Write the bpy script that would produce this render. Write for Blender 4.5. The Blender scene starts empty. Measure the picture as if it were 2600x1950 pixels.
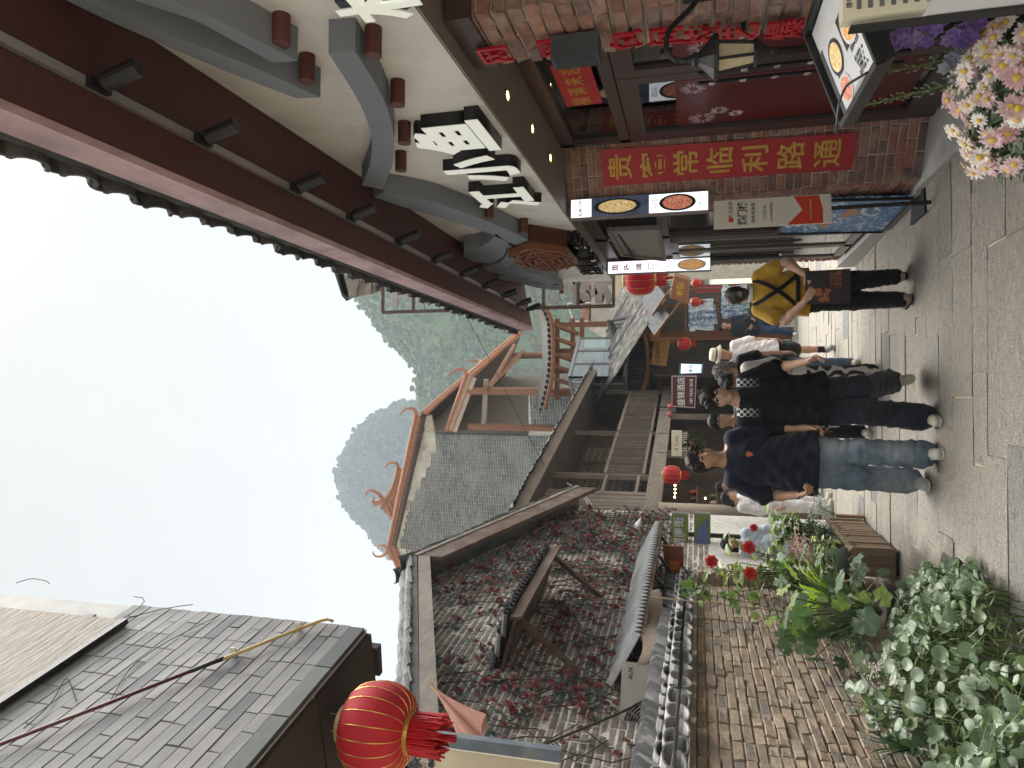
import bpy, math, random
import numpy as np
from mathutils import Vector, Matrix, Quaternion
random.seed(7); np.random.seed(7)
S = bpy.context.scene
COL = S.collection
rad = math.radians
# ------------------------------------------------------------------ camera (held sideways: the photo is turned 90 degrees)
FPX = 1790.0; CAMZ = 1.45
PITCH = math.atan(472.0/FPX); YAW = 0.019444
CR = Vector((math.cos(YAW), -math.sin(YAW), 0))
_fh = Vector((math.sin(YAW), math.cos(YAW), 0)); _z = Vector((0, 0, 1))
CF = _fh*math.cos(PITCH)+_z*math.sin(PITCH); CU = -_fh*math.sin(PITCH)+_z*math.cos(PITCH)
CPOS = Vector((0, 0, CAMZ))
cam = bpy.data.cameras.new('camera'); camo = bpy.data.objects.new('camera', cam); COL.objects.link(camo)
cam.sensor_width = 36; cam.lens = 36*FPX/2600; cam.clip_end = 6000; cam.clip_start = 0.05
m = Matrix.Identity(4)
for i, ax in enumerate((-CU, CR, -CF)):
    for k in range(3): m[k][i] = ax[k]
m.translation = CPOS
camo.matrix_world = m
S.camera = camo
# ------------------------------------------------------------------ sky, sun, exposure
SUN_EL, SUN_AZ = rad(62), rad(25)          # soft sun behind thin cloud, ahead of the camera
W = bpy.data.worlds.new('World'); S.world = W; W.use_nodes = True
nt = W.node_tree; nt.nodes.clear()
def wn(t): return nt.nodes.new(t)
sky = wn('ShaderNodeTexSky'); sky.sky_type = 'NISHITA'; sky.sun_disc = False
sky.sun_elevation = SUN_EL; sky.sun_rotation = SUN_AZ; sky.dust_density = 4; sky.air_density = 1.2
tc = wn('ShaderNodeTexCoord'); nz = wn('ShaderNodeTexNoise'); nz.inputs['Scale'].default_value = 1.6; nz.inputs['Detail'].default_value = 4
cr = wn('ShaderNodeValToRGB'); cr.color_ramp.elements[0].color = (2.55, 2.55, 2.5, 1); cr.color_ramp.elements[1].color = (2.95, 2.92, 2.82, 1)
cr.color_ramp.elements[0].position = .35; cr.color_ramp.elements[1].position = .65
mx = wn('ShaderNodeMix'); mx.data_type = 'RGBA'; mx.inputs['Factor'].default_value = .96
bg = wn('ShaderNodeBackground'); bg.inputs['Strength'].default_value = .1; out = wn('ShaderNodeOutputWorld')
L = nt.links.new
L(tc.outputs['Generated'], nz.inputs['Vector']); L(nz.outputs['Fac'], cr.inputs['Fac'])
L(sky.outputs['Color'], mx.inputs['A']); L(cr.outputs['Color'], mx.inputs['B']); L(mx.outputs['Result'], bg.inputs['Color']); L(bg.outputs['Background'], out.inputs['Surface'])
sl = bpy.data.lights.new('sun', 'SUN'); sl.energy = 5.0; sl.angle = rad(60); sl.color = (1, .96, .9)
so = bpy.data.objects.new('sun', sl); COL.objects.link(so)
sd = Vector((math.sin(SUN_AZ)*math.cos(SUN_EL), math.cos(SUN_AZ)*math.cos(SUN_EL), math.sin(SUN_EL)))
so.rotation_euler = sd.to_track_quat('Z', 'Y').to_euler(); so.location = (0, 0, 40)
S.view_settings.view_transform = 'Standard'; S.view_settings.look = 'None'; S.view_settings.gamma = 1
S.view_settings.use_curve_mapping = False; S.view_settings.exposure = 1.36
S.render.engine = 'CYCLES'; S.cycles.use_denoising = True
S.cycles.max_bounces = 6; S.cycles.volume_bounces = 1; S.cycles.transparent_max_bounces = 12
S.cycles.sample_clamp_indirect = 8
# ------------------------------------------------------------------ photo pixel (2600x1950) -> place in the world
def ray(x, y): return CF+CR*((975.0-y)/FPX)-CU*((x-1300.0)/FPX)
def PP(x, y, p, n):
    d = ray(x, y); n = Vector(n); return CPOS+d*((Vector(p)-CPOS).dot(n)/d.dot(n))
def PX(x, y, X): return PP(x, y, (X, 0, 0), (1, 0, 0))
def PY(x, y, Y): return PP(x, y, (0, Y, 0), (0, 1, 0))
def PZ(x, y, Z): return PP(x, y, (0, 0, Z), (0, 0, 1))
def gz(Y): return -.02-.043*max(-6, min(Y, 32))
def PG(x, y):
    d = ray(x, y); t = (-.02-CAMZ)/(d.z+.043*d.y); return CPOS+d*t
# ------------------------------------------------------------------ materials
MATS = {}
class NB:
    def __init__(s, name):
        s.m = bpy.data.materials.new(name); s.m.use_nodes = True; s.t = s.m.node_tree; s.t.nodes.clear()
        s.out = s.n('ShaderNodeOutputMaterial'); s.b = s.n('ShaderNodeBsdfPrincipled'); s.l(s.b.outputs[0], s.out.inputs['Surface'])
        s.pos = s.n('ShaderNodeNewGeometry').outputs['Position']
    def n(s, t, **k):
        x = s.t.nodes.new(t)
        for a, v in k.items(): setattr(x, a, v)
        return x
    def l(s, a, b): s.t.links.new(a, b)
    def v(s, sock, val): sock.default_value = val
    def mapping(s, scale, rotz=0, src=None):
        mp = s.n('ShaderNodeMapping'); s.l(src or s.pos, mp.inputs['Vector']); mp.inputs['Scale'].default_value = scale; mp.inputs['Rotation'].default_value = (0, 0, rotz); return mp.outputs[0]
    def noise(s, scale, detail=4, rough=.55, vec=None, dist=0):
        x = s.n('ShaderNodeTexNoise'); s.l(vec or s.pos, x.inputs['Vector']); s.v(x.inputs['Scale'], scale); s.v(x.inputs['Detail'], detail); s.v(x.inputs['Roughness'], rough); s.v(x.inputs['Distortion'], dist); return x.outputs['Fac']
    def ramp(s, fac, stops, mode='LINEAR'):
        x = s.n('ShaderNodeValToRGB'); s.l(fac, x.inputs['Fac']); r = x.color_ramp; r.interpolation = mode
        while len(r.elements) < len(stops): r.elements.new(.5)
        for e, (p, c) in zip(r.elements, stops): e.position = p; e.color = (c[0], c[1], c[2], 1) if hasattr(c, '__len__') else (c, c, c, 1)
        return x.outputs['Color']
    def mix(s, fac, a, b, mode='MIX'):
        x = s.n('ShaderNodeMix', data_type='RGBA', blend_type=mode)
        for sock, val in ((x.inputs['Factor'], fac), (x.inputs['A'], a), (x.inputs['B'], b)):
            if hasattr(val, 'is_linked') or hasattr(val, 'links'): s.l(val, sock)
            elif sock == x.inputs['Factor']: sock.default_value = val
            else: sock.default_value = (val[0], val[1], val[2], 1)
        return x.outputs['Result']
    def math(s, op, a, b=None):
        x = s.n('ShaderNodeMath', operation=op)
        for i, val in enumerate((a, b)):
            if val is None: continue
            if hasattr(val, 'links'): s.l(val, x.inputs[i])
            else: x.inputs[i].default_value = val
        return x.outputs[0]
    def rnd(s):
        a = s.n('ShaderNodeAttribute', attribute_name='rnd').outputs['Fac']; o = s.n('ShaderNodeObjectInfo').outputs['Random']
        return s.math('FRACT', s.math('ADD', a, o))
    def bump(s, h, strength=.3, dist=.01):
        x = s.n('ShaderNodeBump'); s.v(x.inputs['Strength'], strength); s.v(x.inputs['Distance'], dist); s.l(h, x.inputs['Height']); s.l(x.outputs[0], s.b.inputs['Normal'])
    def fin(s, col, rough=.8, metal=0, spec=.4):
        if hasattr(col, 'links'): s.l(col, s.b.inputs['Base Color'])
        else: s.b.inputs['Base Color'].default_value = (col[0], col[1], col[2], 1)
        if hasattr(rough, 'links'): s.l(rough, s.b.inputs['Roughness'])
        else: s.v(s.b.inputs['Roughness'], rough)
        s.v(s.b.inputs['Metallic'], metal); s.v(s.b.inputs['Specular IOR Level'], spec); return s.m
def c_(c, k): return tuple(min(1, x*k) for x in c)
def M(name, col, rough=.75, var=.18, ns=6, bump=.25, bs=60, bd=.004, metal=0, spec=.4, rv=0, st=(1, 1, 1), stain=None):
    if name in MATS: return MATS[name]
    b = NB(name); vec = b.mapping(st) if st != (1, 1, 1) else b.pos
    n1 = b.noise(ns, 6, .6, vec)
    col1 = b.ramp(n1, [(.3, c_(col, 1-var)), (.7, c_(col, 1+var))])
    if rv: col1 = b.mix(1.0, col1, b.ramp(b.rnd(), [(0, 1-rv), (1, 1+rv)]), 'MULTIPLY')
    if stain: col1 = b.mix(b.ramp(b.noise(stain[1], 5, .65), [(.5, 0), (.72, 1)]), col1, stain[0])
    if bump: b.bump(b.noise(bs, 5, .6, vec), bump, bd)
    MATS[name] = b.fin(col1, rough, metal, spec); return MATS[name]
def MP(name, cols, rough=.85, var=.25, ns=18, bump=.5, bs=70, bd=.006, spec=.3, dirt=None, st=(1, 1, 1)):
    if name in MATS: return MATS[name]
    b = NB(name); k = len(cols); vec = b.mapping(st) if st != (1, 1, 1) else b.pos
    base = b.ramp(b.rnd(), [((i+.5)/k, c) for i, c in enumerate(cols)])
    col = b.mix(1.0, base, b.ramp(b.noise(ns, 6, .65, vec), [(.25, 1-var), (.75, 1+var)]), 'MULTIPLY')
    if dirt: col = b.mix(b.ramp(b.noise(dirt[1], 5, .65), [(.48, 0), (.75, 1)]), col, dirt[0])
    b.bump(b.noise(bs, 5, .65, vec), bump, bd)
    MATS[name] = b.fin(col, rough, 0, spec); return MATS[name]
def ME(name, col, e, base=None):
    if name in MATS: return MATS[name]
    b = NB(name); b.v(b.b.inputs['Emission Strength'], e); b.b.inputs['Emission Color'].default_value = (*col, 1)
    MATS[name] = b.fin(base or col, .6); return MATS[name]
def MGLASS(name, tint=(.75, .8, .78), rough=.03, alpha=.35):
    if name in MATS: return MATS[name]
    b = NB(name); tr = b.n('ShaderNodeBsdfTransparent'); tr.inputs[0].default_value = (*tint, 1)
    gl = b.n('ShaderNodeBsdfGlossy'); gl.inputs['Roughness'].default_value = rough; gl.inputs[0].default_value = (.9, .95, .95, 1)
    fr = b.n('ShaderNodeFresnel'); fr.inputs[0].default_value = 1.5
    f2 = b.math('ADD', fr.outputs[0], alpha*.15)
    ms = b.n('ShaderNodeMixShader'); b.l(f2, ms.inputs[0]); b.l(tr.outputs[0], ms.inputs[1]); b.l(gl.outputs[0], ms.inputs[2]); b.l(ms.outputs[0], b.out.inputs['Surface'])
    MATS[name] = b.m; return b.m
def MLEAF(name, cols, rough=.45, tr=.35, spec=.4, ns=25):
    if name in MATS: return MATS[name]
    b = NB(name); k = len(cols)
    col = b.ramp(b.rnd(), [((i+.5)/k, c) for i, c in enumerate(cols)])
    col = b.mix(1.0, col, b.ramp(b.noise(ns, 3), [(.3, .75), (.7, 1.25)]), 'MULTIPLY')
    b.fin(col, rough, 0, spec)
    t = b.n('ShaderNodeBsdfTranslucent'); b.l(b.mix(1, col, (1.2, 1.3, .6), 'MULTIPLY'), t.inputs[0])
    ms = b.n('ShaderNodeMixShader'); ms.inputs[0].default_value = tr; b.l(b.b.outputs[0], ms.inputs[1]); b.l(t.outputs[0], ms.inputs[2]); b.l(ms.outputs[0], b.out.inputs['Surface'])
    MATS[name] = b.m; return b.m
def MWOOD(name, col, rough=.7, axis=0, var=.35, rv=.15, fs=40, grey=None, spec=.25, bump=.35):
    if name in MATS: return MATS[name]
    b = NB(name); sc = [1, 1, 1]; sc[axis] = .06
    vec = b.mapping(tuple(sc)); n1 = b.noise(fs, 6, .6, vec, .4)
    col1 = b.ramp(n1, [(.25, c_(col, 1-var)), (.6, col), (.8, c_(col, 1+var*.7))])
    if rv: col1 = b.mix(1.0, col1, b.ramp(b.rnd(), [(0, 1-rv), (1, 1+rv)]), 'MULTIPLY')
    if grey: col1 = b.mix(b.ramp(b.noise(2.5, 5, .7), [(.45, 0), (.7, 1)]), col1, grey)
    b.bump(n1, bump, .004)
    MATS[name] = b.fin(col1, rough, 0, spec); return MATS[name]
# ------------------------------------------------------------------ mesh helpers
def V(*a): return Vector(a)
class MB:
    def __init__(s): s.v = []; s.f = []; s.r = None
    def add(s, vs, fs):
        o = len(s.v); s.v += [tuple(p) for p in vs]; s.f += [tuple(i+o for i in f) for f in fs]; return s
    def box(s, c, d, R=None):
        c = Vector(c); h = [x/2 for x in d]; P = []
        for sx in (-1, 1):
            for sy in (-1, 1):
                for sz in (-1, 1):
                    p = Vector((sx*h[0], sy*h[1], sz*h[2])); P.append(c+(R@p if R else p))
        return s.add(P, [(0, 1, 3, 2), (4, 6, 7, 5), (0, 4, 5, 1), (2, 3, 7, 6), (0, 2, 6, 4), (1, 5, 7, 3)])
    def b2(s, lo, hi): return s.box([(a+b)/2 for a, b in zip(lo, hi)], [abs(b-a) for a, b in zip(lo, hi)])
    def prism(s, pts, vec):
        vec = Vector(vec); P = [Vector(p) for p in pts]; n = len(P)
        return s.add(P+[p+vec for p in P], [tuple(range(n))[::-1], tuple(range(n, 2*n))]+[(i, (i+1) % n, n+(i+1) % n, n+i) for i in range(n)])
    def strip(s, A, B, vec):                                   # two polylines -> thick ribbon
        A = [Vector(p) for p in A]; B = [Vector(p) for p in B]; vec = Vector(vec)
        for i in range(len(A)-1): s.prism([A[i], A[i+1], B[i+1], B[i]], vec)
        return s
    def quad(s, a, b, c, d): return s.add([a, b, c, d], [(0, 1, 2, 3)])
    def poly(s, pts): return s.add(pts, [tuple(range(len(pts)))])
    def bar(s, a, b, w, h=None, up=(0, 0, 1)):
        a = Vector(a); b = Vector(b); d = (b-a); L_ = d.length; d.normalize(); u = Vector(up)
        if abs(d.dot(u)) > .97: u = Vector((0, 1, 0))
        x = d.cross(u).normalized(); z = x.cross(d); h = h or w
        P = [p+x*sx*w/2+z*sz*h/2 for p in (a, b) for sx, sz in ((-1, -1), (1, -1), (1, 1), (-1, 1))]
        return s.add(P, [(3, 2, 1, 0), (4, 5, 6, 7), (0, 1, 5, 4), (1, 2, 6, 5), (2, 3, 7, 6), (3, 0, 4, 7)])
    def tube(s, pts, r, k=6, cap=True):
        P = [Vector(p) for p in pts]; n = len(P); R = r if hasattr(r, '__len__') else [r]*n
        o = []; ref = Vector((.31, .2, .93))
        for i, p in enumerate(P):
            d = (P[min(i+1, n-1)]-P[max(i-1, 0)])
            d = d.normalized() if d.length > 1e-9 else Vector((0, 0, 1))
            if abs(d.dot(ref)) > .98: ref = Vector((1, .1, 0))
            x = d.cross(ref).normalized(); y = d.cross(x)
            o += [p+(x*math.cos(2*math.pi*j/k)+y*math.sin(2*math.pi*j/k))*R[i] for j in range(k)]
        F = [(i*k+j, i*k+(j+1) % k, (i+1)*k+(j+1) % k, (i+1)*k+j) for i in range(n-1) for j in range(k)]
        if cap: F += [tuple(range(k))[::-1], tuple(range((n-1)*k, n*k))]
        return s.add(o, F)
    def lathe(s, prof, c=(0, 0, 0), k=20, R=None, wob=None):
        c = Vector(c); o = []
        for j, (r, z) in enumerate(prof):
            for i in range(k):
                a = 2*math.pi*i/k; rr = r*(wob(a, z) if wob else 1); p = Vector((rr*math.cos(a), rr*math.sin(a), z)); o.append(c+(R@p if R else p))
        n = len(prof); F = [(j*k+i, j*k+(i+1) % k, (j+1)*k+(i+1) % k, (j+1)*k+i) for j in range(n-1) for i in range(k)]
        if prof[0][0] > 1e-4: F.append(tuple(range(k))[::-1])
        if prof[-1][0] > 1e-4: F.append(tuple(range((n-1)*k, n*k)))
        return s.add(o, F)
    def cyl(s, a, b, r, k=14, r2=None): return s.tube([a, b], [r, r2 if r2 is not None else r], k)
    def grid(s, f, nu, nv, thick=None):
        P = [f(i/nu, j/nv) for j in range(nv+1) for i in range(nu+1)]
        s.add(P, [(j*(nu+1)+i, j*(nu+1)+i+1, (j+1)*(nu+1)+i+1, (j+1)*(nu+1)+i) for j in range(nv) for i in range(nu)]); return s
    def mesh(s, name, mat=None, smooth=False, rnd=None):
        me = bpy.data.meshes.new(name); me.from_pydata(s.v, [], s.f)
        if mat: me.materials.append(mat)
        if smooth: me.polygons.foreach_set('use_smooth', [True]*len(me.polygons))
        if rnd is not None:
            at = me.attributes.new('rnd', 'FLOAT', 'POINT'); at.data.foreach_set('value', np.asarray(rnd, np.float32))
        me.update(); return me
    def build(s, name, mat, parent=None, smooth=False, rnd=None, **k):
        o = bpy.data.objects.new(name, s.mesh(name, mat, smooth, rnd)); COL.objects.link(o)
        if parent: par(o, parent)
        return tag(o, **k)
def par(o, p):
    o.parent = p
    w = Matrix.Identity(4); q = p
    chain = []
    while q: chain.append(q); q = q.parent
    for q in reversed(chain): w = w@q.matrix_parent_inverse@q.matrix_basis
    o.matrix_parent_inverse = w.inverted()
def tag(o, label=None, cat=None, group=None, kind=None):
    if label: o['label'] = label
    if cat: o['category'] = cat
    if group: o['group'] = group
    if kind: o['kind'] = kind
    return o
def thing(name, label, cat, loc=(0, 0, 0), group=None, rotz=0):
    o = bpy.data.objects.new(name, None); COL.objects.link(o); o.location = loc; o.rotation_euler = (0, 0, rotz); o.empty_display_size = .1
    return tag(o, label, cat, group)
def inst(name, me, mw, parent=None):
    o = bpy.data.objects.new(name, me); COL.objects.link(o); o.matrix_basis = mw
    if parent: par(o, parent)
    return o
def copy_tree(o, parent=None):
    c = o.copy(); COL.objects.link(c); c.parent = parent
    for ch in [x for x in bpy.data.objects if x.parent == o]:
        copy_tree(ch, c)
    return c
def struct(o): o['kind'] = 'structure'; return o
def basis(ex, ey, ez, o):
    mm = Matrix.Identity(4)
    for i, a in enumerate((ex, ey, ez)):
        for k in range(3): mm[k][i] = a[k]
    mm.translation = Vector(o); return mm
# text lying in the plane (right, up) through centre c, standing 'ext' proud
_TC = {}
def text(s, c, right, up, size, mat, parent=None, ext=.004, off=0, name='lettering', align='CENTER', spacing=1.0, line=1.0, wide=1.0):
    key = (s, ext, off, align, spacing, line, round(size, 3), mat.name if mat else '')
    if key not in _TC:
        cu = bpy.data.curves.new('t', 'FONT'); cu.body = s; cu.align_x = align; cu.align_y = 'CENTER'; cu.extrude = ext/size/2 if size else 0; cu.offset = off; cu.size = 1
        cu.space_character = spacing; cu.space_line = line; cu.resolution_u = 3
        to = bpy.data.objects.new('t', cu); COL.objects.link(to)
        dg = bpy.context.evaluated_depsgraph_get(); me = bpy.data.meshes.new_from_object(to.evaluated_get(dg)); me.name = name
        bpy.data.objects.remove(to); me.materials.clear()
        if mat: me.materials.append(mat)
        _TC[key] = me
    r = Vector(right).normalized(); u = Vector(up).normalized(); n = r.cross(u)
    return inst(name, _TC[key], basis(r*size*wide, u*size, n*size, Vector(c)+n*ext/2), parent)
# bricks laid one by one on a wall: the biggest in view are objects, the others one joined part
_BV = {}
def brick_mesh(name, w, d, h, mat, jit=.006, ch=.006, nvar=5):
    key = (name, w, d, h, mat.name)
    if key in _BV: return _BV[key]
    L_ = []
    rs = random.Random(hash((w, h)) & 255)
    for i in range(nvar):
        j = lambda a=jit: rs.uniform(-a, a)
        P = []
        for (y, ins) in ((0, 0), (d-ch, 0), (d, ch)):
            for sx, sz in ((-1, -1), (1, -1), (1, 1), (-1, 1)):
                P.append((sx*(w/2-ins)+j(), y+(j() if y else 0), sz*(h/2-ins)+j()*.7))
        F = []
        for a in (0, 4):
            for q in range(4): F.append((a+q, a+(q+1) % 4, a+4+(q+1) % 4, a+4+q))
        F.append((8, 9, 10, 11))
        L_.append(MB().add(P, F).mesh(name, mat))
    _BV[key] = L_; return L_
def brick_wall(parent, O, eu, ev, n, Lw, Hw, bw, bh, j, depth, mat, keep=None, nmax=300, name='brick', bond=.5, jit=.005, seed=1, allstuff=False, ch=.006, proud=.004):
    O = Vector(O); eu = Vector(eu).normalized(); ev = Vector(ev).normalized(); n = Vector(n).normalized(); rs = random.Random(seed)
    vs = brick_mesh(name, bw-j, depth, bh-j, mat, jit, ch)
    items = []
    rows = int(Hw/bh+.5)
    for r in range(rows):
        u = -(bond*bw if r % 2 else 0)+rs.uniform(-.02, .02)*bw
        while u < Lw:
            w = bw*(rs.choice((1, 1, 1, .5)) if bond else 1)
            u0 = max(0, u); u1 = min(Lw, u+w)
            if u1-u0 > .25*bw:
                cu = (u0+u1)/2; cv = (r+.5)*bh
                if keep is None or keep(cu, cv, u1-u0, bh): items.append((cu, cv, u1-u0))
            u += w
    mats = []
    for cu, cv, w in items:
        p = O+eu*cu+ev*cv
        mats.append(((p-CPOS).length, p+n*rs.uniform(-proud, proud), (w-j)/(bw-j)))
    mats.sort(key=lambda a: a[0])
    k = 0 if allstuff else nmax
    for dd, p, sx in mats[:k]:
        inst(name, rs.choice(vs), basis(eu*sx, n, ev, p)@Matrix.Rotation(rs.uniform(-.008, .008), 4, 'Y'), parent)
    if mats[k:]:
        mb = MB(); rn = []
        for dd, p, sx in mats[k:]:
            me = rs.choice(vs); T = basis(eu*sx, n, ev, p)
            mb.add([T@q.co for q in me.vertices], [tuple(f.vertices) for f in me.polygons]); rn += [rs.random()]*len(me.vertices)
        mb.build(name+'work', mat, parent, rnd=rn, kind='stuff')
# ================================================================== GROUND AND STREET
def m_pave():
    b = NB('street_stone')
    base = b.ramp(b.rnd(), [(.0, (.44, .405, .35)), (.3, (.43, .395, .34)), (.62, (.46, .425, .37)), (.86, (.41, .385, .345)), (.94, (.26, .26, .26))])
    ch = b.noise(42, 7, .75, b.mapping((.4, 1, 1)), .8); fine = b.noise(120, 5, .75)
    col = b.mix(1, base, b.ramp(ch, [(.30, .42), (.46, .95), (.56, 1.05), (.70, 1.4)]), 'MULTIPLY')
    col = b.mix(1, col, b.ramp(fine, [(.36, .45), (.5, 1.0), (.62, 1.4)]), 'MULTIPLY')
    col = b.mix(b.ramp(b.noise(1.3, 5, .6), [(.45, 0), (.7, .4)]), col, (.48, .435, .36))          # trodden sand
    col = b.mix(b.ramp(b.noise(9, 6, .7), [(.6, 0), (.75, .5)]), col, (.15, .14, .125))
    # wet ground beside the planters, by its place on the street
    sp = b.n('ShaderNodeSeparateXYZ'); b.l(b.pos, sp.inputs[0])
    wob = b.math('MULTIPLY', b.math('SUBTRACT', b.noise(2.6, 5, .6), .5), .9)
    edge = b.math('ADD', sp.outputs[0], wob)
    wet = b.ramp(b.math('MULTIPLY', edge, -1), [(0, 0), (1, 1)])
    wm = b.n('ShaderNodeMapRange'); b.l(edge, wm.inputs[0]); wm.inputs[1].default_value = -1.02; wm.inputs[2].default_value = -1.28
    far = b.n('ShaderNodeMapRange'); b.l(sp.outputs[1], far.inputs[0]); far.inputs[1].default_value = 8.2; far.inputs[2].default_value = 6.6
    wf = b.math('MULTIPLY', wm.outputs[0], far.outputs[0])
    col = b.mix(wf, col, b.mix(1, col, (.36, .35, .33), 'MULTIPLY'))
    hb = b.math('ADD', b.math('MULTIPLY', ch, .8), b.math('MULTIPLY', fine, .35)); b.bump(hb, 1.0, .05)
    rg = b.math('SUBTRACT', .86, b.math('MULTIPLY', wf, .45))
    return b.fin(col, rg, 0, .35)
PAVE = m_pave()
SAND = M('joint_sand', (.36, .31, .23), .95, .25, 20, .4, 80)
ys = [-300, -20, -6]+[i*2.0 for i in range(-2, 17)]+[60, 200, 900, 3000]
xs = [-2500, -300, -30, -6, -3, 0, 3, 6, 30, 300, 2500]
mb = MB(); mb.add([(x, y, gz(y)-.03) for y in ys for x in xs], [(j*len(xs)+i, j*len(xs)+i+1, (j+1)*len(xs)+i+1, (j+1)*len(xs)+i) for j in range(len(ys)-1) for i in range(len(xs)-1)])
ground = struct(mb.build('ground', SAND))
street = struct(MB().add([(-3.2, -4, gz(-4)-.011), (3.4, -4, gz(-4)-.011), (3.4, 31, gz(31)-.011), (-3.2, 31, gz(31)-.011)], [(0, 1, 2, 3)]).build('street', SAND))
rs = random.Random(3); slabs = []
y = 1.2
while y < 31:
    d = rs.uniform(.26, .44)*(1 if y < 14 else 1.6); x = -3.0+rs.uniform(0, .6)
    while x < 3.1:
        w = rs.uniform(.55, 1.25)*(1 if y < 14 else 1.5); slabs.append((x+w/2, y+d/2, w, d)); x += w
    y += d
slabs.sort(key=lambda s: s[1] if (s[1] > 3.2 and abs(s[0]) < 2.3) else 100+s[1])
def slab_verts(w, d):
    j = lambda a: rs.uniform(-a, a)
    nx, ny = 4, 2; P = []
    h = rs.uniform(-.004, .006); tx, ty = j(.006), j(.006)
    for iy in range(ny+1):
        for ix in range(nx+1):
            u = ix/nx-.5; v = iy/ny-.5; e = (ix in (0, nx)) or (iy in (0, ny))
            P.append([u*(w-.008)+(j(.006) if e else j(.02)), v*(d-.008)+(j(.005) if e else 0), h+tx*u+ty*v+j(.003)-(.003 if e else 0)])
    top = len(P); ring = [ix for ix in range(nx)]+[iy*(nx+1)+nx for iy in range(ny)]+[ny*(nx+1)+ix for ix in range(nx, 0, -1)]+[iy*(nx+1) for iy in range(ny, 0, -1)]
    F = [(iy*(nx+1)+ix, iy*(nx+1)+ix+1, (iy+1)*(nx+1)+ix+1, (iy+1)*(nx+1)+ix) for iy in range(ny) for ix in range(nx)]
    for i in ring: P.append([P[i][0]*1.006, P[i][1]*1.006, -.03])
    n = len(ring); F += [(ring[(i+1) % n], ring[i], top+i, top+(i+1) % n) for i in range(n)]
    return P, F
mb = MB(); rn = []
for k, (x, y, w, d) in enumerate(slabs):
    P, F = slab_verts(w, d); tilt = -.043
    Q = [(p[0], p[1], p[2]+p[1]*tilt) for p in P]
    if k < 300:
        o = MB().add(Q, F).build('paving_stone', PAVE); o.location = (x, y, gz(y)); par(o, street)
    else:
        mb.add([(q[0]+x, q[1]+y, q[2]+gz(y)) for q in Q], F); rn += [rs.random()]*len(Q)
mb.build('paving_stones_beyond', PAVE, street, rnd=rn, kind='stuff')
# puddle by the wooden planter
WATER = NB('puddle_water'); WATER.b.inputs['Alpha'].default_value = .42; WATER = WATER.fin((.07, .058, .042), .1, 0, .5)
pc = [(2395, 1400), (2412, 1412), (2424, 1440), (2430, 1470), (2436, 1500), (2440, 1530), (2432, 1548), (2420, 1535), (2416, 1500), (2404, 1470), (2396, 1445), (2388, 1420)]
P = [PG(*p) for p in pc]; struct(MB().poly([(p.x, p.y, p.z+.004) for p in P]).build('puddle', WATER))
# ================================================================== RESTAURANT ON THE RIGHT
XO = 1.585; ZB = 2.565; XW = 1.70; XD = 2.12; YEND = 9.53; ZS = -.22
WHITEW = M('white_render', (.60, .58, .545), .85, .06, 3, .12, 120, .002, stain=((.43, .41, .39), 1.7))
BROWNS = M('taupe_paint', (.20, .165, .145), .6, .06, 4, .05, 120, .001)
GREYR = M('grey_render', (.165, .18, .205), .75, .05, 3, .08, 120, .002)
PEG = MWOOD('peg_wood', (.105, .036, .028), .55, 0, .3, 0, 60)
MAROON = MWOOD('maroon_board', (.085, .032, .03), .55, 0, .28, 0, 70, spec=.3, bump=.2)
MAUVE = M('faded_mauve_paint', (.40, .27, .28), .7, .28, 5, .2, 40, .004, st=(1, .5, 1), stain=((.25, .165, .17), 3))
DTILE = MP('dark_roof_tile', [(.045, .045, .047), (.07, .07, .07), (.10, .098, .092), (.055, .056, .06)], .8, .35, 12, .4, 60)
MORT = M('grey_mortar', (.36, .31, .26), .95, .2, 25, .6, 90, .006)
RBRICK = MP('red_brick', [(.27, .105, .075), (.20, .085, .065), (.15, .08, .068), (.30, .145, .10), (.22, .10, .075), (.085, .065, .06), (.25, .13, .10)], .85, .3, 22, .6, 90, .006, dirt=((.30, .22, .17), 6))
PBRICK = MP('pillar_brick', [(.30, .145, .105), (.24, .125, .10), (.20, .12, .10), (.34, .185, .13), (.17, .115, .10), (.27, .16, .12)], .85, .3, 20, .8, 70, .01, dirt=((.33, .26, .205), 5))
DFRAME = M('dark_brown_frame', (.055, .036, .033), .4, .12, 8, .05, 80, .001)
GFRAME = M('grey_brown_frame', (.17, .145, .135), .42, .05, 8, .03, 80, .001)
BLACK = M('black_metal', (.012, .012, .013), .45, .1, 8, .05, 80, .001)
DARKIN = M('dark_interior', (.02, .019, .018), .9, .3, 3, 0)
REDSIGN = M('red_banner', (.30, .004, .009), .5, .08, 6, .04, 60, .001)
GOLD = M('gold_paint', (.40, .23, .035), .45, .25, 30, .1, 120, .001, metal=.25)
GLASS = MGLASS('door_glass', (.55, .58, .56), .02, .5)
FGLASS = M('frosted_pane', (.20, .205, .19), .3, .2, 4, .1, 20, spec=.5)
REDL = M('red_acrylic', (.36, .008, .016), .28, .05, 8, 0)
WHITEF = ME('letter_face', (.93, .95, .86), .12, (.72, .74, .66))
rest = thing('restaurant_building', 'grey restaurant building with white sign band, curved grey trim and maroon eaves', 'building', (2.0, 5, ZS))
mb = MB().b2((XO, -1.5, ZB), (2.6, YEND, 4.15)); mb.build('sign_band', WHITEW, rest)
MB().b2((XO+.004, -1.5, ZB-.012), (2.6, YEND-.004, ZB-.003)).build('soffit', BROWNS, rest)
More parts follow.
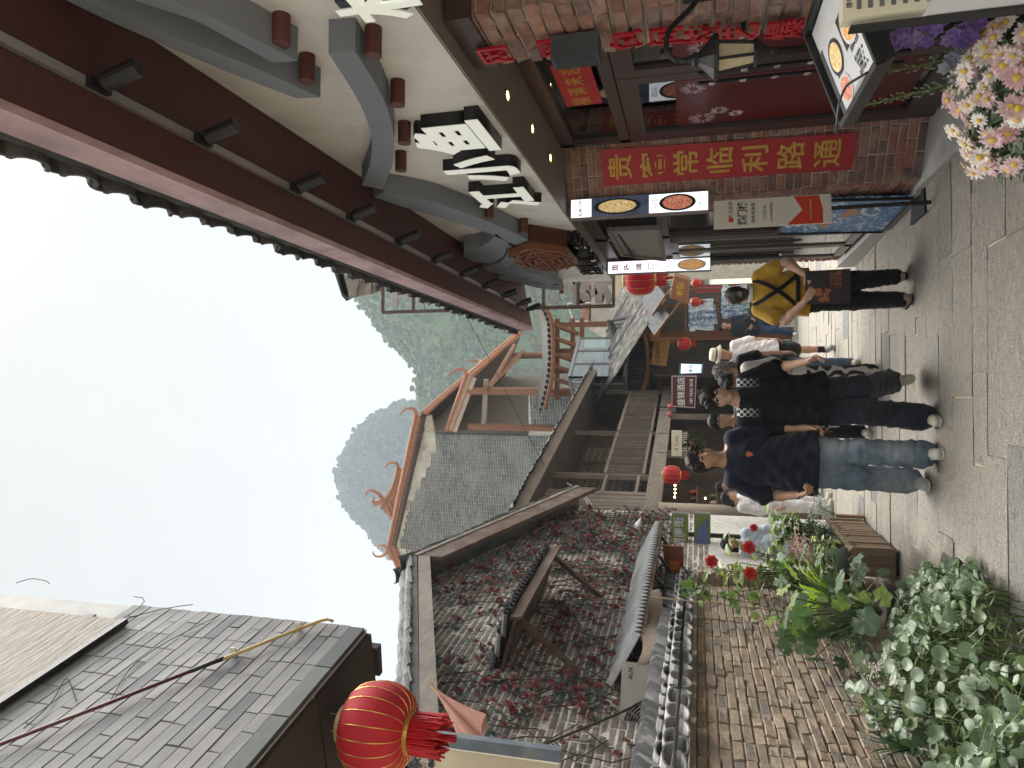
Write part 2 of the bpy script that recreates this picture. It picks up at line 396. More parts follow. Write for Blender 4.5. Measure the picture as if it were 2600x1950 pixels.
# lower walls, dark room behind the openings
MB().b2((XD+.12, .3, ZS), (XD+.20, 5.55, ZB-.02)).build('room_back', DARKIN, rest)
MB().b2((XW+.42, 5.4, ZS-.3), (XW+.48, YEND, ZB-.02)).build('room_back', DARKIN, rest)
MB().b2((XW+.05, YEND-.12, ZS-.35), (3.2, YEND-.02, 4.1)).build('end_wall', WHITEW, rest)
MB().b2((1.66, 2.6, ZS-.10), (3.0, 6.2, ZS)).build('slab', M('concrete_slab', (.34, .335, .32), .8, .12, 10, .35, 120, .003), rest)
MB().b2((1.64, 6.2, ZS-.25), (2.2, YEND, ZS)).build('plinth', M('concrete_slab', (.34, .335, .32)), rest)
# chamfered wall that carries the couplet
c0 = V(1.70, 6.06, ZS); c1 = V(2.145, 5.78, ZS)
eu = (c1-c0).normalized(); nn = V(eu.y, -eu.x, 0); nn = nn if nn.y < 0 else -nn
Lw = (c1-c0).length
w = MB().prism([c0+nn*-.12, c1+nn*-.12, c1+nn*-.012, c0+nn*-.012], (0, 0, ZB-ZS-.015)).build('brick_wall', MORT, rest)
brick_wall(w, c0-nn*.03, eu, (0, 0, 1), nn, Lw, ZB-ZS-.03, .215, .066, .011, .03, RBRICK, seed=2)
# return along the street
w2 = MB().b2((XW+.012, 6.07, ZS-.1), (XW+.13, 6.62, ZB-.015)).build('brick_wall', MORT, rest)
brick_wall(w2, (XW+.03, 6.62, ZS), (0, -1, 0), (0, 0, 1), (-1, 0, 0), .56, ZB-ZS-.03, .215, .066, .011, .03, RBRICK, seed=3)
# near pillar with the red characters
py0, py1 = 2.95, 3.42; XP = 1.69
w3 = MB().b2((XP+.014, py0+.014, ZS), (XP+.42, py1-.012, ZB-.015)).build('brick_pillar', MORT, rest)
brick_wall(w3, (XP+.03, py1, ZS), (0, -1, 0), (0, 0, 1), (-1, 0, 0), py1-py0, ZB-ZS-.03, .235, .073, .014, .032, PBRICK, seed=4, jit=.009, nmax=300)
brick_wall(w3, (XP, py0+.03, ZS), (1, 0, 0), (0, 0, 1), (0, -1, 0), .42, ZB-ZS-.03, .235, .073, .014, .032, PBRICK, seed=5, jit=.009)
MB().b2((XP-.02, py0-.03, ZB-.14), (XP+.3, py1-.02, ZB-.03)).build('pillar_capital', DFRAME, rest)
# entrance between pillar and couplet wall: doors and transom
ey0, ey1 = 3.42, 5.76
dr = MB()
for (a, b_, zz0, zz1) in [(ey0, ey0+.06, ZS, ZB), (ey1-.06, ey1, ZS, ZB), (ey0, ey1, 1.98, 2.06), (ey0, ey1, ZB-.13, ZB-.02)]: dr.b2((XD-.04, a, zz0), (XD+.05, b_, zz1))
dr.build('door_frame', DFRAME, rest)
MB().b2((XD, ey0+.06, 2.06), (XD+.01, ey1-.06, ZB-.13)).build('transom_pane', GLASS, rest)
for k, (a, b_) in enumerate([(ey0+.07, (ey0+ey1)/2-.004), ((ey0+ey1)/2+.004, ey1-.07)]):
    d = MB()
    for (p, q, zz0, zz1) in [(a, a+.10, ZS+.02, 1.97), (b_-.10, b_, ZS+.02, 1.97), (a+.1, b_-.1, 1.84, 1.97), (a+.1, b_-.1, ZS+.02, ZS+.22)]: d.b2((XD-.045, p, zz0), (XD+.005, q, zz1))
    d = d.build('door', GFRAME if 0 else DFRAME, rest)
    MB().b2((XD-.018, a+.1, ZS+.22), (XD-.012, b_-.1, 1.84)).build('pane', GLASS, d)
    MB().b2((XD-.0215, a+.16, .05), (XD-.0185, b_-.14, 1.60)).build('red_strip', M('red_film', (.075, .004, .009), .35, .1, 5, 0), d)
    # plain star bursts printed on the film
    sb = MB(); rs = random.Random(20+k)
    for (cy, cz, rr) in [(b_-.26, 1.42, .10), (b_-.38, 1.30, .07), (a+.3, 1.48, .09), (b_-.3, 1.18, .055)]:
        for i in range(26):
            t = i*2*math.pi/26+rs.uniform(-.1, .1); r0, r1 = rr*rs.uniform(.25, .5), rr*rs.uniform(.8, 1.05)
            p0 = V(XD-.0235, cy+r0*math.cos(t), cz+r0*math.sin(t)); p1 = V(XD-.0235, cy+r1*math.cos(t), cz+r1*math.sin(t)); sb.bar(p0, p1, .003, .001, (1, 0, 0))
    sb.build('firework_print', M('pale_print', (.72, .62, .62), .6, .05, 4, 0), d, kind='stuff')
    MB().b2((XD-.10, (a+.055 if k else b_-.085), .25), (XD-.085, (a+.085 if k else b_-.055), 1.45)).build('handle_plate', BLACK, d)
    for q, ch in enumerate('晚风与有美食'):
        text(ch, (XD-.101, (a+.07 if k else b_-.07), 1.36-q*.19), (0, -1, 0), (0, 0, 1), .045, M('pale_print', (.72, .62, .62)), d, .001, .01)
# street-side opening: brick head, awning window, glass doors, lintel
fr = MB()
for (a, b_, z0, z1) in [(6.62, 6.72, ZS, ZB-.02), (7.62, 7.74, ZS, ZB-.02), (9.02, 9.12, ZS, ZB-.02), (6.62, 9.12, ZB-.16, ZB-.02), (6.62, 9.12, 1.74, 1.84), (6.62, 9.12, ZS, ZS+.05)]: fr.b2((XW+.02, a, z0), (XW+.10, b_, z1))
fr.build('window_frame', DFRAME, rest)
w4 = MB().b2((XW+.03, 9.12, ZS), (XW+.13, YEND-.1, ZB-.02)).build('brick_wall', MORT, rest)
brick_wall(w4, (XW+.03, YEND-.1, ZS), (0, -1, 0), (0, 0, 1), (-1, 0, 0), YEND-.1-9.12, ZB-ZS-.03, .215, .066, .011, .02, RBRICK, seed=6)
for (a, b_) in [(7.74, 8.36), (8.38, 9.02)]:
    d = MB()
    for (p, q, z0, z1) in [(a, a+.045, ZS+.05, 1.74), (b_-.045, b_, ZS+.05, 1.74), (a, b_, 1.66, 1.74), (a, b_, ZS+.05, ZS+.12)]: d.b2((XW-.02, p, z0), (XW+.03, q, z1))
    d = d.build('glass_door', GFRAME, rest); MB().b2((XW-.002, a+.045, ZS+.12), (XW+.006, b_-.045, 1.66)).build('pane', GLASS, d)
    MB().bar((XW-.05, b_-.09, .35), (XW-.05, b_-.09, 1.3), .02).build('handle', GFRAME, d)
# dark poster panel beside the doors and its shade
MB().b2((XW+.06, 6.72, ZS+.05), (XW+.09, 7.62, 1.74)).build('dark_pane', M('black_glass', (.01, .01, .011), .12, .05, 4, 0, spec=.5), rest)
# tilted top-hung window
h = V(XW-.005, 7.30, 2.36); t0 = [PX(1545, 583, 1.69), PX(1580, 645, 1.60), PX(1688, 658, 1.60), PX(1672, 578, 1.69)]
aw = MB()
for i in range(4): aw.bar(t0[i], t0[(i+1) % 4], .045, .035)
aw = aw.build('tilted_window', GFRAME, rest); MB().poly([t0[0], t0[1], t0[2], t0[3]]).build('pane', FGLASS, aw)
MB().bar(t0[0].lerp(t0[3], .12)+V(.03, -.02, 0), t0[2].lerp(t0[1], .75)+V(-.02, 0, 0), .03, .02).build('stay', BLACK, aw)
# curved grey trim on the band
def zz(pts, o=(800, 0)): return [(o[0]+a/2.212, o[1]+b/2.212) for a, b in pts]
XT = XO-.145
def resamp(P, n):
    P = [Vector(p) for p in P]; d = [0]
    for i in range(1, len(P)): d.append(d[-1]+(P[i]-P[i-1]).length)
    r = []
    for k in range(n):
        t = d[-1]*k/(n-1); i = max(j for j in range(len(d)) if d[j] <= t+1e-9); i = min(i, len(P)-2)
        f = (t-d[i])/max(1e-9, d[i+1]-d[i]); r.append(P[i].lerp(P[i+1], f))
    for _ in range(2): r = [r[0]]+[(r[i-1]+r[i]*2+r[i+1])/4 for i in range(1, n-1)]+[r[-1]]
    return r
TR = [([(500, -120), (740, 0), (1100, 112), (1530, 352)], [(700, -120), (960, 0), (1300, 150), (1672, 342)], (0, 0)),
      ([(250, -60), (560, 95), (880, 235), (1250, 395), (1665, 552)], [(330, -60), (640, 70), (1000, 212), (1400, 365), (1800, 548)], (0, 0)),
      ([(75, 300), (140, 400), (220, 520), (290, 660), (325, 800), (310, 930), (262, 1040)], [(225, 290), (300, 400), (370, 520), (420, 640), (447, 780), (440, 920), (380, 1065)], (800, 0)),
      ([(330, 1105), (480, 1160), (750, 1238), (960, 1303), (1150, 1388), (1236, 1415)], [(385, 1083), (640, 1122), (900, 1215), (1130, 1312), (1310, 1411)], (800, 0)),
      ([(1015, 1312), (985, 1355), (920, 1392), (835, 1402)], [(1090, 1368), (1060, 1438), (990, 1482), (835, 1465)], (800, 0)),
      ([(1085, 1372), (1085, 1420), (1040, 1475), (940, 1500)], [(1150, 1420), (1130, 1465), (1080, 1503), (930, 1535)], (800, 0)),
      ([(950, 1528), (1100, 1546), (1200, 1575), (1310, 1602)], [(1000, 1508), (1150, 1520), (1270, 1547), (1367, 1592)], (800, 0)),
      ([(1000, 1562), (1150, 1592), (1250, 1616), (1330, 1630)], [(1060, 1550), (1200, 1580), (1300, 1606), (1392, 1629)], (800, 0))]
for A, B, o in TR:
    A = [PX(*p, XT) for p in zz(A, o)]; B = [PX(*p, XT) for p in zz(B, o)]
    MB().strip(resamp(A, 22), resamp(B, 22), (XO-XT+.01, 0, 0)).build('curved_trim', GREYR, rest)
# wooden pegs
for p in [(715, 38), (780, 140), (948, 70), (1010, 205), (1027, 310), (1018, 385), (1128, 480), (1243, 515), (1330, 555), (1393, 590), (1330, 682), (1410, 700), (1425, 722)]:
    a = PX(*p, XO); MB().cyl(a, a+V(-.125, 0, 0), .037, 18).build('wooden_peg', PEG, rest)
# eaves
E0 = (.978, 3.68); E1 = (XO+.3, 3.86)
MB().prism([(E0[0], -1.5, E0[1]), (E1[0], -1.5, E1[1]), (E1[0], -1.5, E1[1]+.05), (E0[0], -1.5, E0[1]+.05)], (0, YEND+.02+1.5, 0)).build('eave_boarding', MAROON, rest)
MB().prism([(.978, -1.5, 3.675), (.945, -1.5, 3.675), (.925, -1.5, 3.82), (.96, -1.5, 3.86)], (0, YEND+.05+1.5, 0)).build('fascia', MAUVE, rest)
MB().prism([(.93, -1.5, 3.835), (2.4, -1.5, 4.4), (2.4, -1.5, 4.45), (.93, -1.5, 3.865)], (0, YEND+.1+1.5, 0)).build('roof', DTILE, rest)
MB().b2((.93, -1.5, 3.84), (1.2, YEND+.08, 3.905)).build('eave_filler', DTILE, rest)
def half_tile(r, L_, th, up=1, k=7):
    P = []
    for (yy, t) in ((0, 0), (L_, 0)):
        for rr in (r, r-th):
            for i in range(k):
                a = math.pi*i/(k-1); P.append((rr*math.cos(a), yy, up*rr*math.sin(a)*.6))
    F = []
    for i in range(k-1):
        F += [(i, i+1, 2*k+i+1, 2*k+i), (k+i+1, k+i, 3*k+i, 3*k+i+1), (i+1, i, k+i, k+i+1), (2*k+i, 2*k+i+1, 3*k+i+1, 3*k+i)]
    return MB().add(P, F)
ct = half_tile(.075, .5, .02).mesh('cover_tile', DTILE); pt = half_tile(.09, .5, .02, -1).mesh('pan_tile', DTILE)
yy = 1.1; rs = random.Random(5); sl_ = V(1, 0, .385).normalized(); upn = V(-.385, 0, 1).normalized()
while yy < YEND+.1:
    e = V(.905+rs.uniform(-.012, .012), yy, 3.878+rs.uniform(-.006, .006)); j = rs.uniform(-.04, .04)
    inst('pan_tile', pt, basis(V(0, -1, 0), sl_+V(0, j, 0), upn, e+V(-.03, .112, .045)), rest)
    inst('cover_tile', ct, basis(V(0, -1, 0), sl_+V(0, j, 0), upn, e+upn*.02), rest); yy += .225
# downlights in the soffit
LAMP = ME('warm_lamp', (1, .82, .45), 6)
for i, p in enumerate([(1287, 243), (1350, 327), (1396, 401)]):
    a = PZ(*p, ZB-.013); t = thing('recessed_downlight', 'small lit round downlight set in the taupe soffit over the entrance', 'downlight', a, 'lit downlights in the soffit')
    MB().lathe([(.026, 0), (.042, 0), (.042, -.006), (.03, -.008), (.026, 0)], a, 18).build('ring', GFRAME, t); MB().lathe([(.0, -.002), (.026, -.002)], a, 18).build('lens', LAMP, t)
# light track and spotlights
zt = lambda X: 3.68+.198*(X-.978)
tr = thing('light_track', 'long pale metal light track under the maroon eaves', 'light track', (1.19, 4, zt(1.19)))
MB().b2((1.172, -1.2, zt(1.19)-.035), (1.208, 9.3, zt(1.19)-.006)).build('rail', M('grey_aluminium', (.33, .32, .31), .4, .05, 5, 0, metal=.6), tr)
spots = [(480, 490), (1100, 790), (1640, 1060), (1970, 1220)]
sy = [PX(a/2.212, b/2.212, 1.19).y for a, b in spots]+[5.0, 5.75, 6.5, 7.25, 8.0, 8.75, 9.28]
sp0 = None
for y in sy:
    t = thing('spotlight', 'black cylindrical spotlight hanging from the light track under the eaves', 'spotlight', (1.19, y, zt(1.19)-.03), 'black spotlights on the eave track')
    a = V(1.19, y, zt(1.19)-.03); d = V(.35, .12, -.93).normalized()
    MB().b2(a-V(.02, .05, .03), a+V(.02, .05, .0)).bar(a-V(0, 0, .03), a+d*.05-V(0, 0, .02), .018).build('mount', BLACK, t)
    q = a+d*.03-V(0, 0, .01)
    MB().tube([q, q+d*.15, q+d*.152, q+d*.135], [.036, .036, .029, .024], 16).build('barrel', BLACK, t, smooth=False)
# name of the house on the band: characters with black returns and pale lit faces
XL = XO-.08
right, up = V(0, -1, 0), V(0, 0, 1)
SIDE = M('black_letter_side', (.012, .012, .014), .35, .05, 4, 0)
def channel(s, p, size, parent, ext=.08, off=.03, wide=1):
    a = PX(*p, XL); ch = MB()
    o = text(s, V(XO+.001, a.y, a.z), right, up, size, SIDE, parent, ext-.004, off, 'character', wide=wide)
    text(s, V(XL+.004, a.y, a.z), right, up, size, WHITEF, o, .004, off-.006, 'lit_face', wide=wide)
sg = thing('name_sign', 'large white three character sign with black sides on the white band', 'sign', (XL, 4.3, 3.0))
for ch, p, s in [('江', (1291, 504), .50), ('小', (1233, 432), .50), ('鱼', (1166, 352), .50)]: channel(ch, p, s, sg, off=.045)
sg = thing('name_sign', 'cropped white character with black sides high on the band over the pillar', 'sign', (XL, 2.5, 2.9)); channel('林', (955, -12), .36, sg, .05, .03)
sg = thing('name_sign', 'six small white characters with deep black sides at the band end', 'sign', (XL, 7.5, 2.9))
for ch, p in [('漓', (1507, 690)), ('湘', (1499, 678)), ('烟', (1488, 664)), ('私', (1470, 643)), ('房', (1458, 629)), ('菜', (1443, 614))]: channel(ch, p, .27, sg, .10, .03)
# hexagonal carved wooden lantern box on the band
hx = thing('carved_hexagon_ornament', 'hexagonal brown wooden box ornament with carved lattice face on the white band', 'ornament', PX(1385, 668, XO-.2))
hc = PX(1382, 662, XO-.22); HEXW = MWOOD('hexagon_wood', (.20, .075, .04), .5, 2, .3, 0, 60)
hp = [V(XO-.22, hc.y+.62*math.cos(rad(60*i)), hc.z+.33*math.sin(rad(60*i))) for i in range(6)]
fb = MB()
for i in range(6): fb.prism([hp[i], hp[(i+1) % 6], hc.lerp(hp[(i+1) % 6], .9), hc.lerp(hp[i], .9)], (.22, 0, 0))
fb.build('rim', HEXW, hx); MB().prism([p+V(.06, 0, 0) for p in hp], (.15, 0, 0)).build('back_panel', M('hexagon_back', (.07, .03, .02), .7), hx)
lt = MB(); rs = random.Random(8)
for rr in (.3, .55, .8):
    q = [hc.lerp(hp[i], rr) for i in range(6)]
    for i in range(6): lt.bar(q[i], q[(i+1) % 6], .02, .03, (1, 0, 0))
for i in range(6):
    lt.bar(hc, hp[i], .018, .03, (1, 0, 0)); lt.bar(hc.lerp(hp[i], .55), hc.lerp(hp[(i+1) % 6], .8), .018, .03, (1, 0, 0)); lt.bar(hc.lerp(hp[i], .8), hp[i].lerp(hp[(i+1) % 6], .5), .018, .03, (1, 0, 0))
lt.build('lattice', HEXW, hx)
# red paper couplet with gold brush characters
cp = thing('red_couplet_banner', 'tall red couplet banner with seven gold characters on brick beside the doors', 'banner', (1.9, 5.9, 1.0))
pl = lambda x, y: PP(x, y, c0+nn*.012, nn)
K = [pl(1525, 380), pl(2180, 336), pl(2160, 430), pl(1533, 472)]
MB().prism([k+nn*.0 for k in K], nn*.006).build('paper', REDSIGN, cp)
ctr0 = (K[0]+K[3])/2; ctr1 = (K[1]+K[2])/2; eleft = -eu
rgt = eu if (eu.cross(V(0, 0, 1))).dot(nn) > 0 else -eu
for i, ch in enumerate('贵客常临利路通'):
    q = ctr0.lerp(ctr1, (i+.62)/7.3); text(ch, q+nn*.007, rgt, (0, 0, 1), .215, GOLD, cp, .004, .012, wide=1.05)
# horizontal red banner behind the transom
tb = thing('red_door_banner', 'short red banner with four gold characters above the entrance doors', 'banner', (XD-.1, 4.9, 2.3))
K = [PX(1395, 168, XD-.06), PX(1496, 158, XD-.06), PX(1530, 262, XD-.06), PX(1440, 272, XD-.06)]
MB().prism(K, (.006, 0, 0)).build('paper', REDSIGN, tb)
for i, ch in enumerate('福满来迎'):
    q = ((K[2]+K[3])/2).lerp((K[0]+K[1])/2, (i+.5)/4); text(ch, q+V(-.001, 0, 0), right, up, .14, GOLD, tb, .003, .01, wide=.9)
# red acrylic characters on the pillar, grey speaker box over them
ps = thing('red_pillar_sign', 'column of glossy red acrylic characters stuck on the brick pillar', 'sign', (XP, 3.8, 1.6))
XQ = XP-.035
for ch, p, s in [('网', (1262, 138), .17), ('网', (1415, 118), .17), ('红', (1470, 118), .15), ('包', (1598, 100), .17), ('间', (1697, 90), .17), ('技', (1790, 85), .17), ('艺', (1888, 82), .17), ('爆', (2000, 72), .17)]:
    a = PX(*p, XQ); text(ch, (XQ+.004, a.y, a.z), right, up, s, REDL, ps, .012, .014, 'character')
    MB().b2((XQ+.006, a.y-.012, a.z-.012), (XP+.02, a.y+.012, a.z+.012)).build('standoff_pin', BLACK, ps)
sk = thing('wall_speaker', 'small dark grey box speaker fixed to the brick pillar', 'speaker', PX(1460, 95, XP-.05))
a = PX(1463, 88, XP); MB().b2((XP-.13, a.y-.055, a.z-.11), (XP-.02, a.y+.055, a.z+.11)).build('cabinet', M('speaker_grey', (.055, .06, .066), .6), sk)
MB().b2((XP-.03, a.y-.02, a.z-.02), (XP+.02, a.y+.02, a.z+.02)).build('bracket', BLACK, sk)
MB().b2((XP-.134, a.y-.045, a.z-.095), (XP-.13, a.y+.045, a.z+.095)).build('grille', M('speaker_grille', (.03, .032, .035), .8, .1, 300, .4, 400), sk)
# ================================================================== LEFT SIDE: garden wall, tower, house with the rose wall
TBRICK = MP('tan_brick', [(.37, .29, .215), (.33, .265, .205), (.29, .235, .19), (.42, .34, .25), (.35, .255, .185), (.25, .225, .20), (.38, .31, .235)], .92, .3, 18, .8, 60, .012, dirt=((.20, .175, .15), 3))
TMORT = M('sandy_mortar', (.30, .245, .185), .95, .25, 25, .7, 70, .01)
CTILE = MP('weathered_tile', [(.17, .17, .17), (.26, .26, .255), (.36, .36, .35), (.13, .13, .135), (.21, .21, .205)], .85, .4, 14, .5, 70)
RTILE = MP('ridge_tile', [(.045, .046, .048), (.075, .075, .075), (.14, .14, .137), (.055, .056, .06)], .8, .4, 14, .5, 70)
XG = -2.05; GY0, GY1, GTOP = 3.0, 8.15, 1.46
gw = thing('garden_wall', 'low tan brick garden wall capped with weathered grey tiles behind the pennywort', 'wall', (XG, 5.6, gz(5.6)))
core = MB().add([(XG-.24, GY0, -.5), (XG-.014, GY0, -.5), (XG-.014, GY1, -.7), (XG-.24, GY1, -.7), (XG-.24, GY0, GTOP), (XG-.014, GY0, GTOP), (XG-.014, GY1, GTOP), (XG-.24, GY1, GTOP)], [(3, 2, 1, 0), (4, 5, 6, 7), (0, 1, 5, 4), (1, 2, 6, 5), (2, 3, 7, 6), (3, 0, 4, 7)]).build('mortar_bed', TMORT, gw)
brick_wall(gw, (XG-.03, GY0, GTOP-26*.068), (0, 1, 0), (0, 0, 1), (1, 0, 0), GY1-GY0, 26*.068, .225, .068, .012, .03, TBRICK, seed=11, jit=.007, proud=.009,
           keep=lambda u, v, w, h: u > .5 and not (v < .35 and u < 4))
pil = MB().b2((XG-.26, GY1, -.7), (XG+.10, GY1+.30, GTOP-.01)).build('end_pier', TMORT, gw)
brick_wall(gw, (XG+.09, GY1, GTOP-26*.068), (0, 1, 0), (0, 0, 1), (1, 0, 0), .30, 26*.068, .225, .068, .012, .03, TBRICK, seed=12, jit=.007)
brick_wall(gw, (XG-.25, GY1+.01, GTOP-26*.068), (1, 0, 0), (0, 0, 1), (0, -1, 0), .37, 26*.068, .225, .068, .012, .03, TBRICK, seed=13, jit=.007)
MB().b2((XG-.30, GY0, GTOP), (XG+.04, GY1+.33, GTOP+.035)).build('capping_course', TBRICK, gw)
e1 = half_tile(.105, .30, .016).mesh('drip_tile', CTILE); e2 = half_tile(.105, .30, .016, -1).mesh('drip_tile', CTILE)
rs = random.Random(15); y = GY0+.9
while y < GY1+.35:
    for row, (xx, zz_) in enumerate(((.10, .095), (.02, .175))):
        yy = y+(.07 if row else 0)+rs.uniform(-.03, .03); tilt = Matrix.Rotation(rs.uniform(-.3, .3), 3, 'Z')
        ax = tilt@V(-1, 0, .16).normalized(); lat = tilt@V(0, 1, 0)
        me = rs.choice((e1, e2)) if row == 0 else e1
        inst('drip_tile', e2 if (row == 0) else e1, basis(lat, ax, V(.16, 0, 1).normalized(), V(XG+xx+rs.uniform(-.02, .02), yy, GTOP+zz_+rs.uniform(-.008, .008))), gw)
        if row == 0: inst('drip_tile', e1, basis(lat, ax, V(.16, 0, 1).normalized(), V(XG+xx-.02, yy+.10, GTOP+zz_+.03)), gw)
    y += .20
rt = half_tile(.085, .21, .011).mesh('ridge_tile', RTILE)
y = GY0+.8
while y < GY1+.3:
    a = rad(rs.uniform(38, 50)); ax = V(rs.uniform(-.1, .1), math.cos(a), math.sin(a))
    ax.normalize(); lat = V(1, 0, 0)+V(0, 0, rs.uniform(-.15, .15)); lat = (lat-ax*lat.dot(ax)).normalized()
    inst('ridge_tile', rt, basis(lat, ax, lat.cross(ax), V(XG-.10+rs.uniform(-.015, .015), y, GTOP+.17+rs.uniform(-.01, .015))), gw); y += .036
# ---- tiled tower block, upper left
ta = rad(12.6); te = V(math.sin(ta), math.cos(ta), 0); tn = V(math.cos(ta), -math.sin(ta), 0)
TF = PY(930, 1592, 3.4); TZ = TF.z
GTILE = MP('grey_wall_tile', [(.21, .215, .222), (.25, .25, .255), (.23, .23, .235), (.275, .27, .265), (.19, .195, .205), (.125, .13, .145)], .6, .12, 8, .15, 60, .003, dirt=((.25, .245, .235), 4), st=(1, 1, .4))
tw = thing('tiled_tower_block', 'overhanging block clad in long grey tiles above the big red lantern', 'building', TF)
MB().prism([TF-tn*.012, TF-te*5-tn*.012, TF-te*5-tn*1.9, TF-tn*1.9], (0, 0, 5)).build('wall', M('tile_joint', (.58, .58, .57), .9, .1, 8, .2, 80), tw)
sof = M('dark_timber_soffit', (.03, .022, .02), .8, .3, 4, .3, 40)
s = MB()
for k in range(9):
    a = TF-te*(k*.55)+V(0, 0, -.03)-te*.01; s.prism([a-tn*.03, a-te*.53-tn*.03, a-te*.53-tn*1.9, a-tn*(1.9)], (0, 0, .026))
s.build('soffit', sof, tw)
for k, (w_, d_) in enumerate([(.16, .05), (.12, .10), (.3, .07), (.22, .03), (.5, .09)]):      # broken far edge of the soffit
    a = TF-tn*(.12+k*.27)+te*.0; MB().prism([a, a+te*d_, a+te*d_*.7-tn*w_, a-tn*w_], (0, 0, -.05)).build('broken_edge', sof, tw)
brick_wall(tw, TF-tn*.018+V(0, 0, .085), -te, (0, 0, 1), tn, 3.4, 3.6, .245, .066, .005, .02, GTILE, seed=21, jit=.0015, ch=.002, name='wall_tile', proud=.0015, keep=lambda u, v, w, h: u < 1.6+v*.75 and v < 1.2+u*1.6)
ED = MP('edge_tile_dark', [(.085, .10, .10), (.11, .125, .12), (.07, .08, .085)], .55, .2, 8, .2, 60)
for k in range(9):
    a = TF-te*(.02+k*.36); MB().prism([a-tn*.02, a-te*.352-tn*.02, a-te*.352+tn*.006, a+tn*.006], (0, 0, .082)).build('edge_tile', ED, tw)
tp = lambda x, y, o=.006: PP(x, y, TF+tn*o, tn)
pn = [tp(-60, 1535, .03), tp(318, 1574, .03), tp(180, 1668, .03), tp(-60, 1826, .03)]
pnl = MB().prism(pn, -tn*.022).build('pale_stone_panel', M('pale_stone', (.44, .40, .36), .9, .18, 30, .9, 24, .02, st=(.3, .3, 1.6)), tw)
MB().bar(tp(318, 1576, .03), tp(-60, 1828, .03), .035, .03, tn).build('panel_trim', BLACK, tw)
cd = thing('conduit_pipe', 'thin conduit pipe slanting across the grey tiles, maroon then yellow with a bent end', 'pipe', tp(560, 1675))
MB().tube([tp(-40, 1905, .03), tp(250, 1795, .03), tp(490, 1702, .03)], .0085, 10).build('maroon_length', M('maroon_pvc', (.10, .03, .035), .4), cd, True)
MB().tube([tp(485, 1704, .03), tp(530, 1686, .03), tp(568, 1672, .03)], .0105, 10).build('black_sleeve', BLACK, cd, True)
MB().tube([tp(565, 1674, .03), tp(700, 1620, .03), tp(790, 1585, .03), tp(815, 1576, .03), tp(832, 1572, .03), tp(844, 1577, .03)], .0085, 10).build('yellow_length', M('yellow_pvc', (.46, .33, .11), .45), cd, True)
for p in [(601, 1659), (763, 1595)]:
    a = tp(*p, .0); MB().bar(a-te*.02, a-te*.02+tn*.045, .012, .03).build('clip', WHITEW, cd)
vt = thing('dead_vine', 'thin leafless vine tangled over the grey tower tiles', 'vine', tp(320, 1570))
vm = M('dead_vine', (.06, .05, .045), .9)
def vine(pts, r=.0025): 
    return MB().tube(resamp([tp(*p, .012) for p in pts], 14), r, 5)
for pts in [[(-20, 1740), (120, 1660), (230, 1595), (315, 1572), (430, 1540), (490, 1535)], [(-20, 1752), (110, 1672), (225, 1605), (310, 1578), (370, 1530), (390, 1512), (340, 1515)], [(40, 1480), (80, 1468), (120, 1475), (125, 1482)], [(195, 1780), (170, 1710), (130, 1790), (60, 1850)], [(280, 1780), (330, 1690), (420, 1630), (560, 1560)]]: vine(pts).build('stem', vm, vt)
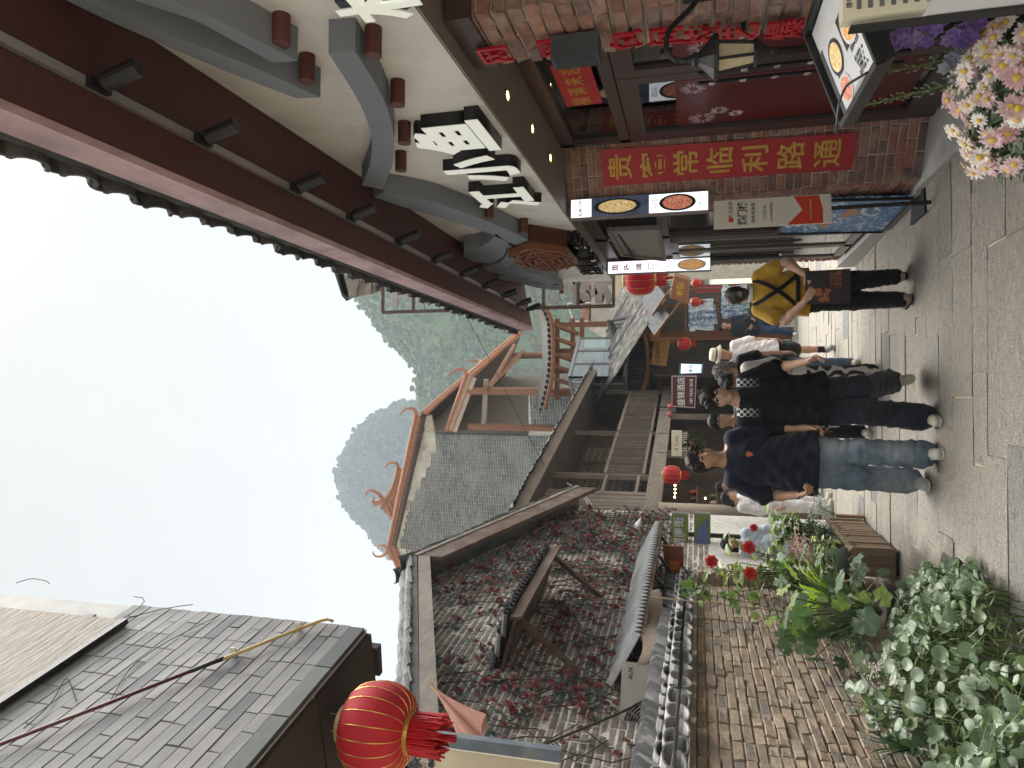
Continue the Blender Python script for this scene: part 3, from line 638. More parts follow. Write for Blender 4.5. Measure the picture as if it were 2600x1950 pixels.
# ---- lanterns
LRED = M('lantern_red_cloth', (.40, .010, .022), .7, .1, 6, .1, 200, .001); LGOLD = M('lantern_gold', (.62, .42, .12), .35, .1, 8, 0, metal=.8)
LFR = M('lantern_fringe', (.46, .012, .018), .6, .3, 40, .3, 90)
LCORE = M('lantern_cap', (.55, .42, .22), .4, .1, 8, 0, metal=.5)
def lantern(label, c, D, hang=.3, group=None, ribs=18, fringe=True, detail=1, sq=.74):
    c = Vector(c); t = thing('red_lantern', label, 'lantern', c, group); R = D/2; Hh = R*sq
    prof = [(R*.42, -Hh)]+[(R*(.42+.58*math.cos(a)**.75), Hh*math.sin(a)) for a in [rad(x) for x in range(-75, 80, 15)]]+[(R*.42, Hh)]
    nb = ribs*4 if detail else 24
    MB().lathe(prof, c, nb, wob=lambda a, z: 1-.018*abs(math.cos(a*ribs/2))**6).build('body', LRED, t, True)
    g = MB()
    for i in range(ribs):
        a = 2*math.pi*i/ribs+math.pi/ribs; g.tube([c+V(math.cos(a)*r*1.004, math.sin(a)*r*1.004, z) for r, z in prof], D*.0055, 4)
    g.build('gold_rib', LGOLD, t)
    MB().lathe([(R*.40, Hh), (R*.43, Hh), (R*.43, Hh+R*.16), (R*.36, Hh+R*.2), (R*.36, Hh)], c, 24).build('top_cap', LCORE, t)
    MB().lathe([(R*.40, -Hh), (R*.45, -Hh), (R*.45, -Hh-R*.1), (R*.40, -Hh-R*.1)], c, 24).build('lower_ring', LGOLD, t)
    if fringe:
        f = MB(); rs = random.Random(4); n = 90 if detail else 40
        for i in range(n):
            a = 2*math.pi*i/n; r = R*.43*rs.uniform(.9, 1.02); l = R*rs.uniform(.62, .78)
            p = c+V(math.cos(a)*r, math.sin(a)*r, -Hh-R*.09); f.tube([p, p+V(math.cos(a)*.01*R, math.sin(a)*.01*R, -l*.5), p+V(rs.uniform(-.05, .05)*R, rs.uniform(-.05, .05)*R, -l)], R*.026, 3)
        f.build('fringe', LFR, t)
        q = c+V(0, 0, -Hh-R*.55); s = MB(); s.lathe([(0, .05*D), (.035*D, .03*D), (.04*D, -.03*D), (.02*D, -.04*D)], q, 12); s.tube([c+V(0, 0, -Hh), q], D*.006, 5); s.build('tassel_bead', LGOLD, t, True)
        f = MB()
        for i in range(26):
            a = 2*math.pi*i/26*3.1; r = D*.03*rs.uniform(.2, 1); p = q+V(math.cos(a)*r, math.sin(a)*r, -.03*D); f.tube([p, p+V(math.cos(a)*r*.4, math.sin(a)*r*.4, -.24*D)], D*.006, 3)
        f.build('tassel', LFR, t)
    w = MB()
    for sx in (-1, 1): w.tube([c+V(sx*R*.2, 0, Hh+R*.19), c+V(sx*R*.2, 0, Hh+hang)], D*.006, 5)
    w.build('hanging_wire', M('brass_wire', (.45, .36, .2), .4, .05, 4, 0, metal=.6), t)
    return t
lc = PY(962, 1850, 2.98)
lantern('large red cloth lantern with gold ribs and fringe under the tiled block', lc, .405, max(.1, TZ-.01-lc.z-.15), ribs=20)
# ---- house with the rose wall (gable turned 8 degrees)
ra = rad(8); re_ = V(math.sin(ra), math.cos(ra), 0); rn_ = V(math.cos(ra), -math.sin(ra), 0); RP = V(-2.6, 7, 0)
rp = lambda x, y, o=0: PP(x, y, RP+rn_*o, rn_)
sof_ = lambda q: (q-RP).dot(re_)
PK = rp(1062, 1478); gl = rp(1075, 1900); gr = rp(1474, 1285)
s0, s1, sp_ = 5.2-7, 5.05, sof_(PK); zpk = PK.z; slope = .416
zr = lambda s_: zpk-slope*abs(s_-sp_)
BBRICK = MP('grey_brown_brick', [(.25, .215, .185), (.29, .25, .215), (.21, .185, .165), (.32, .275, .235), (.18, .165, .155)], .9, .3, 16, .6, 60, .008, dirt=((.10, .09, .08), 2.5))
BMORT = M('pale_mortar', (.60, .58, .54), .95, .25, 20, .6, 70, .006)
rh = thing('rose_wall_house', 'old brick house whose gable wall is covered with climbing artificial roses', 'house', RP+V(0, 0, gz(7)))
at = lambda s_, z, o=0: RP+re_*s_+rn_*o+V(0, 0, z)
pent = [at(s0, -.6), at(s1, -.9), at(s1, zr(s1)-.05), at(sp_, zpk-.05), at(s0, zr(s0)-.05)]
rw = MB().prism([p-rn_*.006 for p in pent], -rn_*.3).build('gable_wall', BMORT, rh)
brick_wall(rw, at(s0, 1.3, -.03), re_, (0, 0, 1), rn_, s1-s0, 3.7, .245, .072, .015, .03, BBRICK, seed=31, jit=.005, keep=lambda u, v, w, h: v+1.3+h < zr(s0+u)-.05)
# near return wall, towards the camera
MB().prism([at(s0, -.6, -.02), at(s0, -.6, -2.6), at(s0, zr(s0), -2.6), at(s0, zr(s0), -.02)], re_*.2).build('return_wall', BMORT, rh)
brick_wall(rh, at(s0+.03, 1.3, -2.0), rn_, (0, 0, 1), -re_, 2.0, 2.3, .245, .072, .010, .03, BBRICK, seed=32, jit=.005)
OLDW = MWOOD('old_brown_timber', (.085, .05, .036), .8, 1, .4, .15, 30, grey=(.16, .13, .11))
PALEW = MWOOD('pale_weathered_timber', (.27, .235, .20), .85, 1, .35, .1, 25, grey=(.16, .14, .125))
def rake(sa, sb, o0, o1, zoff, h, mat, nm):
    q = [at(sa, zr(sa)+zoff, o0), at(sb, zr(sb)+zoff, o0), at(sb, zr(sb)+zoff-h, o0), at(sa, zr(sa)+zoff-h, o0)]
    return MB().prism(q, rn_*(o1-o0)).build(nm, mat, rh)
rake(s0-.5, sp_+.02, .30, .36, .0, .16, PALEW, 'barge_board'); rake(sp_, s1+.05, .30, .36, .0, .34, OLDW, 'barge_board'); rake(sp_-.02, s1+.1, .29, .375, .05, .06, PALEW, 'barge_batten')
for a, b_ in ((s0-.5, sp_), (sp_, s1+.1)):
    q = [at(a, zr(a)+.0, .36), at(b_, zr(b_)+.0, .36), at(b_, zr(b_)+.0, -2.5), at(a, zr(a)+.0, -2.5)]
    MB().prism(q, (0, 0, .08)).build('roof_slope', DTILE, rh)
vt_ = half_tile(.10, .22, .014).mesh('verge_tile', RTILE); rs = random.Random(9)
for (a, b_, sg_) in ((s0-.5, sp_, 1), (sp_, s1+.1, -1)):
    n = int((b_-a)/.09); dv = (re_*sg_+V(0, 0, slope)).normalized()
    for i in range(n):
        s_ = a+(b_-a)*(i+.5)/n
        for rr in range(2):
            inst('verge_tile', vt_, basis(rn_, dv+V(0, 0, .25+rs.uniform(-.1, .1)), rn_.cross(dv)*(1), at(s_, zr(s_)+.07+rr*.07+rs.uniform(-.012, .012), .28-rr*.14+rs.uniform(-.02, .02))), rh)
# window hood on braces
h0 = rp(1376, 1500); h1 = rp(1268, 1705); sa, sb = sof_(h1), sof_(h0); zh = (h0.z+h1.z)/2
hd = MB().prism([at(sa, zh, 0), at(sb, zh, 0), at(sb, zh-.16, .55), at(sa, zh-.16, .55)], (0, 0, -.035)).build('window_hood', OLDW, rh)
MB().prism([at(sa, zh-.12, .53), at(sb, zh-.12, .53), at(sb, zh-.24, .55), at(sa, zh-.24, .55)], rn_*.03).build('hood_fascia', OLDW, rh)
for s_ in (sa+.12, sb-.12): MB().bar(at(s_, zh-.2, .48), at(s_, zh-.75, .02), .05).build('hood_brace', OLDW, rh)
n = int((sb-sa)/.085)
for i in range(n):
    s_ = sa+(sb-sa)*(i+.5)/n
    for q in range(3): inst('hood_tile', vt_, basis(re_, -rn_+V(0, 0, .25), V(0, 0, 1), at(s_, zh-.10+q*.055+rs.uniform(-.015, .015), .60-q*.2)), rh)
# artificial roses
ROSE = MLEAF('cloth_rose', [(.22, .06, .075), (.28, .10, .115), (.15, .05, .06), (.34, .17, .17)], .8, .1); RLEAF = MLEAF('cloth_rose_leaf', [(.06, .095, .08), (.085, .115, .095), (.055, .07, .06)], .75, .1)
def rose_mesh(seed):
    r = random.Random(seed); m = MB()
    for ring, (n, rr, zt_) in enumerate([(5, .055, .0), (5, .042, .018), (4, .028, .03), (3, .014, .036)]):
        for i in range(n):
            a = 2*math.pi*i/n+ring*.6+r.uniform(-.2, .2); d = V(math.cos(a), math.sin(a), 0); t = V(-d.y, d.x, 0); w_ = rr*.75
            m.add([d*rr*.2, d*rr*.8+t*w_+V(0, 0, zt_), d*rr*1.15+V(0, 0, zt_+.012), d*rr*.8-t*w_+V(0, 0, zt_)], [(0, 1, 2), (0, 2, 3)])
    return m.mesh('rose', ROSE)
def lf_mesh(seed):
    r = random.Random(seed); m = MB()
    for i in range(7):
        a = r.uniform(0, 6.28); d = V(math.cos(a), math.sin(a), r.uniform(-.1, .35)); t = V(-d.y, d.x, 0); l = r.uniform(.05, .09); b0 = V(r.uniform(-.05, .05), r.uniform(-.05, .05), 0)
        m.add([b0, b0+d*l*.5+t*l*.3, b0+d*l, b0+d*l*.5-t*l*.3], [(0, 1, 2), (0, 2, 3)])
    return m.mesh('rose_leaf', RLEAF)
RM = [rose_mesh(i) for i in range(6)]; LM = [lf_mesh(i) for i in range(6)]
rose = thing('climbing_rose', 'dense dusty red artificial climbing roses on the old gable wall', 'rose', at(1, 3, .05))
rs = random.Random(77); pts = []
def rose_ok(s_, z):
    if not (s0+.15 < s_ < s1-.05 and 1.75 < z < zr(s_)-.12): return False
    if sa-.1 < s_ < sb+.1 and zh-1.05 < z < zh-.3: return rs.random() < .9
    dens = .25+.75*max(0, math.sin(s_*2.3+z*1.1)*.5+.5) if s_ < 2.2 else .95
    if z > zr(s_)-.55 and s_ < sp_-.2: dens *= .35
    if z < 2.2: dens *= .8
    return rs.random() < dens
while len(pts) < 760:
    s_ = rs.uniform(s0, s1); z = rs.uniform(1.7, 5)
    if rose_ok(s_, z): pts.append((s_, z))
pts.sort()
nrose = 0
lmb = MB(); lrn = []; rmb = MB(); rrn = []
for s_, z in pts:
    p = at(s_, z, .03+rs.random()*.09); q = rn_.to_track_quat('Z', 'Y').to_matrix()@Matrix.Rotation(rs.uniform(0, 6.28), 3, 'Z')@Matrix.Rotation(rs.uniform(-.6, .6), 3, 'X')
    sc = rs.uniform(.45, .85); T = Matrix.Translation(p)@q.to_4x4()@Matrix.Scale(sc, 4)
    if nrose < 300 and s_ < 3.4: inst('rose_bloom', rs.choice(RM), T, rose); nrose += 1
    else:
        me = rs.choice(RM); rmb.add([T@v.co for v in me.vertices], [tuple(f.vertices) for f in me.polygons]); rrn += [rs.random()]*len(me.vertices)
    for k in range(1 if s_ < 2.0 else 2):
        me = rs.choice(LM); T2 = Matrix.Translation(p+re_*rs.uniform(-.12, .12)+V(0, 0, rs.uniform(-.12, .12))-rn_*.02)@q.to_4x4()@Matrix.Scale(sc*1.1, 4)
        lmb.add([T2@v.co for v in me.vertices], [tuple(f.vertices) for f in me.polygons]); lrn += [rs.random()]*len(me.vertices)
lmb.build('rose_foliage', RLEAF, rose, rnd=lrn, kind='stuff'); rmb.build('rose_blooms_beyond', ROSE, rose, rnd=rrn, kind='stuff')
stm = MB()
for i in range(60):
    s_ = rs.uniform(s0+.2, s1-.2); z0 = rs.uniform(1.7, 2.4); z1 = min(zr(s_)-.2, z0+rs.uniform(.8, 2.6))
    if z1 < z0+.3: continue
    stm.tube([at(s_+rs.uniform(-.25, .25), z0+(z1-z0)*k/6, .025+rs.random()*.03) for k in range(7)], .006, 4)
stm.build('rose_stem', M('rose_stem_bark', (.07, .05, .04), .9), rose)
# grey corrugated awning under the rose wall
A_f, A_n = rp(1652, 1352, .4), rp(1588, 1655, .4); aw0, aw1 = sof_(A_f), sof_(A_n); za = (A_f.z+A_n.z)/2; zs_ = lambda s_: A_n.z+(A_f.z-A_n.z)*(s_-aw1)/(aw0-aw1)-za
an = thing('corrugated_awning', 'grey corrugated awning jutting from the foot of the rose wall', 'awning', at((aw0+aw1)/2, za, .4))
AWM = M('grey_awning_sheet', (.27, .275, .285), .6, .25, 6, .3, 40, stain=((.13, .13, .135), 2))
nn_ = int((aw0-aw1)/.085)*2; sA = lambda i: aw1+(aw0-aw1)*i/nn_
A_ = [at(sA(i), za+zs_(sA(i))+.16+(.03 if i % 2 else -.03), .06) for i in range(nn_+1)]; B_ = [at(sA(i), za+zs_(sA(i))-.10+(.034 if i % 2 else -.034), .58) for i in range(nn_+1)]
MB().add(A_+B_+[p+V(0, 0, -.008) for p in A_+B_], sum([[(i, i+1, nn_+2+i, nn_+1+i), (2*nn_+2+nn_+1+i, 2*nn_+2+nn_+2+i, 2*nn_+3+i, 2*nn_+2+i), (nn_+1+i, nn_+2+i, 3*nn_+4+i, 3*nn_+3+i)] for i in range(nn_)], [])).build('sheet', AWM, an)
MB().bar(at(aw1, za+zs_(aw1)-.15, .54), at(aw0, za+zs_(aw0)-.15, .54), .04).bar(at(aw1, za+zs_(aw1)+.08, .05), at(aw0, za+zs_(aw0)+.08, .05), .05).build('purlin', OLDW, an)
for k in range(5):
    s_ = aw1+(aw0-aw1)*(k+.3)/5; MB().bar(at(s_, za+zs_(s_)-.16, .52), at(s_, za+zs_(s_)-.5, .03), .03).build('bracket', BLACK, an)
tarp = MB().grid(lambda u, v: at(aw1-.5+u*1.5, za+zs_(aw1)-.14-v*(.08+.08*math.sin(u*3))-.03*math.sin(u*9), .56+.05*math.sin(u*7)*v), 16, 4).build('hanging_sheet_edge', M('brown_tarp', (.13, .095, .07), .8, .2, 8, .3, 30), an)
# outdoor unit of an air conditioner
ACW = M('ac_white', (.38, .37, .34), .5, .12, 5, .05, 60, stain=((.36, .34, .30), 3))
ac = thing('air_conditioner_unit', 'dusty white air conditioner outdoor unit above the garden wall', 'air conditioner', at(.25, 1.7, .35))
acp = PY(1650, 1815, 6.1); A0 = V(acp.x, acp.y, acp.z)
ax_ = V(.93, .37, 0).normalized(); an_ = V(.37, -.93, 0).normalized()
def ab(u, v, w_): return A0+ax_*u+V(0, 0, v)+an_*w_
MB().prism([ab(-.4, -.27, 0), ab(.4, -.27, 0), ab(.4, .25, 0), ab(-.4, .25, 0)], -an_*.3).build('casing', ACW, ac)
g = MB()
for r in np.linspace(.03, .22, 9): g.tube([ab(-.1+r*math.cos(a), r*math.sin(a), .012) for a in np.linspace(0, 2*math.pi, 25)], .003, 4, False)
for i in range(12): a = i*math.pi/6; g.tube([ab(-.1+.02*math.cos(a), .02*math.sin(a), .016), ab(-.1+.22*math.cos(a+.5), .22*math.sin(a+.5), .014)], .003, 4)
g.build('fan_grille', ACW, ac); MB().poly([ab(-.1+.22*math.cos(a), .22*math.sin(a), .003) for a in np.linspace(0, 2*math.pi, 25)[:-1]]).build('fan_opening', BLACK, ac)
text('AUX', ab(.31, .17, .002), ax_, (0, 0, 1), .05, BLACK, ac, .002, .02)
MB().bar(ab(-.4, -.30, -.05), ab(.4, -.30, -.05), .05, .04).bar(ab(-.3, -.30, -.05), ab(-.3, -.5, -.5), .03).bar(ab(.3, -.30, -.05), ab(.3, -.5, -.5), .03).build('bracket', BLACK, ac)
# cream signboard with blue-grey frame at the left
cs = thing('cream_signboard', 'cream signboard with black lettering in a blue grey frame behind the lantern', 'sign', PY(1250, 1945, 4.2))
cp_ = lambda x, y, Y=4.2: PY(x, y, Y)
K = [cp_(1040, 2250), cp_(1090, 1895), cp_(1420, 1942), cp_(1420, 2250)]
MB().prism(K, (0, .05, 0)).build('panel', M('cream_panel', (.50, .45, .34), .7, .05, 4, .05), cs)
MB().bar(cp_(1060, 1868, 4.18), cp_(1425, 1916, 4.18), .07, .06).build('frame', M('blue_grey_metal', (.11, .14, .18), .5, .15, 6, .1, stain=((.2, .2, .2), 6)), cs)
text('茶', cp_(1056, 1940, 4.19), (1, 0, 0), (0, 0, 1), .10, BLACK, cs, .002, .02); text('Tea', cp_(1092, 1945, 4.19), (1, 0, 0), (0, 0, 1), .085, BLACK, cs, .002, .03)
# folded pink parasol
um = thing('folded_parasol', 'dusty pink folded parasol leaning out from the house corner', 'parasol', PY(1190, 1885, 4.9))
q = lambda x, y: PY(x, y, 4.9)
tipq = q(1097, 1742); basq = q(1222, 1872); axu = (basq-tipq)
PK_ = M('dusty_pink_canvas', (.42, .225, .19), .85, .15, 10, .3, 60)
def para(u, v):
    a = u*2*math.pi; r = .012+.15*v**1.6; fold = 1+.4*math.cos(a*4); side = V(.7, .3, .6); s2 = axu.normalized().cross(side).normalized(); s3 = axu.normalized().cross(s2)
    return tipq+axu*v*(1-.18*max(0, math.cos(a*2)))+(s2*math.cos(a)+s3*math.sin(a)*.45)*r*fold
MB().grid(para, 40, 14).build('canvas', PK_, um); MB().cyl(tipq-axu*.03, basq+axu*.25, .012).build('pole', M('brass_wire', (.45, .36, .2)), um)
# black cable sagging over the garden wall
kb = thing('black_cable', 'black cable running from the air conditioner up over the tiles', 'cable', PY(1560, 1850, 5))
MB().tube(resamp([PY(1345, 1905, 4.6), PY(1480, 1850, 4.9), PY(1600, 1800, 5.2), PY(1690, 1745, 5.6)], 12), .009, 6).build('cable_run', BLACK, kb)
# ================================================================== MIDDLE DISTANCE: balcony house, gable house, gate, shops, hills
ma = rad(17); e1 = V(math.sin(ma), math.cos(ma), 0); e2 = V(math.cos(ma), -math.sin(ma), 0); UP = V(0, 0, 1)
# ---- timber house with the balcony
B0 = V(-2.2, 12.6, 0)
bp = lambda x, y, o=0: PP(x, y, B0+e2*o, e2)
bat = lambda s_, z, o=0: B0+e1*s_+e2*o+V(0, 0, z)
bs = lambda q: (q-B0).dot(e1)
GW = MWOOD('grey_weathered_wood', (.20, .165, .135), .9, 2, .4, .2, 30, grey=(.13, .115, .105))
GWH = MWOOD('grey_weathered_rail', (.215, .18, .15), .9, 1, .4, .2, 30, grey=(.14, .12, .11))
bh_ = thing('balcony_house', 'weathered timber house with railed balcony and tiled roof over the street', 'house', B0+V(0, 0, gz(12.6)))
SA, SB = -.9, 8.3; ZF = 2.33; ZE = 4.38
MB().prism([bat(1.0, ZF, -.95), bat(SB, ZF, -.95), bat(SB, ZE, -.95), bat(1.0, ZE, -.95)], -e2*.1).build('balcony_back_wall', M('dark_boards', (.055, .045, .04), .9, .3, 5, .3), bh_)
MB().prism([bat(SA, ZF-.1, 0), bat(SB, ZF-.1, 0), bat(SB, ZF-.1, -3), bat(SA, ZF-.1, -3)], (0, 0, .08)).build('upper_floor', GW, bh_)
MB().bar(bat(SA, ZF-.08, .02), bat(SB+.1, ZF-.08, .02), .16, .30).build('floor_beam', GWH, bh_)
MB().bar(bat(SB+.02, ZF-.3, .1), bat(SB-2.2, ZF-.26, .1), .1, .14).build('floor_beam', GWH, bh_)
MB().prism([bat(SB-.1, ZF, -.1), bat(SB-.1, ZF, -3), bat(SB-.1, ZE, -3), bat(SB-.1, ZE, -.1)], e1*.06).build('end_boards', M('dark_boards', (.055, .045, .04)), bh_)
# boarded bay at the near end, plank by plank
s_ = SA
while s_ < 1.05:
    w_ = random.uniform(.13, .2); z1 = ZE-.05
    for (za_, zb_) in ([(ZF, z1)] if not (-.75 < s_ < .3) else [(ZF, 2.98), (3.52, z1)]):
        MB().prism([bat(s_, za_, .03), bat(s_+w_-.012, za_, .03), bat(s_+w_-.012, zb_, .03), bat(s_, zb_, .03)], e2*random.uniform(.02, .03)).build('plank', GW, bh_)
    s_ += w_
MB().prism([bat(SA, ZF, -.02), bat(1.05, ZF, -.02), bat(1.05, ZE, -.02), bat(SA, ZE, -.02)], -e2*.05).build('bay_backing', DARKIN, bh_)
def lattice(parent, sa_, sb_, z0, z1, o, nx, nz, mat, t=.022, nm='lattice_window'):
    g = MB()
    for i in range(nx+1): q = sa_+(sb_-sa_)*i/nx; g.bar(bat(q, z0, o), bat(q, z1, o), t, t, e2)
    for i in range(nz+1): q = z0+(z1-z0)*i/nz; g.bar(bat(sa_, q, o+.002), bat(sb_, q, o+.002), t, t, e2)
    return g.build(nm, mat, parent)
lattice(bh_, -.72, .3, 2.98, 3.52, .05, 7, 5, GWH)
MB().bar(bat(-.8, 2.95, .06), bat(.4, 2.95, .06), .06, .07).bar(bat(-.8, 3.55, .06), bat(.4, 3.55, .06), .06, .07).build('window_rail', GWH, bh_)
# balcony posts, rails and balusters
for s_ in (1.05, 2.0, 4.6, SB-.25): MB().bar(bat(s_, ZF, 0), bat(s_, ZE, 0), .11).build('balcony_post', GW, bh_)
for (a, b_) in ((2.06, 4.54), (4.66, SB-.31)):
    MB().bar(bat(a, 3.30, .03), bat(b_, 3.30, .03), .07, .07).build('top_rail', GWH, bh_); MB().bar(bat(a, 2.52, .03), bat(b_, 2.52, .03), .06, .06).build('bottom_rail', GWH, bh_)
    n = int((b_-a)/.16)
    for i in range(n): MB().bar(bat(a+(b_-a)*(i+.5)/n, 2.55, .03), bat(a+(b_-a)*(i+.5)/n, 3.27, .03), .045).build('baluster', GWH, bh_)
MB().bar(bat(1.05, 3.25, .03), bat(2.0, 3.25, .03), .06).bar(bat(1.05, 2.6, .03), bat(2.0, 2.6, .03), .06).build('bay_rail', GWH, bh_)
lattice(bh_, 2.3, 4.4, 2.7, 4.1, -.90, 14, 9, GW, .02); lattice(bh_, 5.0, 5.9, 2.5, 4.2, -.90, 8, 10, GW, .02)
# street floor: posts, dark shop, lattice window beside the pillar
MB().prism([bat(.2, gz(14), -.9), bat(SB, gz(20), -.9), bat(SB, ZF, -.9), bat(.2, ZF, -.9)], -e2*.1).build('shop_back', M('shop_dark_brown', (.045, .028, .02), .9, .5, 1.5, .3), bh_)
MB().prism([bat(SA-.3, gz(12)-.2, .0), bat(.35, gz(12)-.3, .0), bat(.35, ZF-.2, .0), bat(SA-.3, ZF-.2, .0)], -e2*.12).build('bay_wall', M('dark_boards', (.055, .045, .04)), bh_)
MB().lathe([(.15, gz(13)-.1), (.14, ZF-.2)], bat(.45, 0, .05), 14).build('log_pillar', MWOOD('bare_log', (.30, .25, .19), .85, 2, .25, 0, 20), bh_, True)
for s_ in (3.4, 6.0, SB-.1): MB().bar(bat(s_, gz(16)-.3, -.02), bat(s_, ZF-.2, -.02), .14).build('shop_post', GW, bh_)
lattice(bh_, -.85, .2, 1.55, 2.1, .06, 4, 3, M('white_lattice', (.42, .40, .37), .8), .03); MB().prism([bat(-.85, 1.55, .02), bat(.2, 1.55, .02), bat(.2, 2.1, .02), bat(-.85, 2.1, .02)], e2*.01).build('window_pane', M('black_glass', (.01, .01, .011)), bh_)
# roof: hipped, with tile ends along the eave
RO = .65; ez = ZE+.05; r1, r2, r3, r4 = bat(SA-.2, ez, RO), bat(SB+.5, ez, RO), bat(SB+.5, ez, -3.6), bat(SA-.2, ez, -3.6); q1, q2 = bat(SA+1.5, ez+1.15, -1.5), bat(SB+.3, ez+1.15, -1.5)
rf = MB().add([r1, r2, r3, r4, q1, q2], [(0, 1, 5, 4), (2, 3, 4, 5), (3, 0, 4), (1, 2, 5)]).build('roof', DTILE, bh_)
MB().add([p-V(0, 0, .09) for p in (r1, r2, r3, r4)], [(3, 2, 1, 0)]).build('eave_soffit', M('dark_boards', (.055, .045, .04)), bh_)
MB().bar(r1-V(0, 0, .1), r2-V(0, 0, .1), .04, .2).build('eave_fascia', GWH, bh_); MB().bar(r1-V(0, 0, .1), r4-V(0, 0, .1), .04, .2).build('eave_fascia', GWH, bh_)
ft = half_tile(.08, .55, .016).mesh('roof_tile', RTILE); rs = random.Random(41)
dn = (q1-r1); 
def tile_rows(A, B, C, D, n, rows, parent, me, nm, nmax=300, lift=.02, mat=None):
    """A-B eave, D-C ridge; curved tiles row by row, the ones at the eave as parts"""
    mb = MB(); rn = []; cnt = 0
    for r in range(rows):
        for i in range(n):
            u = (i+.5)/n; v = r/rows; p = A.lerp(B, u).lerp(D.lerp(C, u), v); d = (D.lerp(C, u)-A.lerp(B, u)).normalized(); lat = (B-A).normalized(); lat = (lat-d*lat.dot(d)).normalized(); nn2 = lat.cross(d)
            if nn2.z < 0: nn2 = -nn2; lat = -lat
            T = basis(lat, d, nn2, p+nn2*(lift+rs.uniform(-.01, .012))-d*.04)@Matrix.Rotation(rs.uniform(-.06, .06), 4, 'Z')
            if cnt < nmax and r < 1: inst(nm, me, T, parent); cnt += 1
            else: mb.add([T@q.co for q in me.vertices], [tuple(f.vertices) for f in me.polygons]); rn += [rs.random()]*len(me.vertices)
    if mb.v: mb.build(nm+'s_beyond', me.materials[0], parent, rnd=rn, kind='stuff')
tile_rows(r1+e2*.1-V(0, 0, .05), r2+e2*.1-V(0, 0, .05), q2, q1, 50, 6, rf, ft, 'roof_tile', lift=.02)
tile_rows(r4, r1, q1, q1+V(-.01, 0, 0), 30, 7, rf, half_tile(.07, .42, .012).mesh('roof_tile', RTILE), 'roof_tile', lift=.03)
MB().tube([q1, q1.lerp(q2, .5), q2], .09, 8).tube([r1, r1.lerp(q1, .5)+V(0, 0, .03), q1], .08, 8).build('ridge', RTILE, bh_)
# ---- grey brick gable house with terracotta ridges
CG = PY(1290, 1104, 24.0)
gp = lambda x, y, o=0: PP(x, y, CG-e1*o, e1)
gh = thing('grey_gable_house', 'tall grey brick house with stepped white gable band and terracotta upturned ridges', 'house', V(CG.x, CG.y, gz(24)))
WPL = M('stained_white_plaster', (.50, .485, .44), .9, .16, 2.5, .3, 30, .01, stain=((.22, .21, .19), 1.2))
FBRICK = MP('blue_grey_brick', [(.13, .145, .15), (.155, .165, .17), (.18, .188, .19), (.11, .122, .128)], .85, .25, 3, .4, 30, dirt=((.26, .27, .27), .8))
FM = M('white_joint', (.50, .50, .48), .9, .15, 3, .3, 40)
GT = MWOOD('orange_timber', (.235, .115, .07), .6, 2, .3, .1, 20); PT = M('terracotta_ridge', (.34, .15, .085), .7, .25, 6, .4, 40, stain=((.2, .13, .10), 3))
pw = [gp(1290, 1104), gp(1066, 1094), gp(998, 1388), gp(1050, 1500), gp(1330, 1500)]
pw = [V(p.x, p.y, p.z) for p in pw]; pw[0].z = 2; pw[4].z = 2
gwl = MB().prism(pw, e1*.3).build('gable_wall', FM, gh)
def inpoly(x, y, P):
    c = False; n = len(P)
    for i in range(n):
        x1, y1 = P[i]; x2, y2 = P[(i+1) % n]
        if (y1 > y) != (y2 > y) and x < (x2-x1)*(y-y1)/(y2-y1)+x1: c = not c
    return c
orig = pw[0]; gu = lambda p: ((p-orig).dot(-e2), p.z-6.0)
poly2 = [gu(p) for p in pw]
brick_wall(gwl, V(orig.x, orig.y, 6.0)+e1*.012, -e2, UP, -e1, 7.2, 8.0, .30, .095, .018, .03, FBRICK, seed=51, jit=.004, allstuff=True, keep=lambda u, v, w, h: inpoly(u, v, poly2) and inpoly(u, v+.3, poly2))
stp = [(1104, 1092), (1108, 1150), (1095, 1152), (1093, 1185), (1082, 1187), (1080, 1212), (1070, 1213), (1067, 1243), (1056, 1245), (1052, 1268), (1043, 1270), (1038, 1296), (1029, 1298), (1024, 1322), (1013, 1324), (1008, 1342), (1012, 1392), (1030, 1394), (1034, 1420), (1048, 1422), (1052, 1450), (1066, 1452), (1072, 1500)]
top = [(1066, 1094), (998, 1388), (1050, 1500)]
A_ = [gp(*p, .03) for p in stp]
def rake_pt(y_):                      # top edge at the same y pixel
    if y_ < 1388: return (1066+(998-1066)*(y_-1094)/(1388-1094), y_)
    return (998+(1050-998)*(y_-1388)/(1500-1388), y_)
B_ = [gp(*rake_pt(p[1]), .03) for p in stp]
MB().strip(A_, B_, e1*.025).build('stepped_plaster_band', WPL, gh)
def ridge_run(P, r, parent, curl=None, mat=None, tiles=True):
    P = resamp(P, 30); t = MB().tube(P, r, 8)
    t.tube([p-V(0, 0, r*1.8) for p in P], r*.8, 6)
    o = t.build('ridge', mat or PT, parent, True)
    if tiles:
        mb = MB()
        for i in range(29):
            for q in range(2):
                p = P[i].lerp(P[i+1], q*.5); mb.box(p-V(0, 0, r*3.2), (r*1.3, r*1.3, r*.9), Matrix.Rotation(.5, 3, 'Y'))
        mb.build('ridge_tile_ends', mat or PT, parent, kind='stuff')
    if curl:
        d = (P[-1]-P[-2]).normalized(); K_ = []
        for k in range(9): a = k/8*rad(170); K_.append(P[-1]+d*curl*.75*math.sin(a)+V(0, 0, curl*(1-math.cos(a))*.75))
        MB().tube(K_, [r*(1.1-.09*k) for k in range(9)], 8).build('upturned_tip', mat or PT, parent, True)
ridge_run([gp(985, 1392, .15), gp(1020, 1222, .15), gp(1052, 1072, .15), gp(1056, 1056, .15)], .075, gh, .42)
ridge_run([gp(985, 1384, .15), gp(1030, 1490, .15)], .075, gh)
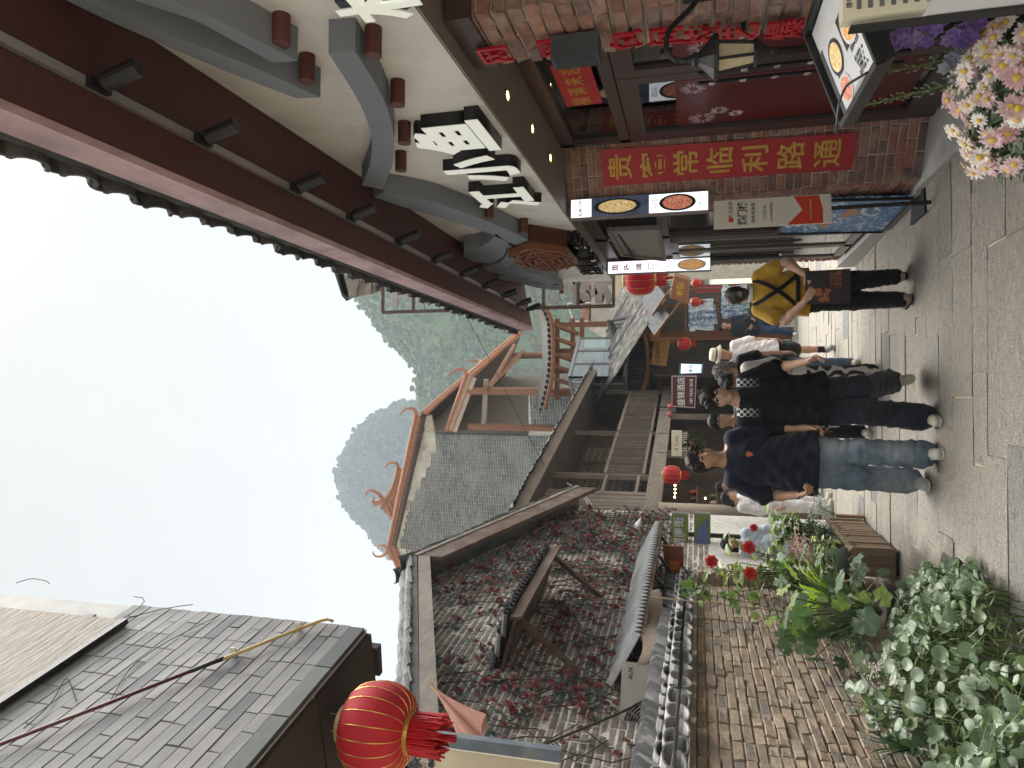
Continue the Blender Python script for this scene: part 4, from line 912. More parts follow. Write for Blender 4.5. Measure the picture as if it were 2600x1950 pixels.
ridge_run([gp(995, 1362, .15)+e1*.1, gp(985, 1392, .15), gp(982, 1400, .15)], .06, gh, .38, tiles=False)
ridge_run([gp(995, 1420, .15), gp(987, 1402, .15), gp(986, 1398, .15)], .06, gh, .3, tiles=False)
# main roof to the right of the ridge, lean-to below it
DR = M('dark_roof_underside', (.045, .03, .027), .85, .3, 3, .3); RL = 7.5
ev0 = gp(1070, 1050, .2); ev1 = ev0+e1*RL; pk = gp(990, 1390, .2)
MB().add([ev0, ev1, pk+e1*RL, pk, ev0-V(0, 0, .2), ev1-V(0, 0, .2), pk+e1*RL-V(0, 0, .2), pk-V(0, 0, .2)], [(0, 1, 2, 3), (7, 6, 5, 4), (0, 4, 5, 1), (3, 7, 4, 0)]).build('main_roof', DR, gh)
MB().add([pk, pk+e1*RL, pk+e1*RL-e2*3.6-V(0, 0, 1.5), pk-e2*3.6-V(0, 0, 1.5)], [(0, 1, 2, 3)]).build('main_roof', DR, gh)
ridge_run([ev0, ev0+e1*2, ev1], .07, gh, .45)
l0 = gp(1133, 1093, .15); l1 = gp(1182, 958, .15)
MB().add([l1, l1+e1*RL, l0+e1*RL, l0, l1-V(0, 0, .22), l1+e1*RL-V(0, 0, .22), l0+e1*RL-V(0, 0, .22), l0-V(0, 0, .22)], [(0, 1, 2, 3), (7, 6, 5, 4), (0, 4, 5, 1), (3, 7, 4, 0)]).build('lean_to_roof', DR, gh)
ridge_run([l0, l0.lerp(l1, .5), l1], .075, gh, .45); ridge_run([l1, l1+e1*3, l1+e1*RL], .075, gh, .45)
MB().bar(l0-V(0, 0, .25), l1-V(0, 0, .25), .1, .3).build('verge_board', M('pale_verge', (.36, .31, .26), .85, .2, 6, .2), gh)
MB().bar(gp(1078, 1055, .1)-V(0, 0, .1), gp(1090, 1096, .1)-V(0, 0, .05), .12, .35).build('verge_board', M('pale_verge', (.36, .31, .26)), gh)
pz = gp(1345, 1040).z
for p in [(1250, 1084, 0), (1250, 993, 0)]:
    q = gp(p[0], p[1], .1); MB().cyl(V(q.x, q.y, pz-2), V(q.x, q.y, gp(1170, 1060 if p[1] > 1050 else 985).z-.3), .13, 12).build('timber_post', GT, gh)
q = gp(1300, 993, .1)+e1*5.2; MB().cyl(V(q.x, q.y, pz-2), V(q.x, q.y, l1.z-.35), .13, 12).build('timber_post', GT, gh)
b0 = gp(1228, 1090, .1); b1 = gp(1236, 985, .1); MB().bar(b0, b1+e2*.3, .12, .16).build('tie_beam', PALEW, gh); MB().bar(b1-e1*.3, b1+e1*5.5, .12, .16).build('tie_beam', GT, gh)
MB().bar(b1-V(0, 0, .1), l1+e1*5.0-V(0, 0, .5), .12).build('brace', GT, gh)
# room front behind the veranda with windows, parapet of grey brick
vw = MB().prism([gp(1340, 1095), gp(1340, 1095)+e1*RL, gp(1340, 1095)+e1*RL+V(0, 0, 4), gp(1340, 1095)+V(0, 0, 4)], -e2*.2).build('veranda_wall', M('veranda_wall', (.10, .09, .085), .8), gh)
for k in range(5):
    a = V(CG.x, CG.y, pz)+e1*(.7+k*1.3)+e2*.03
    w_ = MB().prism([a, a+e1*1.0, a+e1*1.0+V(0, 0, 1.7), a+V(0, 0, 1.7)], e2*.03).build('window', PALEW, gh)
    MB().prism([a+e1*.1+V(0, 0, .1)+e2*.04, a+e1*.9+V(0, 0, .1)+e2*.04, a+e1*.9+V(0, 0, 1.6)+e2*.04, a+e1*.1+V(0, 0, 1.6)+e2*.04], e2*.01).build('pane', M('sky_lit_pane', (.45, .5, .52), .15, .1, 2, 0, spec=.6), w_)
pa = gp(1342, 1090, .12); pb = gp(1342, 988, .12)
par_ = MB().prism([pa, pb, pb-V(0, 0, 2.2), pa-V(0, 0, 2.2)], e1*.15).build('parapet', FM, gh)
brick_wall(par_, V(pb.x, pb.y, pb.z-2.2)-e1*.0, -e2, UP, -e1, (pb-pa).length, 2.15, .30, .095, .018, .02, FBRICK, seed=52, jit=.004, allstuff=True)
# far pavilion top and dragon tip over the gable
fp = thing('distant_roof_ornament', 'small terracotta roof corner with dragon finial behind the gable ridge', 'roof', gp(990, 1290, -8))
o_ = -6; ridge_run([gp(1005, 1330, o_), gp(985, 1290, o_), gp(968, 1262, o_)], .09, fp, .5); ridge_run([gp(968, 1290, o_), gp(1000, 1230, o_), gp(1010, 1190, o_)], .09, fp, .45)
MB().add([gp(968, 1290, o_), gp(1010, 1190, o_), gp(1040, 1240, o_), gp(1010, 1340, o_)], [(0, 1, 2, 3)]).build('roof_slope', PT, fp)
MB().tube([gp(985, 1270, o_), gp(968, 1272, o_), gp(952, 1280, o_), gp(945, 1270, o_), gp(950, 1262, o_)], [.12, .16, .13, .09, .03], 7).build('dragon_finial', PT, fp, True)
# ---- hills
def hill(name, label, c, H_, prof, seed, ntree, cols, tr=(2.2, 4.5)):
    rs = np.random.RandomState(seed); k = 72; mb = MB(); c = Vector(c); P = []; ph = rs.uniform(0, 6.28, 12)
    def R(a, z): 
        f = 1
        for i in range(6): f += .06/(1+i*.4)*math.sin(a*(2+i)+ph[i]+z*.02*(i+1))
        return f
    pr = []
    for j in range(len(prof)-1):
        for q in range(4): t = q/4; pr.append((prof[j][0]*(1-t)+prof[j+1][0]*t, prof[j][1]*(1-t)+prof[j+1][1]*t))
    pr.append(prof[-1]); n = len(pr)
    for (r, z) in pr:
        for i in range(k): a = 2*math.pi*i/k; rr = r*R(a, z); P.append((c.x+rr*math.cos(a), c.y+rr*math.sin(a), c.z+z))
    mb.add(P, [(j*k+i, j*k+(i+1) % k, (j+1)*k+(i+1) % k, (j+1)*k+i) for j in range(n-1) for i in range(k)]+[tuple(range((n-1)*k, n*k))])
    mat = MP('hill_'+name, cols, .95, .35, .06, .3, .3, 1.0)
    hl = struct(mb.build(name, mat, smooth=True)); fm = MLEAF('forest_'+name, cols, .9, .15, .1, .25)
    ico = np.array([(0, 0, 1), (.89, 0, .45), (.28, .85, .45), (-.72, .53, .45), (-.72, -.53, .45), (.28, -.85, .45), (.72, .53, -.45), (-.28, .85, -.45), (-.89, 0, -.45), (-.28, -.85, -.45), (.72, -.53, -.45), (0, 0, -1)])
    icf = np.array([(0, 1, 2), (0, 2, 3), (0, 3, 4), (0, 4, 5), (0, 5, 1), (1, 6, 2), (2, 7, 3), (3, 8, 4), (4, 9, 5), (5, 10, 1), (6, 7, 2), (7, 8, 3), (8, 9, 4), (9, 10, 5), (10, 6, 1)])
    N = ntree*3; zt_ = np.repeat((1-rs.rand(ntree)**1.3)*pr[-1][1], 3); aa = np.repeat(rs.uniform(math.pi*.98, math.pi*2.02, ntree), 3); fR = np.ones(N)
    for i in range(6): fR += .06/(1+i*.4)*np.sin(aa*(2+i)+ph[i]+zt_*.02*(i+1))
    rr = np.interp(zt_, [p[1] for p in pr], [p[0] for p in pr])*fR; s_ = np.repeat(rs.uniform(tr[0], tr[1], ntree)*rs.choice([.6, 1, 1, 1.5], ntree), 3)
    ctr = np.stack([c.x+rr*np.cos(aa), c.y+rr*np.sin(aa), c.z+zt_+s_*.3], 1)+rs.normal(0, .45, (N, 3))*s_[:, None]; ss = s_*rs.uniform(.35, .9, N)
    vv = (ctr[:, None, :]+ico[None]*ss[:, None, None]*rs.uniform(.45, 1.4, (N, 12, 3))).reshape(-1, 3); ff_ = (icf[None]+12*np.arange(N)[:, None, None]).reshape(-1, 3); rv = np.repeat(np.repeat(rs.rand(ntree), 3)*.7+rs.rand(N)*.3, 12)
    bl = MB(); bl.v = vv.tolist(); bl.f = ff_.tolist(); rn = rv
    bl.build('forest', fm, hl, rnd=rn, kind='stuff')
    return hl
D1 = 420.0; ap = PY(874, 1200, D1)
prof = [(95, -250), (80, -150), (62, -90), (50, -55), (43, -35), (36, -24), (28, -14), (17, -6), (6, -1), (1, 0)]
hill('karst_peak', '', (ap.x, D1, 0), 0, [(r, ap.z+z) for r, z in prof], 3, 6500, [(.05, .075, .05), (.035, .06, .045), (.075, .10, .055), (.04, .07, .05)], (.9, 1.9))
D2 = 260.0; ap2 = PY(895, 640, D2)
prof = [(78, -170), (66, -90), (54, -48), (47, -33), (38, -21), (27, -11), (14, -3), (1, 0)]
hill('wooded_hill', '', (ap2.x, D2, 0), 0, [(r, ap2.z+z) for r, z in prof], 5, 9500, [(.085, .14, .05), (.05, .085, .04), (.16, .21, .075), (.06, .10, .05)], (.55, 1.25))
ap3 = PY(1068, 985, 250)
hill('wooded_spur', '', (ap3.x, 250, 0), 0, [(r, ap3.z+z) for r, z in [(40, -140), (33, -70), (24, -30), (15, -11), (8, -3), (1, 0)]], 6, 3600, [(.085, .14, .05), (.05, .085, .04), (.16, .21, .075), (.06, .10, .05)], (.5, 1.2))
hz = MB().b2((-2600, -400, -3), (2600, 3200, max(ap.z, ap2.z)+14))
hm = NB('pale_haze'); hm.t.nodes.remove(hm.b); pv = hm.n('ShaderNodeVolumePrincipled'); pv.inputs['Color'].default_value = (.74, .87, 1.0, 1); pv.inputs['Density'].default_value = .00075; pv.inputs['Anisotropy'].default_value = 0
hm.l(pv.outputs[0], hm.out.inputs['Volume'])
hz.build('haze', hm.m, kind='stuff')
# ================================================================== SHOPS AND SIGNS AT THE BEND
BRW = MWOOD('brown_shop_timber', (.19, .085, .042), .65, 2, .35, .15, 25); BRH = MWOOD('brown_shop_beam', (.20, .09, .045), .65, 0, .35, .15, 25)
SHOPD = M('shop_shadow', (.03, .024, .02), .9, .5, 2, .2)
def at19(x, y, Y=19.5): return PY(x, y, Y)
# ---- shop row on the right of the bend
rsx = thing('right_shop_row', 'single storey tiled shop row beyond the restaurant with dark open fronts', 'shop', (2.6, 20, gz(20)))
w0, w1 = V(1.55, 18.9, 0), V(4.6, 22.4, 0); wd = (w1-w0).normalized(); wn_ = V(-wd.y, wd.x, 0); wn_ = wn_ if wn_.y < 0 else -wn_
ZR = 2.66; g20 = gz(20)
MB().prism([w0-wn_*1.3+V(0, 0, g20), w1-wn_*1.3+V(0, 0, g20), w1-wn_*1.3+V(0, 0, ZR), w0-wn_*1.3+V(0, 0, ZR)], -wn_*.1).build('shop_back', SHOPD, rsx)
MB().prism([w0+V(0, 0, g20-.1), w1+V(0, 0, g20-.1), w1-wn_*1.4+V(0, 0, g20-.1), w0-wn_*1.4+V(0, 0, g20-.1)], (0, 0, .18)).build('shop_floor', M('concrete_slab', (.34, .335, .32)), rsx)
for t in (0, .33, .66, 1.0):
    p = w0.lerp(w1, t); MB().bar(p+V(0, 0, g20), p+V(0, 0, ZR), .1).build('shop_post', BRW, rsx)
MB().bar(w0+V(0, 0, ZR-.12), w1+V(0, 0, ZR-.12), .12, .24).build('lintel', BRH, rsx)
e0, e1_ = w0+wn_*.7-wd*.4+V(0, 0, ZR), w1+wn_*.7+V(0, 0, ZR); t0, t1 = w0-wn_*2.0-wd*.4+V(0, 0, ZR+1.55), w1-wn_*2.0+V(0, 0, ZR+1.55)
FARTILE = MP('lichened_tile', [(.07, .066, .06), (.12, .113, .102), (.045, .044, .043), (.20, .19, .17)], .9, .35, 6, .5, 40, dirt=((.12, .128, .105), 1.3))
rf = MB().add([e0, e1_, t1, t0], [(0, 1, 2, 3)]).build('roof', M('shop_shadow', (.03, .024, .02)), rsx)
tile_rows(e0, e1_, t1, t0, 64, 16, rf, half_tile(.045, .22, .012).mesh('roof_tile', FARTILE), 'roof_tile', lift=.03)
for k in (.3, .7): MB().tube([e0.lerp(e1_, k)+V(0, 0, .05), t0.lerp(t1, k)+V(0, 0, .06)], .05, 6).build('valley_ridge', DTILE, rsx)
# small corrugated awnings
for k, (a, b_) in enumerate([((1690, 748), (1655, 800)), ((1700, 800), (1662, 850))]):
    aw_ = thing('shop_awning', ['grey corrugated awning over the wooden hanging sign', 'grey corrugated awning beside the tie-dye clothes stall'][k], 'awning', at19(*a, 17.6))
    A0, A1 = at19(a[0], a[1], 17.2), at19(b_[0], b_[1], 17.6); n = 22
    P = [A0.lerp(A1, i/n)+V(0, 0, .02*(-1)**i) for i in range(n+1)]; Q = [p+V(.5, .9, .32) for p in P]
    MB().add(P+Q+[p-V(0, 0, .01) for p in P+Q], sum([[(i, i+1, n+2+i, n+1+i), (3*n+3+i, 3*n+4+i, 2*n+3+i, 2*n+2+i), (i, 2*n+2+i, 2*n+3+i, i+1)] for i in range(n)], [])).build('sheet', M('dull_awning', (.15, .155, .16), .8, .3, 8, .3, 30), aw_)
    MB().bar(P[0]-V(0, 0, .03), P[-1]-V(0, 0, .03), .04).build('edge_batten', BRH, aw_); MB().bar(P[0]-V(0, 0, .04), P[0]+V(.5, .9, -.3), .04).bar(P[-1]-V(0, 0, .04), P[-1]+V(.5, .9, -.3), .04).build('strut', BRH, aw_)
# wooden hanging sign box
hs = thing('hanging_wood_sign', 'brown box sign with gold characters hung under the grey awning', 'sign', at19(1725, 735, 16.6))
q = lambda x, y, Y=16.6: PY(x, y, Y)
K = [q(1712, 700), q(1752, 712), q(1748, 772), q(1700, 756)]
sgn = MB().prism(K, (.12, .25, 0)).build('board', BRH, hs); c_mid = sum(K, V(0, 0, 0))/4
text('老街', c_mid+V(0, -.01, 0), V(1, 0, -.12), UP, .17, GOLD, hs, .01, .03); MB().bar((K[0]+K[3])/2, (K[0]+K[3])/2+V(.1, .2, .35), .02).build('hanger', BLACK, hs)
# ---- timber gate with plaque
gt = thing('timber_gate', 'brown timber gateway with small tiled roof and carved plaque', 'gate', at19(1900, 935, 21))
Y_ = 21.0; X0, X1 = PY(1700, 1005, Y_).x, PY(1700, 850, Y_).x; zg = gz(21)
for X in (X0+.1, (X0+X1)/2+.1, X1): MB().bar((X, Y_, zg), (X, Y_, 2.95), .16).build('post', BRW, gt)
for z in (2.15, 2.55, 2.9): MB().bar((X0-.1, Y_-.02, z), (X1+.2, Y_-.02, z), .1, .14).build('beam', BRH, gt)
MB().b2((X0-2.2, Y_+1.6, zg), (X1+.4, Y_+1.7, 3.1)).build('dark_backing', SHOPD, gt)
for k in range(7): MB().bar((X0+.15+k*(X1-X0-.2)/7, Y_-.03, 2.2), (X0+.15+k*(X1-X0-.2)/7, Y_-.03, 2.5), .05).build('strut', BRW, gt)
P = resamp([V(X0-.35, Y_-.5, 3.35), V(X0+.3, Y_-.5, 2.98), V((X0+X1)/2, Y_-.5, 2.9), V(X1-.2, Y_-.5, 2.98), V(X1+.5, Y_-.5, 3.3)], 24); Q = [p+V(0, .9, .75) for p in P]
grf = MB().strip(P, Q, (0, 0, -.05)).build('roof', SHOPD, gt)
MB().tube([p-V(0, .0, .08) for p in P], .06, 6).build('eave_board', MWOOD('orange_board', (.32, .14, .06), .6, 0, .3), gt)
gtl = half_tile(.05, .9, .012).mesh('roof_tile', RTILE)
for i in range(24):
    d = (Q[i]-P[i]).normalized(); lat = V(1, 0, 0); inst('roof_tile', gtl, basis(lat, d, lat.cross(d), P[i]+V(0, -.05, .03)), grf)
MB().tube([p+V(0, .02, .05) for p in Q], .08, 6).build('ridge', DTILE, gt)
pl_ = thing('gold_plaque', 'golden carved plaque with raised characters under the gate roof', 'plaque', at19(1675, 893, 20.2))
K = [PY(1655, 925, 20.2), PY(1662, 862, 20.2), PY(1700, 865, 20.1), PY(1690, 928, 20.1)]
GPL = M('carved_gold_wood', (.42, .24, .07), .5, .2, 8, .4, 40)
MB().prism(K, (0, .06, 0)).build('board', GPL, pl_); cm = sum(K, V(0, 0, 0))/4
text('五谷豆腐坊', cm+V(0, -.012, .05), V(1, 0, .05), UP, .125, M('dark_gold', (.22, .10, .02), .5), pl_, .012, .02); text('FOOD SHOP SINCE 1986', cm+V(0, -.012, -.1), V(1, 0, .05), UP, .05, M('dark_gold', (.22, .10, .02)), pl_, .008, .01)
fb = MB()
for i in range(4): fb.bar(K[i]-V(0, .01, 0), K[(i+1) % 4]-V(0, .01, 0), .035)
fb.build('rim', GPL, pl_)
# ---- hotel sign
hs = thing('hotel_sign', 'maroon hotel sign with white border, white characters and phone number', 'sign', at19(1735, 990, 18.4))
K = [PY(1704, 1034, 18.4), PY(1704, 952, 18.4), PY(1770, 952, 18.4), PY(1766, 1038, 18.4)]; cm = sum(K, V(0, 0, 0))/4
MB().prism(K, (0, .08, 0)).build('board', M('maroon_panel', (.09, .012, .016), .5, .1, 4, 0), hs)
fb = MB()
for i in range(4): fb.bar(K[i].lerp(cm, .07)-V(0, .006, 0), K[(i+1) % 4].lerp(cm, .07)-V(0, .006, 0), .014, .01)
SW = M('sign_white', (.75, .75, .78), .5, .03, 4, 0); fb.build('border', SW, hs)
text('盛锦酒店', cm+V(.0, -.01, .05), (1, 0, 0), UP, .20, SW, hs, .004, .010, wide=.92); text('189 7830 3618', cm+V(0, -.01, -.19), (1, 0, 0), UP, .105, SW, hs, .004, .008)
MB().bar(K[1]+V(0, .04, .4), K[1]+V(0, .04, 0), .03).bar(K[0]+V(0, .04, .4), K[0]+V(0, .04, 0), .03).build('hanger', BLACK, hs)
lb = thing('blue_light_box', 'small glowing pale blue light box poster beside the hotel sign', 'light box', at19(1740, 935, 19))
K = [PY(1724, 950, 19), PY(1726, 922, 19), PY(1786, 924, 19), PY(1784, 948, 19)]; cm = sum(K, V(0, 0, 0))/4
MB().prism(K, (0, .1, 0)).build('case', M('teal_case', (.10, .28, .32), .5), lb); MB().prism([k.lerp(cm, .15)-V(0, .004, 0) for k in K], (0, .003, 0)).build('lit_face', ME('pale_blue_face', (.62, .76, .95), .7), lb)
text('茶饮', cm-V(0, .006, 0), (1, 0, 0), UP, .11, M('ink_blue', (.05, .08, .2), .6), lb, .002, .02)
# ---- glass room above the gate, pavilion roof over it
gb = thing('glass_room', 'grey framed glass room projecting over the timber gate', 'glass room', at19(1600, 950, 20))
C0 = PY(1585, 958, 19.8); zt_ = PY(1445, 958, 19.8).z; R0 = V(PY(1600, 857, 21.6).x, 21.6, C0.z); L0 = V(PY(1590, 1008, 20.6).x, 20.6, C0.z)
GF = M('grey_window_frame', (.20, .21, .22), .5, .05, 5, 0); PGL = MGLASS('pale_glass', (.62, .66, .66), .05, .9)
fr_ = MB()
for (a, b_) in ((C0, R0), (C0, L0)):
    for z in (C0.z, zt_): fr_.bar(V(a.x, a.y, z), V(b_.x, b_.y, z), .09, .09)
    for t in (0, .33, .66, 1.0): p = a.lerp(b_, t); fr_.bar(V(p.x, p.y, C0.z), V(p.x, p.y, zt_), .06)
fr_.build('frame', GF, gb)
for (a, b_) in ((C0, R0), (C0, L0)): MB().add([a, b_, V(b_.x, b_.y, zt_), V(a.x, a.y, zt_)], [(0, 1, 2, 3)]).build('pane', PGL, gb)
MB().add([L0, C0, R0, L0+(R0-C0)], [(3, 2, 1, 0)]).build('floor', GF, gb); MB().add([V(p.x, p.y, zt_) for p in (L0, C0, R0, L0+(R0-C0))], [(0, 1, 2, 3)]).build('ceiling', WHITEW, gb)
bk = [L0+V(.4, .9, 0), R0+V(-.2, .9, 0)]; MB().prism([bk[0], bk[1], bk[1]+V(0, 0, zt_-C0.z-.02), bk[0]+V(0, 0, zt_-C0.z-.02)], (0, .05, 0)).build('room_back', M('room_grey', (.24, .235, .23), .9, .4, 1.2, .2), gb)
MB().prism([bk[0]+V(.3, -.03, .1), bk[1]+V(-.4, -.03, .1), bk[1]+V(-.4, -.03, .5), bk[0]+V(.3, -.03, .5)], (0, .02, 0)).build('counter', BRH, gb)
pv_ = thing('open_pavilion', 'brown timber pavilion with dark tiled roof above the glass room', 'pavilion', at19(1450, 920, 22))
Y_ = 22.5; zA, zB_ = PY(1478, 915, Y_).z, PY(1408, 915, Y_).z; XA, XB_ = PY(1430, 1000, Y_).x, PY(1430, 825, Y_).x
for t in (0, .33, .62, 1.0): X = XA+(XB_-XA)*t; MB().bar((X, Y_, zA-3.5), (X, Y_, zB_), .16).build('post', BRW, pv_)
for z in (zA, zA+.3, zB_-.1): MB().bar((XA-.2, Y_-.03, z), (XB_+.2, Y_-.03, z), .12, .14).build('beam', BRH, pv_)
for t in (.1, .28, .45, .68, .86): X = XA+(XB_-XA)*t; MB().bar((X, Y_-.1, zA+.1), (X+.25, Y_-.5, zB_-.1), .1).build('bracket', BRW, pv_)
P = resamp([V(XA-.5, Y_-.8, zB_+.25), V(XA+.5, Y_-.8, zB_+.02), V((XA+XB_)/2, Y_-.8, zB_-.02), V(XB_+.1, Y_-.8, zB_+.02), V(XB_+.6, Y_-.8, zB_+.3)], 20); Q = [p+V(0, 1.4, .55) for p in P]
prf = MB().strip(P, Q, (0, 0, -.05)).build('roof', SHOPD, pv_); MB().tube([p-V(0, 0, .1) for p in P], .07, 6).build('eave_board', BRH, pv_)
for i in range(20): d = (Q[i]-P[i]).normalized(); inst('roof_tile', gtl, basis(V(1.3, 0, 0), d*1.5, V(0, 0, 1), P[i]+V(0, -.05, .03)), prf)
# ---- cafe sign, lanterns, bulbs in the shop under the balcony
cs = thing('cafe_sign', 'small cream cafe sign hung from the balcony beam', 'sign', bp(1718, 1125, .3))
c = PY(1718, 1125, 15.2); MB().b2((c.x-.27, c.y-.02, c.z-.105), (c.x+.27, c.y+.02, c.z+.105)).build('board', M('cream_board', (.62, .57, .46), .6, .04, 4, 0), cs)
text('B Cafe', c+V(0, -.021, 0), (1, 0, 0), UP, .10, M('brown_ink', (.12, .08, .05), .6), cs, .002, .005, spacing=1.15)
for sx in (-.2, .2): MB().bar(c+V(sx, 0, .1), c+V(sx, 0, .4), .012).build('hanger', BLACK, cs)
tc_ = thing('window_lettering', 'faded white window lettering behind the cafe sign', 'lettering', PY(1740, 1130, 16.8)); text('THE VIBE', PY(1738, 1130, 16.0), V(.8, .6, 0), UP, .18, M('faded_white', (.30, .29, .28), .8), tc_, .004, .01)
def small_lantern(lab, x, y, Y, D, hang=.2, grp=None): return lantern(lab, PY(x, y, Y), D, hang, grp, ribs=12, detail=0, sq=.85)
small_lantern('bright red lantern hanging from the balcony beam beside the log pillar', 1706, 1206, 13.6, .36, .16)
small_lantern('red lantern hung below the gold plaque at the gate', 1738, 873, 18.6, .34, .3)
small_lantern('large red lantern at the far corner of the restaurant', 1626, 708, 9.9, .46, .12)
small_lantern('small red lantern in front of the ribbed shutter', 1768, 719, 18.0, .22, .3); small_lantern('small red lantern beside the dark shop doorway', 1766, 767, 18.2, .24, .3)
for k, (x, y) in enumerate([(1702, 1032), (1701, 1053)]):
    p = PY(x, y, 17.5); t = thing('pink_paper_ball', 'small pink paper ball hanging beside the hotel sign', 'paper ball', p, 'pink paper balls under the balcony')
    MB().lathe([(0, -.07), (.05, -.05), (.07, 0), (.05, .05), (0, .07)], p, 12).build('ball', M('pink_paper', (.42, .09, .12), .7), t, True); MB().tube([p+V(0, 0, .06), p+V(0, 0, .3)], .005, 4).build('string', BLACK, t)
WB = ME('bulb_glow', (1, .8, .4), 9)
for k, (x, y) in enumerate([(1714, 1232), (1714, 1242), (1714, 1252), (1713, 1262), (1791, 1265)]):
    p = PY(x, y, 14.6); t = thing('lit_bulb', 'tiny lit bulb in the dark shop under the balcony', 'bulb', p, 'lit bulbs in the dark shop'); MB().lathe([(0, -.022), (.018, -.01), (.018, .01), (0, .022)], p, 10).build('glass', WB, t, True); MB().tube([p+V(0, 0, .02), p+V(0, 0, .25)], .004, 4).build('flex', BLACK, t)
# ---- street name sign and the wood panel behind it
ss = thing('street_name_sign', 'olive green street name sign with white characters on two panels', 'sign', PY(1740, 1345, 10.6))
Y_ = 10.6; OL = M('olive_green_panel', (.20, .25, .07), .5, .05, 3, 0)
for k, (xa, xb) in enumerate([(1706, 1748), (1762, 1804)]):
    K = [PY(xa, 1392 if k == 0 else 1404, Y_), PY(xa, 1300, Y_), PY(xb, 1303, Y_), PY(xb, 1395 if k == 0 else 1404, Y_)]
    pnl = MB().prism(K, (0, .06, 0)).build('panel', OL, ss); MB().bar(K[1]-V(0, .008, .0), K[2]-V(0, .008, 0), .03, .012).build('silver_edge', M('silver_trim', (.55, .56, .56), .35, .05, 5, 0, metal=.6), ss)
cm = PY(1725, 1352, Y_); text('湖南街', cm+V(.0, -.01, 0), (1, 0, 0), UP, .15, SW, ss, .003, .008, spacing=1.02); text('LAO JIE', PY(1738, 1366, Y_)+V(0, -.01, 0), (1, 0, 0), UP, .045, SW, ss, .003)
MB().prism([PY(1712, 1312, Y_)-V(0, .006, 0), PY(1732, 1306, Y_)-V(0, .006, 0), PY(1736, 1325, Y_)-V(0, .006, 0), PY(1716, 1330, Y_)-V(0, .006, 0)], (0, .003, 0)).build('grey_mark', M('sign_grey_mark', (.18, .21, .22), .6), ss)
bl = [PY(1764, 1402, Y_-.03), PY(1772, 1345, Y_-.03), PY(1796, 1316, Y_-.03), PY(1797, 1404, Y_-.03)]; MB().prism(bl, (0, .012, 0)).build('blue_arrow_sheet', M('blue_sheet', (.12, .17, .36), .6, .08, 4, .1, 30), ss)
pp = PY(1755, 1360, Y_); MB().cyl((pp.x, Y_+.1, gz(10.6)), (pp.x, Y_+.1, pp.z+.3), .035, 12).build('post', BLACK, ss)
wp = thing('shop_timber_panel', 'reddish timber board with a red paper charm under the corrugated awning', 'board', PY(1715, 1430, 8.9))
K = [PY(1690, 1500, 8.9), PY(1684, 1385, 8.9), PY(1735, 1388, 8.9), PY(1735, 1500, 8.9)]; MB().prism(K, (0, .05, 0)).build('board', MWOOD('red_board', (.22, .08, .035), .5, 0, .35, 0, 20), wp)
cm = PY(1710, 1437, 8.88); MB().prism([PY(1702, 1452, 8.88), PY(1698, 1424, 8.88), PY(1728, 1420, 8.88), PY(1730, 1449, 8.88)], (0, -.004, 0)).build('red_charm', M('red_paper', (.55, .05, .02), .6), wp); text('囍', PY(1714, 1436, 8.87), (1, 0, 0), UP, .10, GOLD, wp, .002, .01)
MB().bar(K[3]+V(.05, 0, -.6), K[0]+V(.0, 0, .5), .05).build('post', BLACK, wp)
# gooseneck lamp and flood light on the boards
gl_ = thing('gooseneck_lamp', 'white enamel gooseneck lamp above the corrugated awning', 'lamp', PY(1632, 1335, 11)); q = lambda x, y: PY(x, y, 10.9)
MB().tube(resamp([q(1612, 1378), q(1595, 1368), q(1592, 1350), q(1606, 1340), q(1614, 1336)], 12), .012, 6).build('neck', BLACK, gl_); MB().lathe([(.03, .08), (.045, .05), (.14, -.03), (.135, -.035), (.04, .045)], q(1622, 1336), 20).build('shade', M('enamel_white', (.55, .55, .54), .35), gl_, True)
fl = thing('flood_light', 'small dark flood light on the top edge of the rose wall', 'flood light', q(1563, 1365)); MB().box(q(1563, 1363), (.10, .05, .12), Matrix.Rotation(.4, 3, 'Y')).build('housing', BLACK, fl); MB().bar(q(1563, 1363), q(1572, 1376), .02).build('arm', BLACK, fl)
# ---- blade sign frame, timber eaves and concrete block beyond the restaurant
bs_ = thing('blade_sign_frame', 'rusty open metal frame holding big grey cut-out characters seen from behind', 'sign', (1.5, 10.3, 2.6))
RU = M('rusty_frame', (.075, .05, .042), .7, .3, 8, .2); Y_ = 10.3; xa, xb = 1.34, 2.05; z0, z1 = PY(1558, 780, Y_).z, PY(972, 790, Y_).z
for X in (xa, xb): MB().bar((X, Y_, z0), (X, Y_, z1), .05).build('upright', RU, bs_)
for k in range(8): z = z0+(z1-z0)*k/7; MB().bar((xa, Y_, z), (xb, Y_, z), .04).build('crossbar', RU, bs_)
PLT = M('grey_plate', (.33, .31, .30), .6, .08, 4, .05)
for k, ch in enumerate('江小鱼私房菜'):
    z = z1-.45-(z1-z0-.6)*k/5.2; text(ch, ((xa+xb)/2+.02, Y_+.02, z), (-1, 0, 0), UP, .66, PLT, bs_, .03, .05, 'character')
te_ = thing('timber_upper_storey', 'weathered timber eaves of a taller house behind the restaurant roof', 'house', PY(920, 710, 13))
q = lambda x, y, Y=13: PY(x, y, Y)
MB().prism([q(846, 640), q(868, 742), q(886, 758), q(962, 742), q(978, 716), q(985, 600), q(860, 560)], (1.5, 4, 0)).build('boarded_gable', MWOOD('grey_boards', (.21, .19, .175), .9, 0, .3, .1, 20, grey=(.14, .13, .12)), te_)
MB().prism([q(832, 640), q(868, 752), q(880, 765), q(886, 750), q(858, 640)], (1.6, 4.1, 0)).build('roof_edge', RTILE, te_); MB().bar(q(895, 752, 12.95), q(930, 610, 12.95), .1, .16).bar(q(935, 748, 12.95), q(955, 610, 12.95), .06, .1).build('barge_board', PALEW, te_)
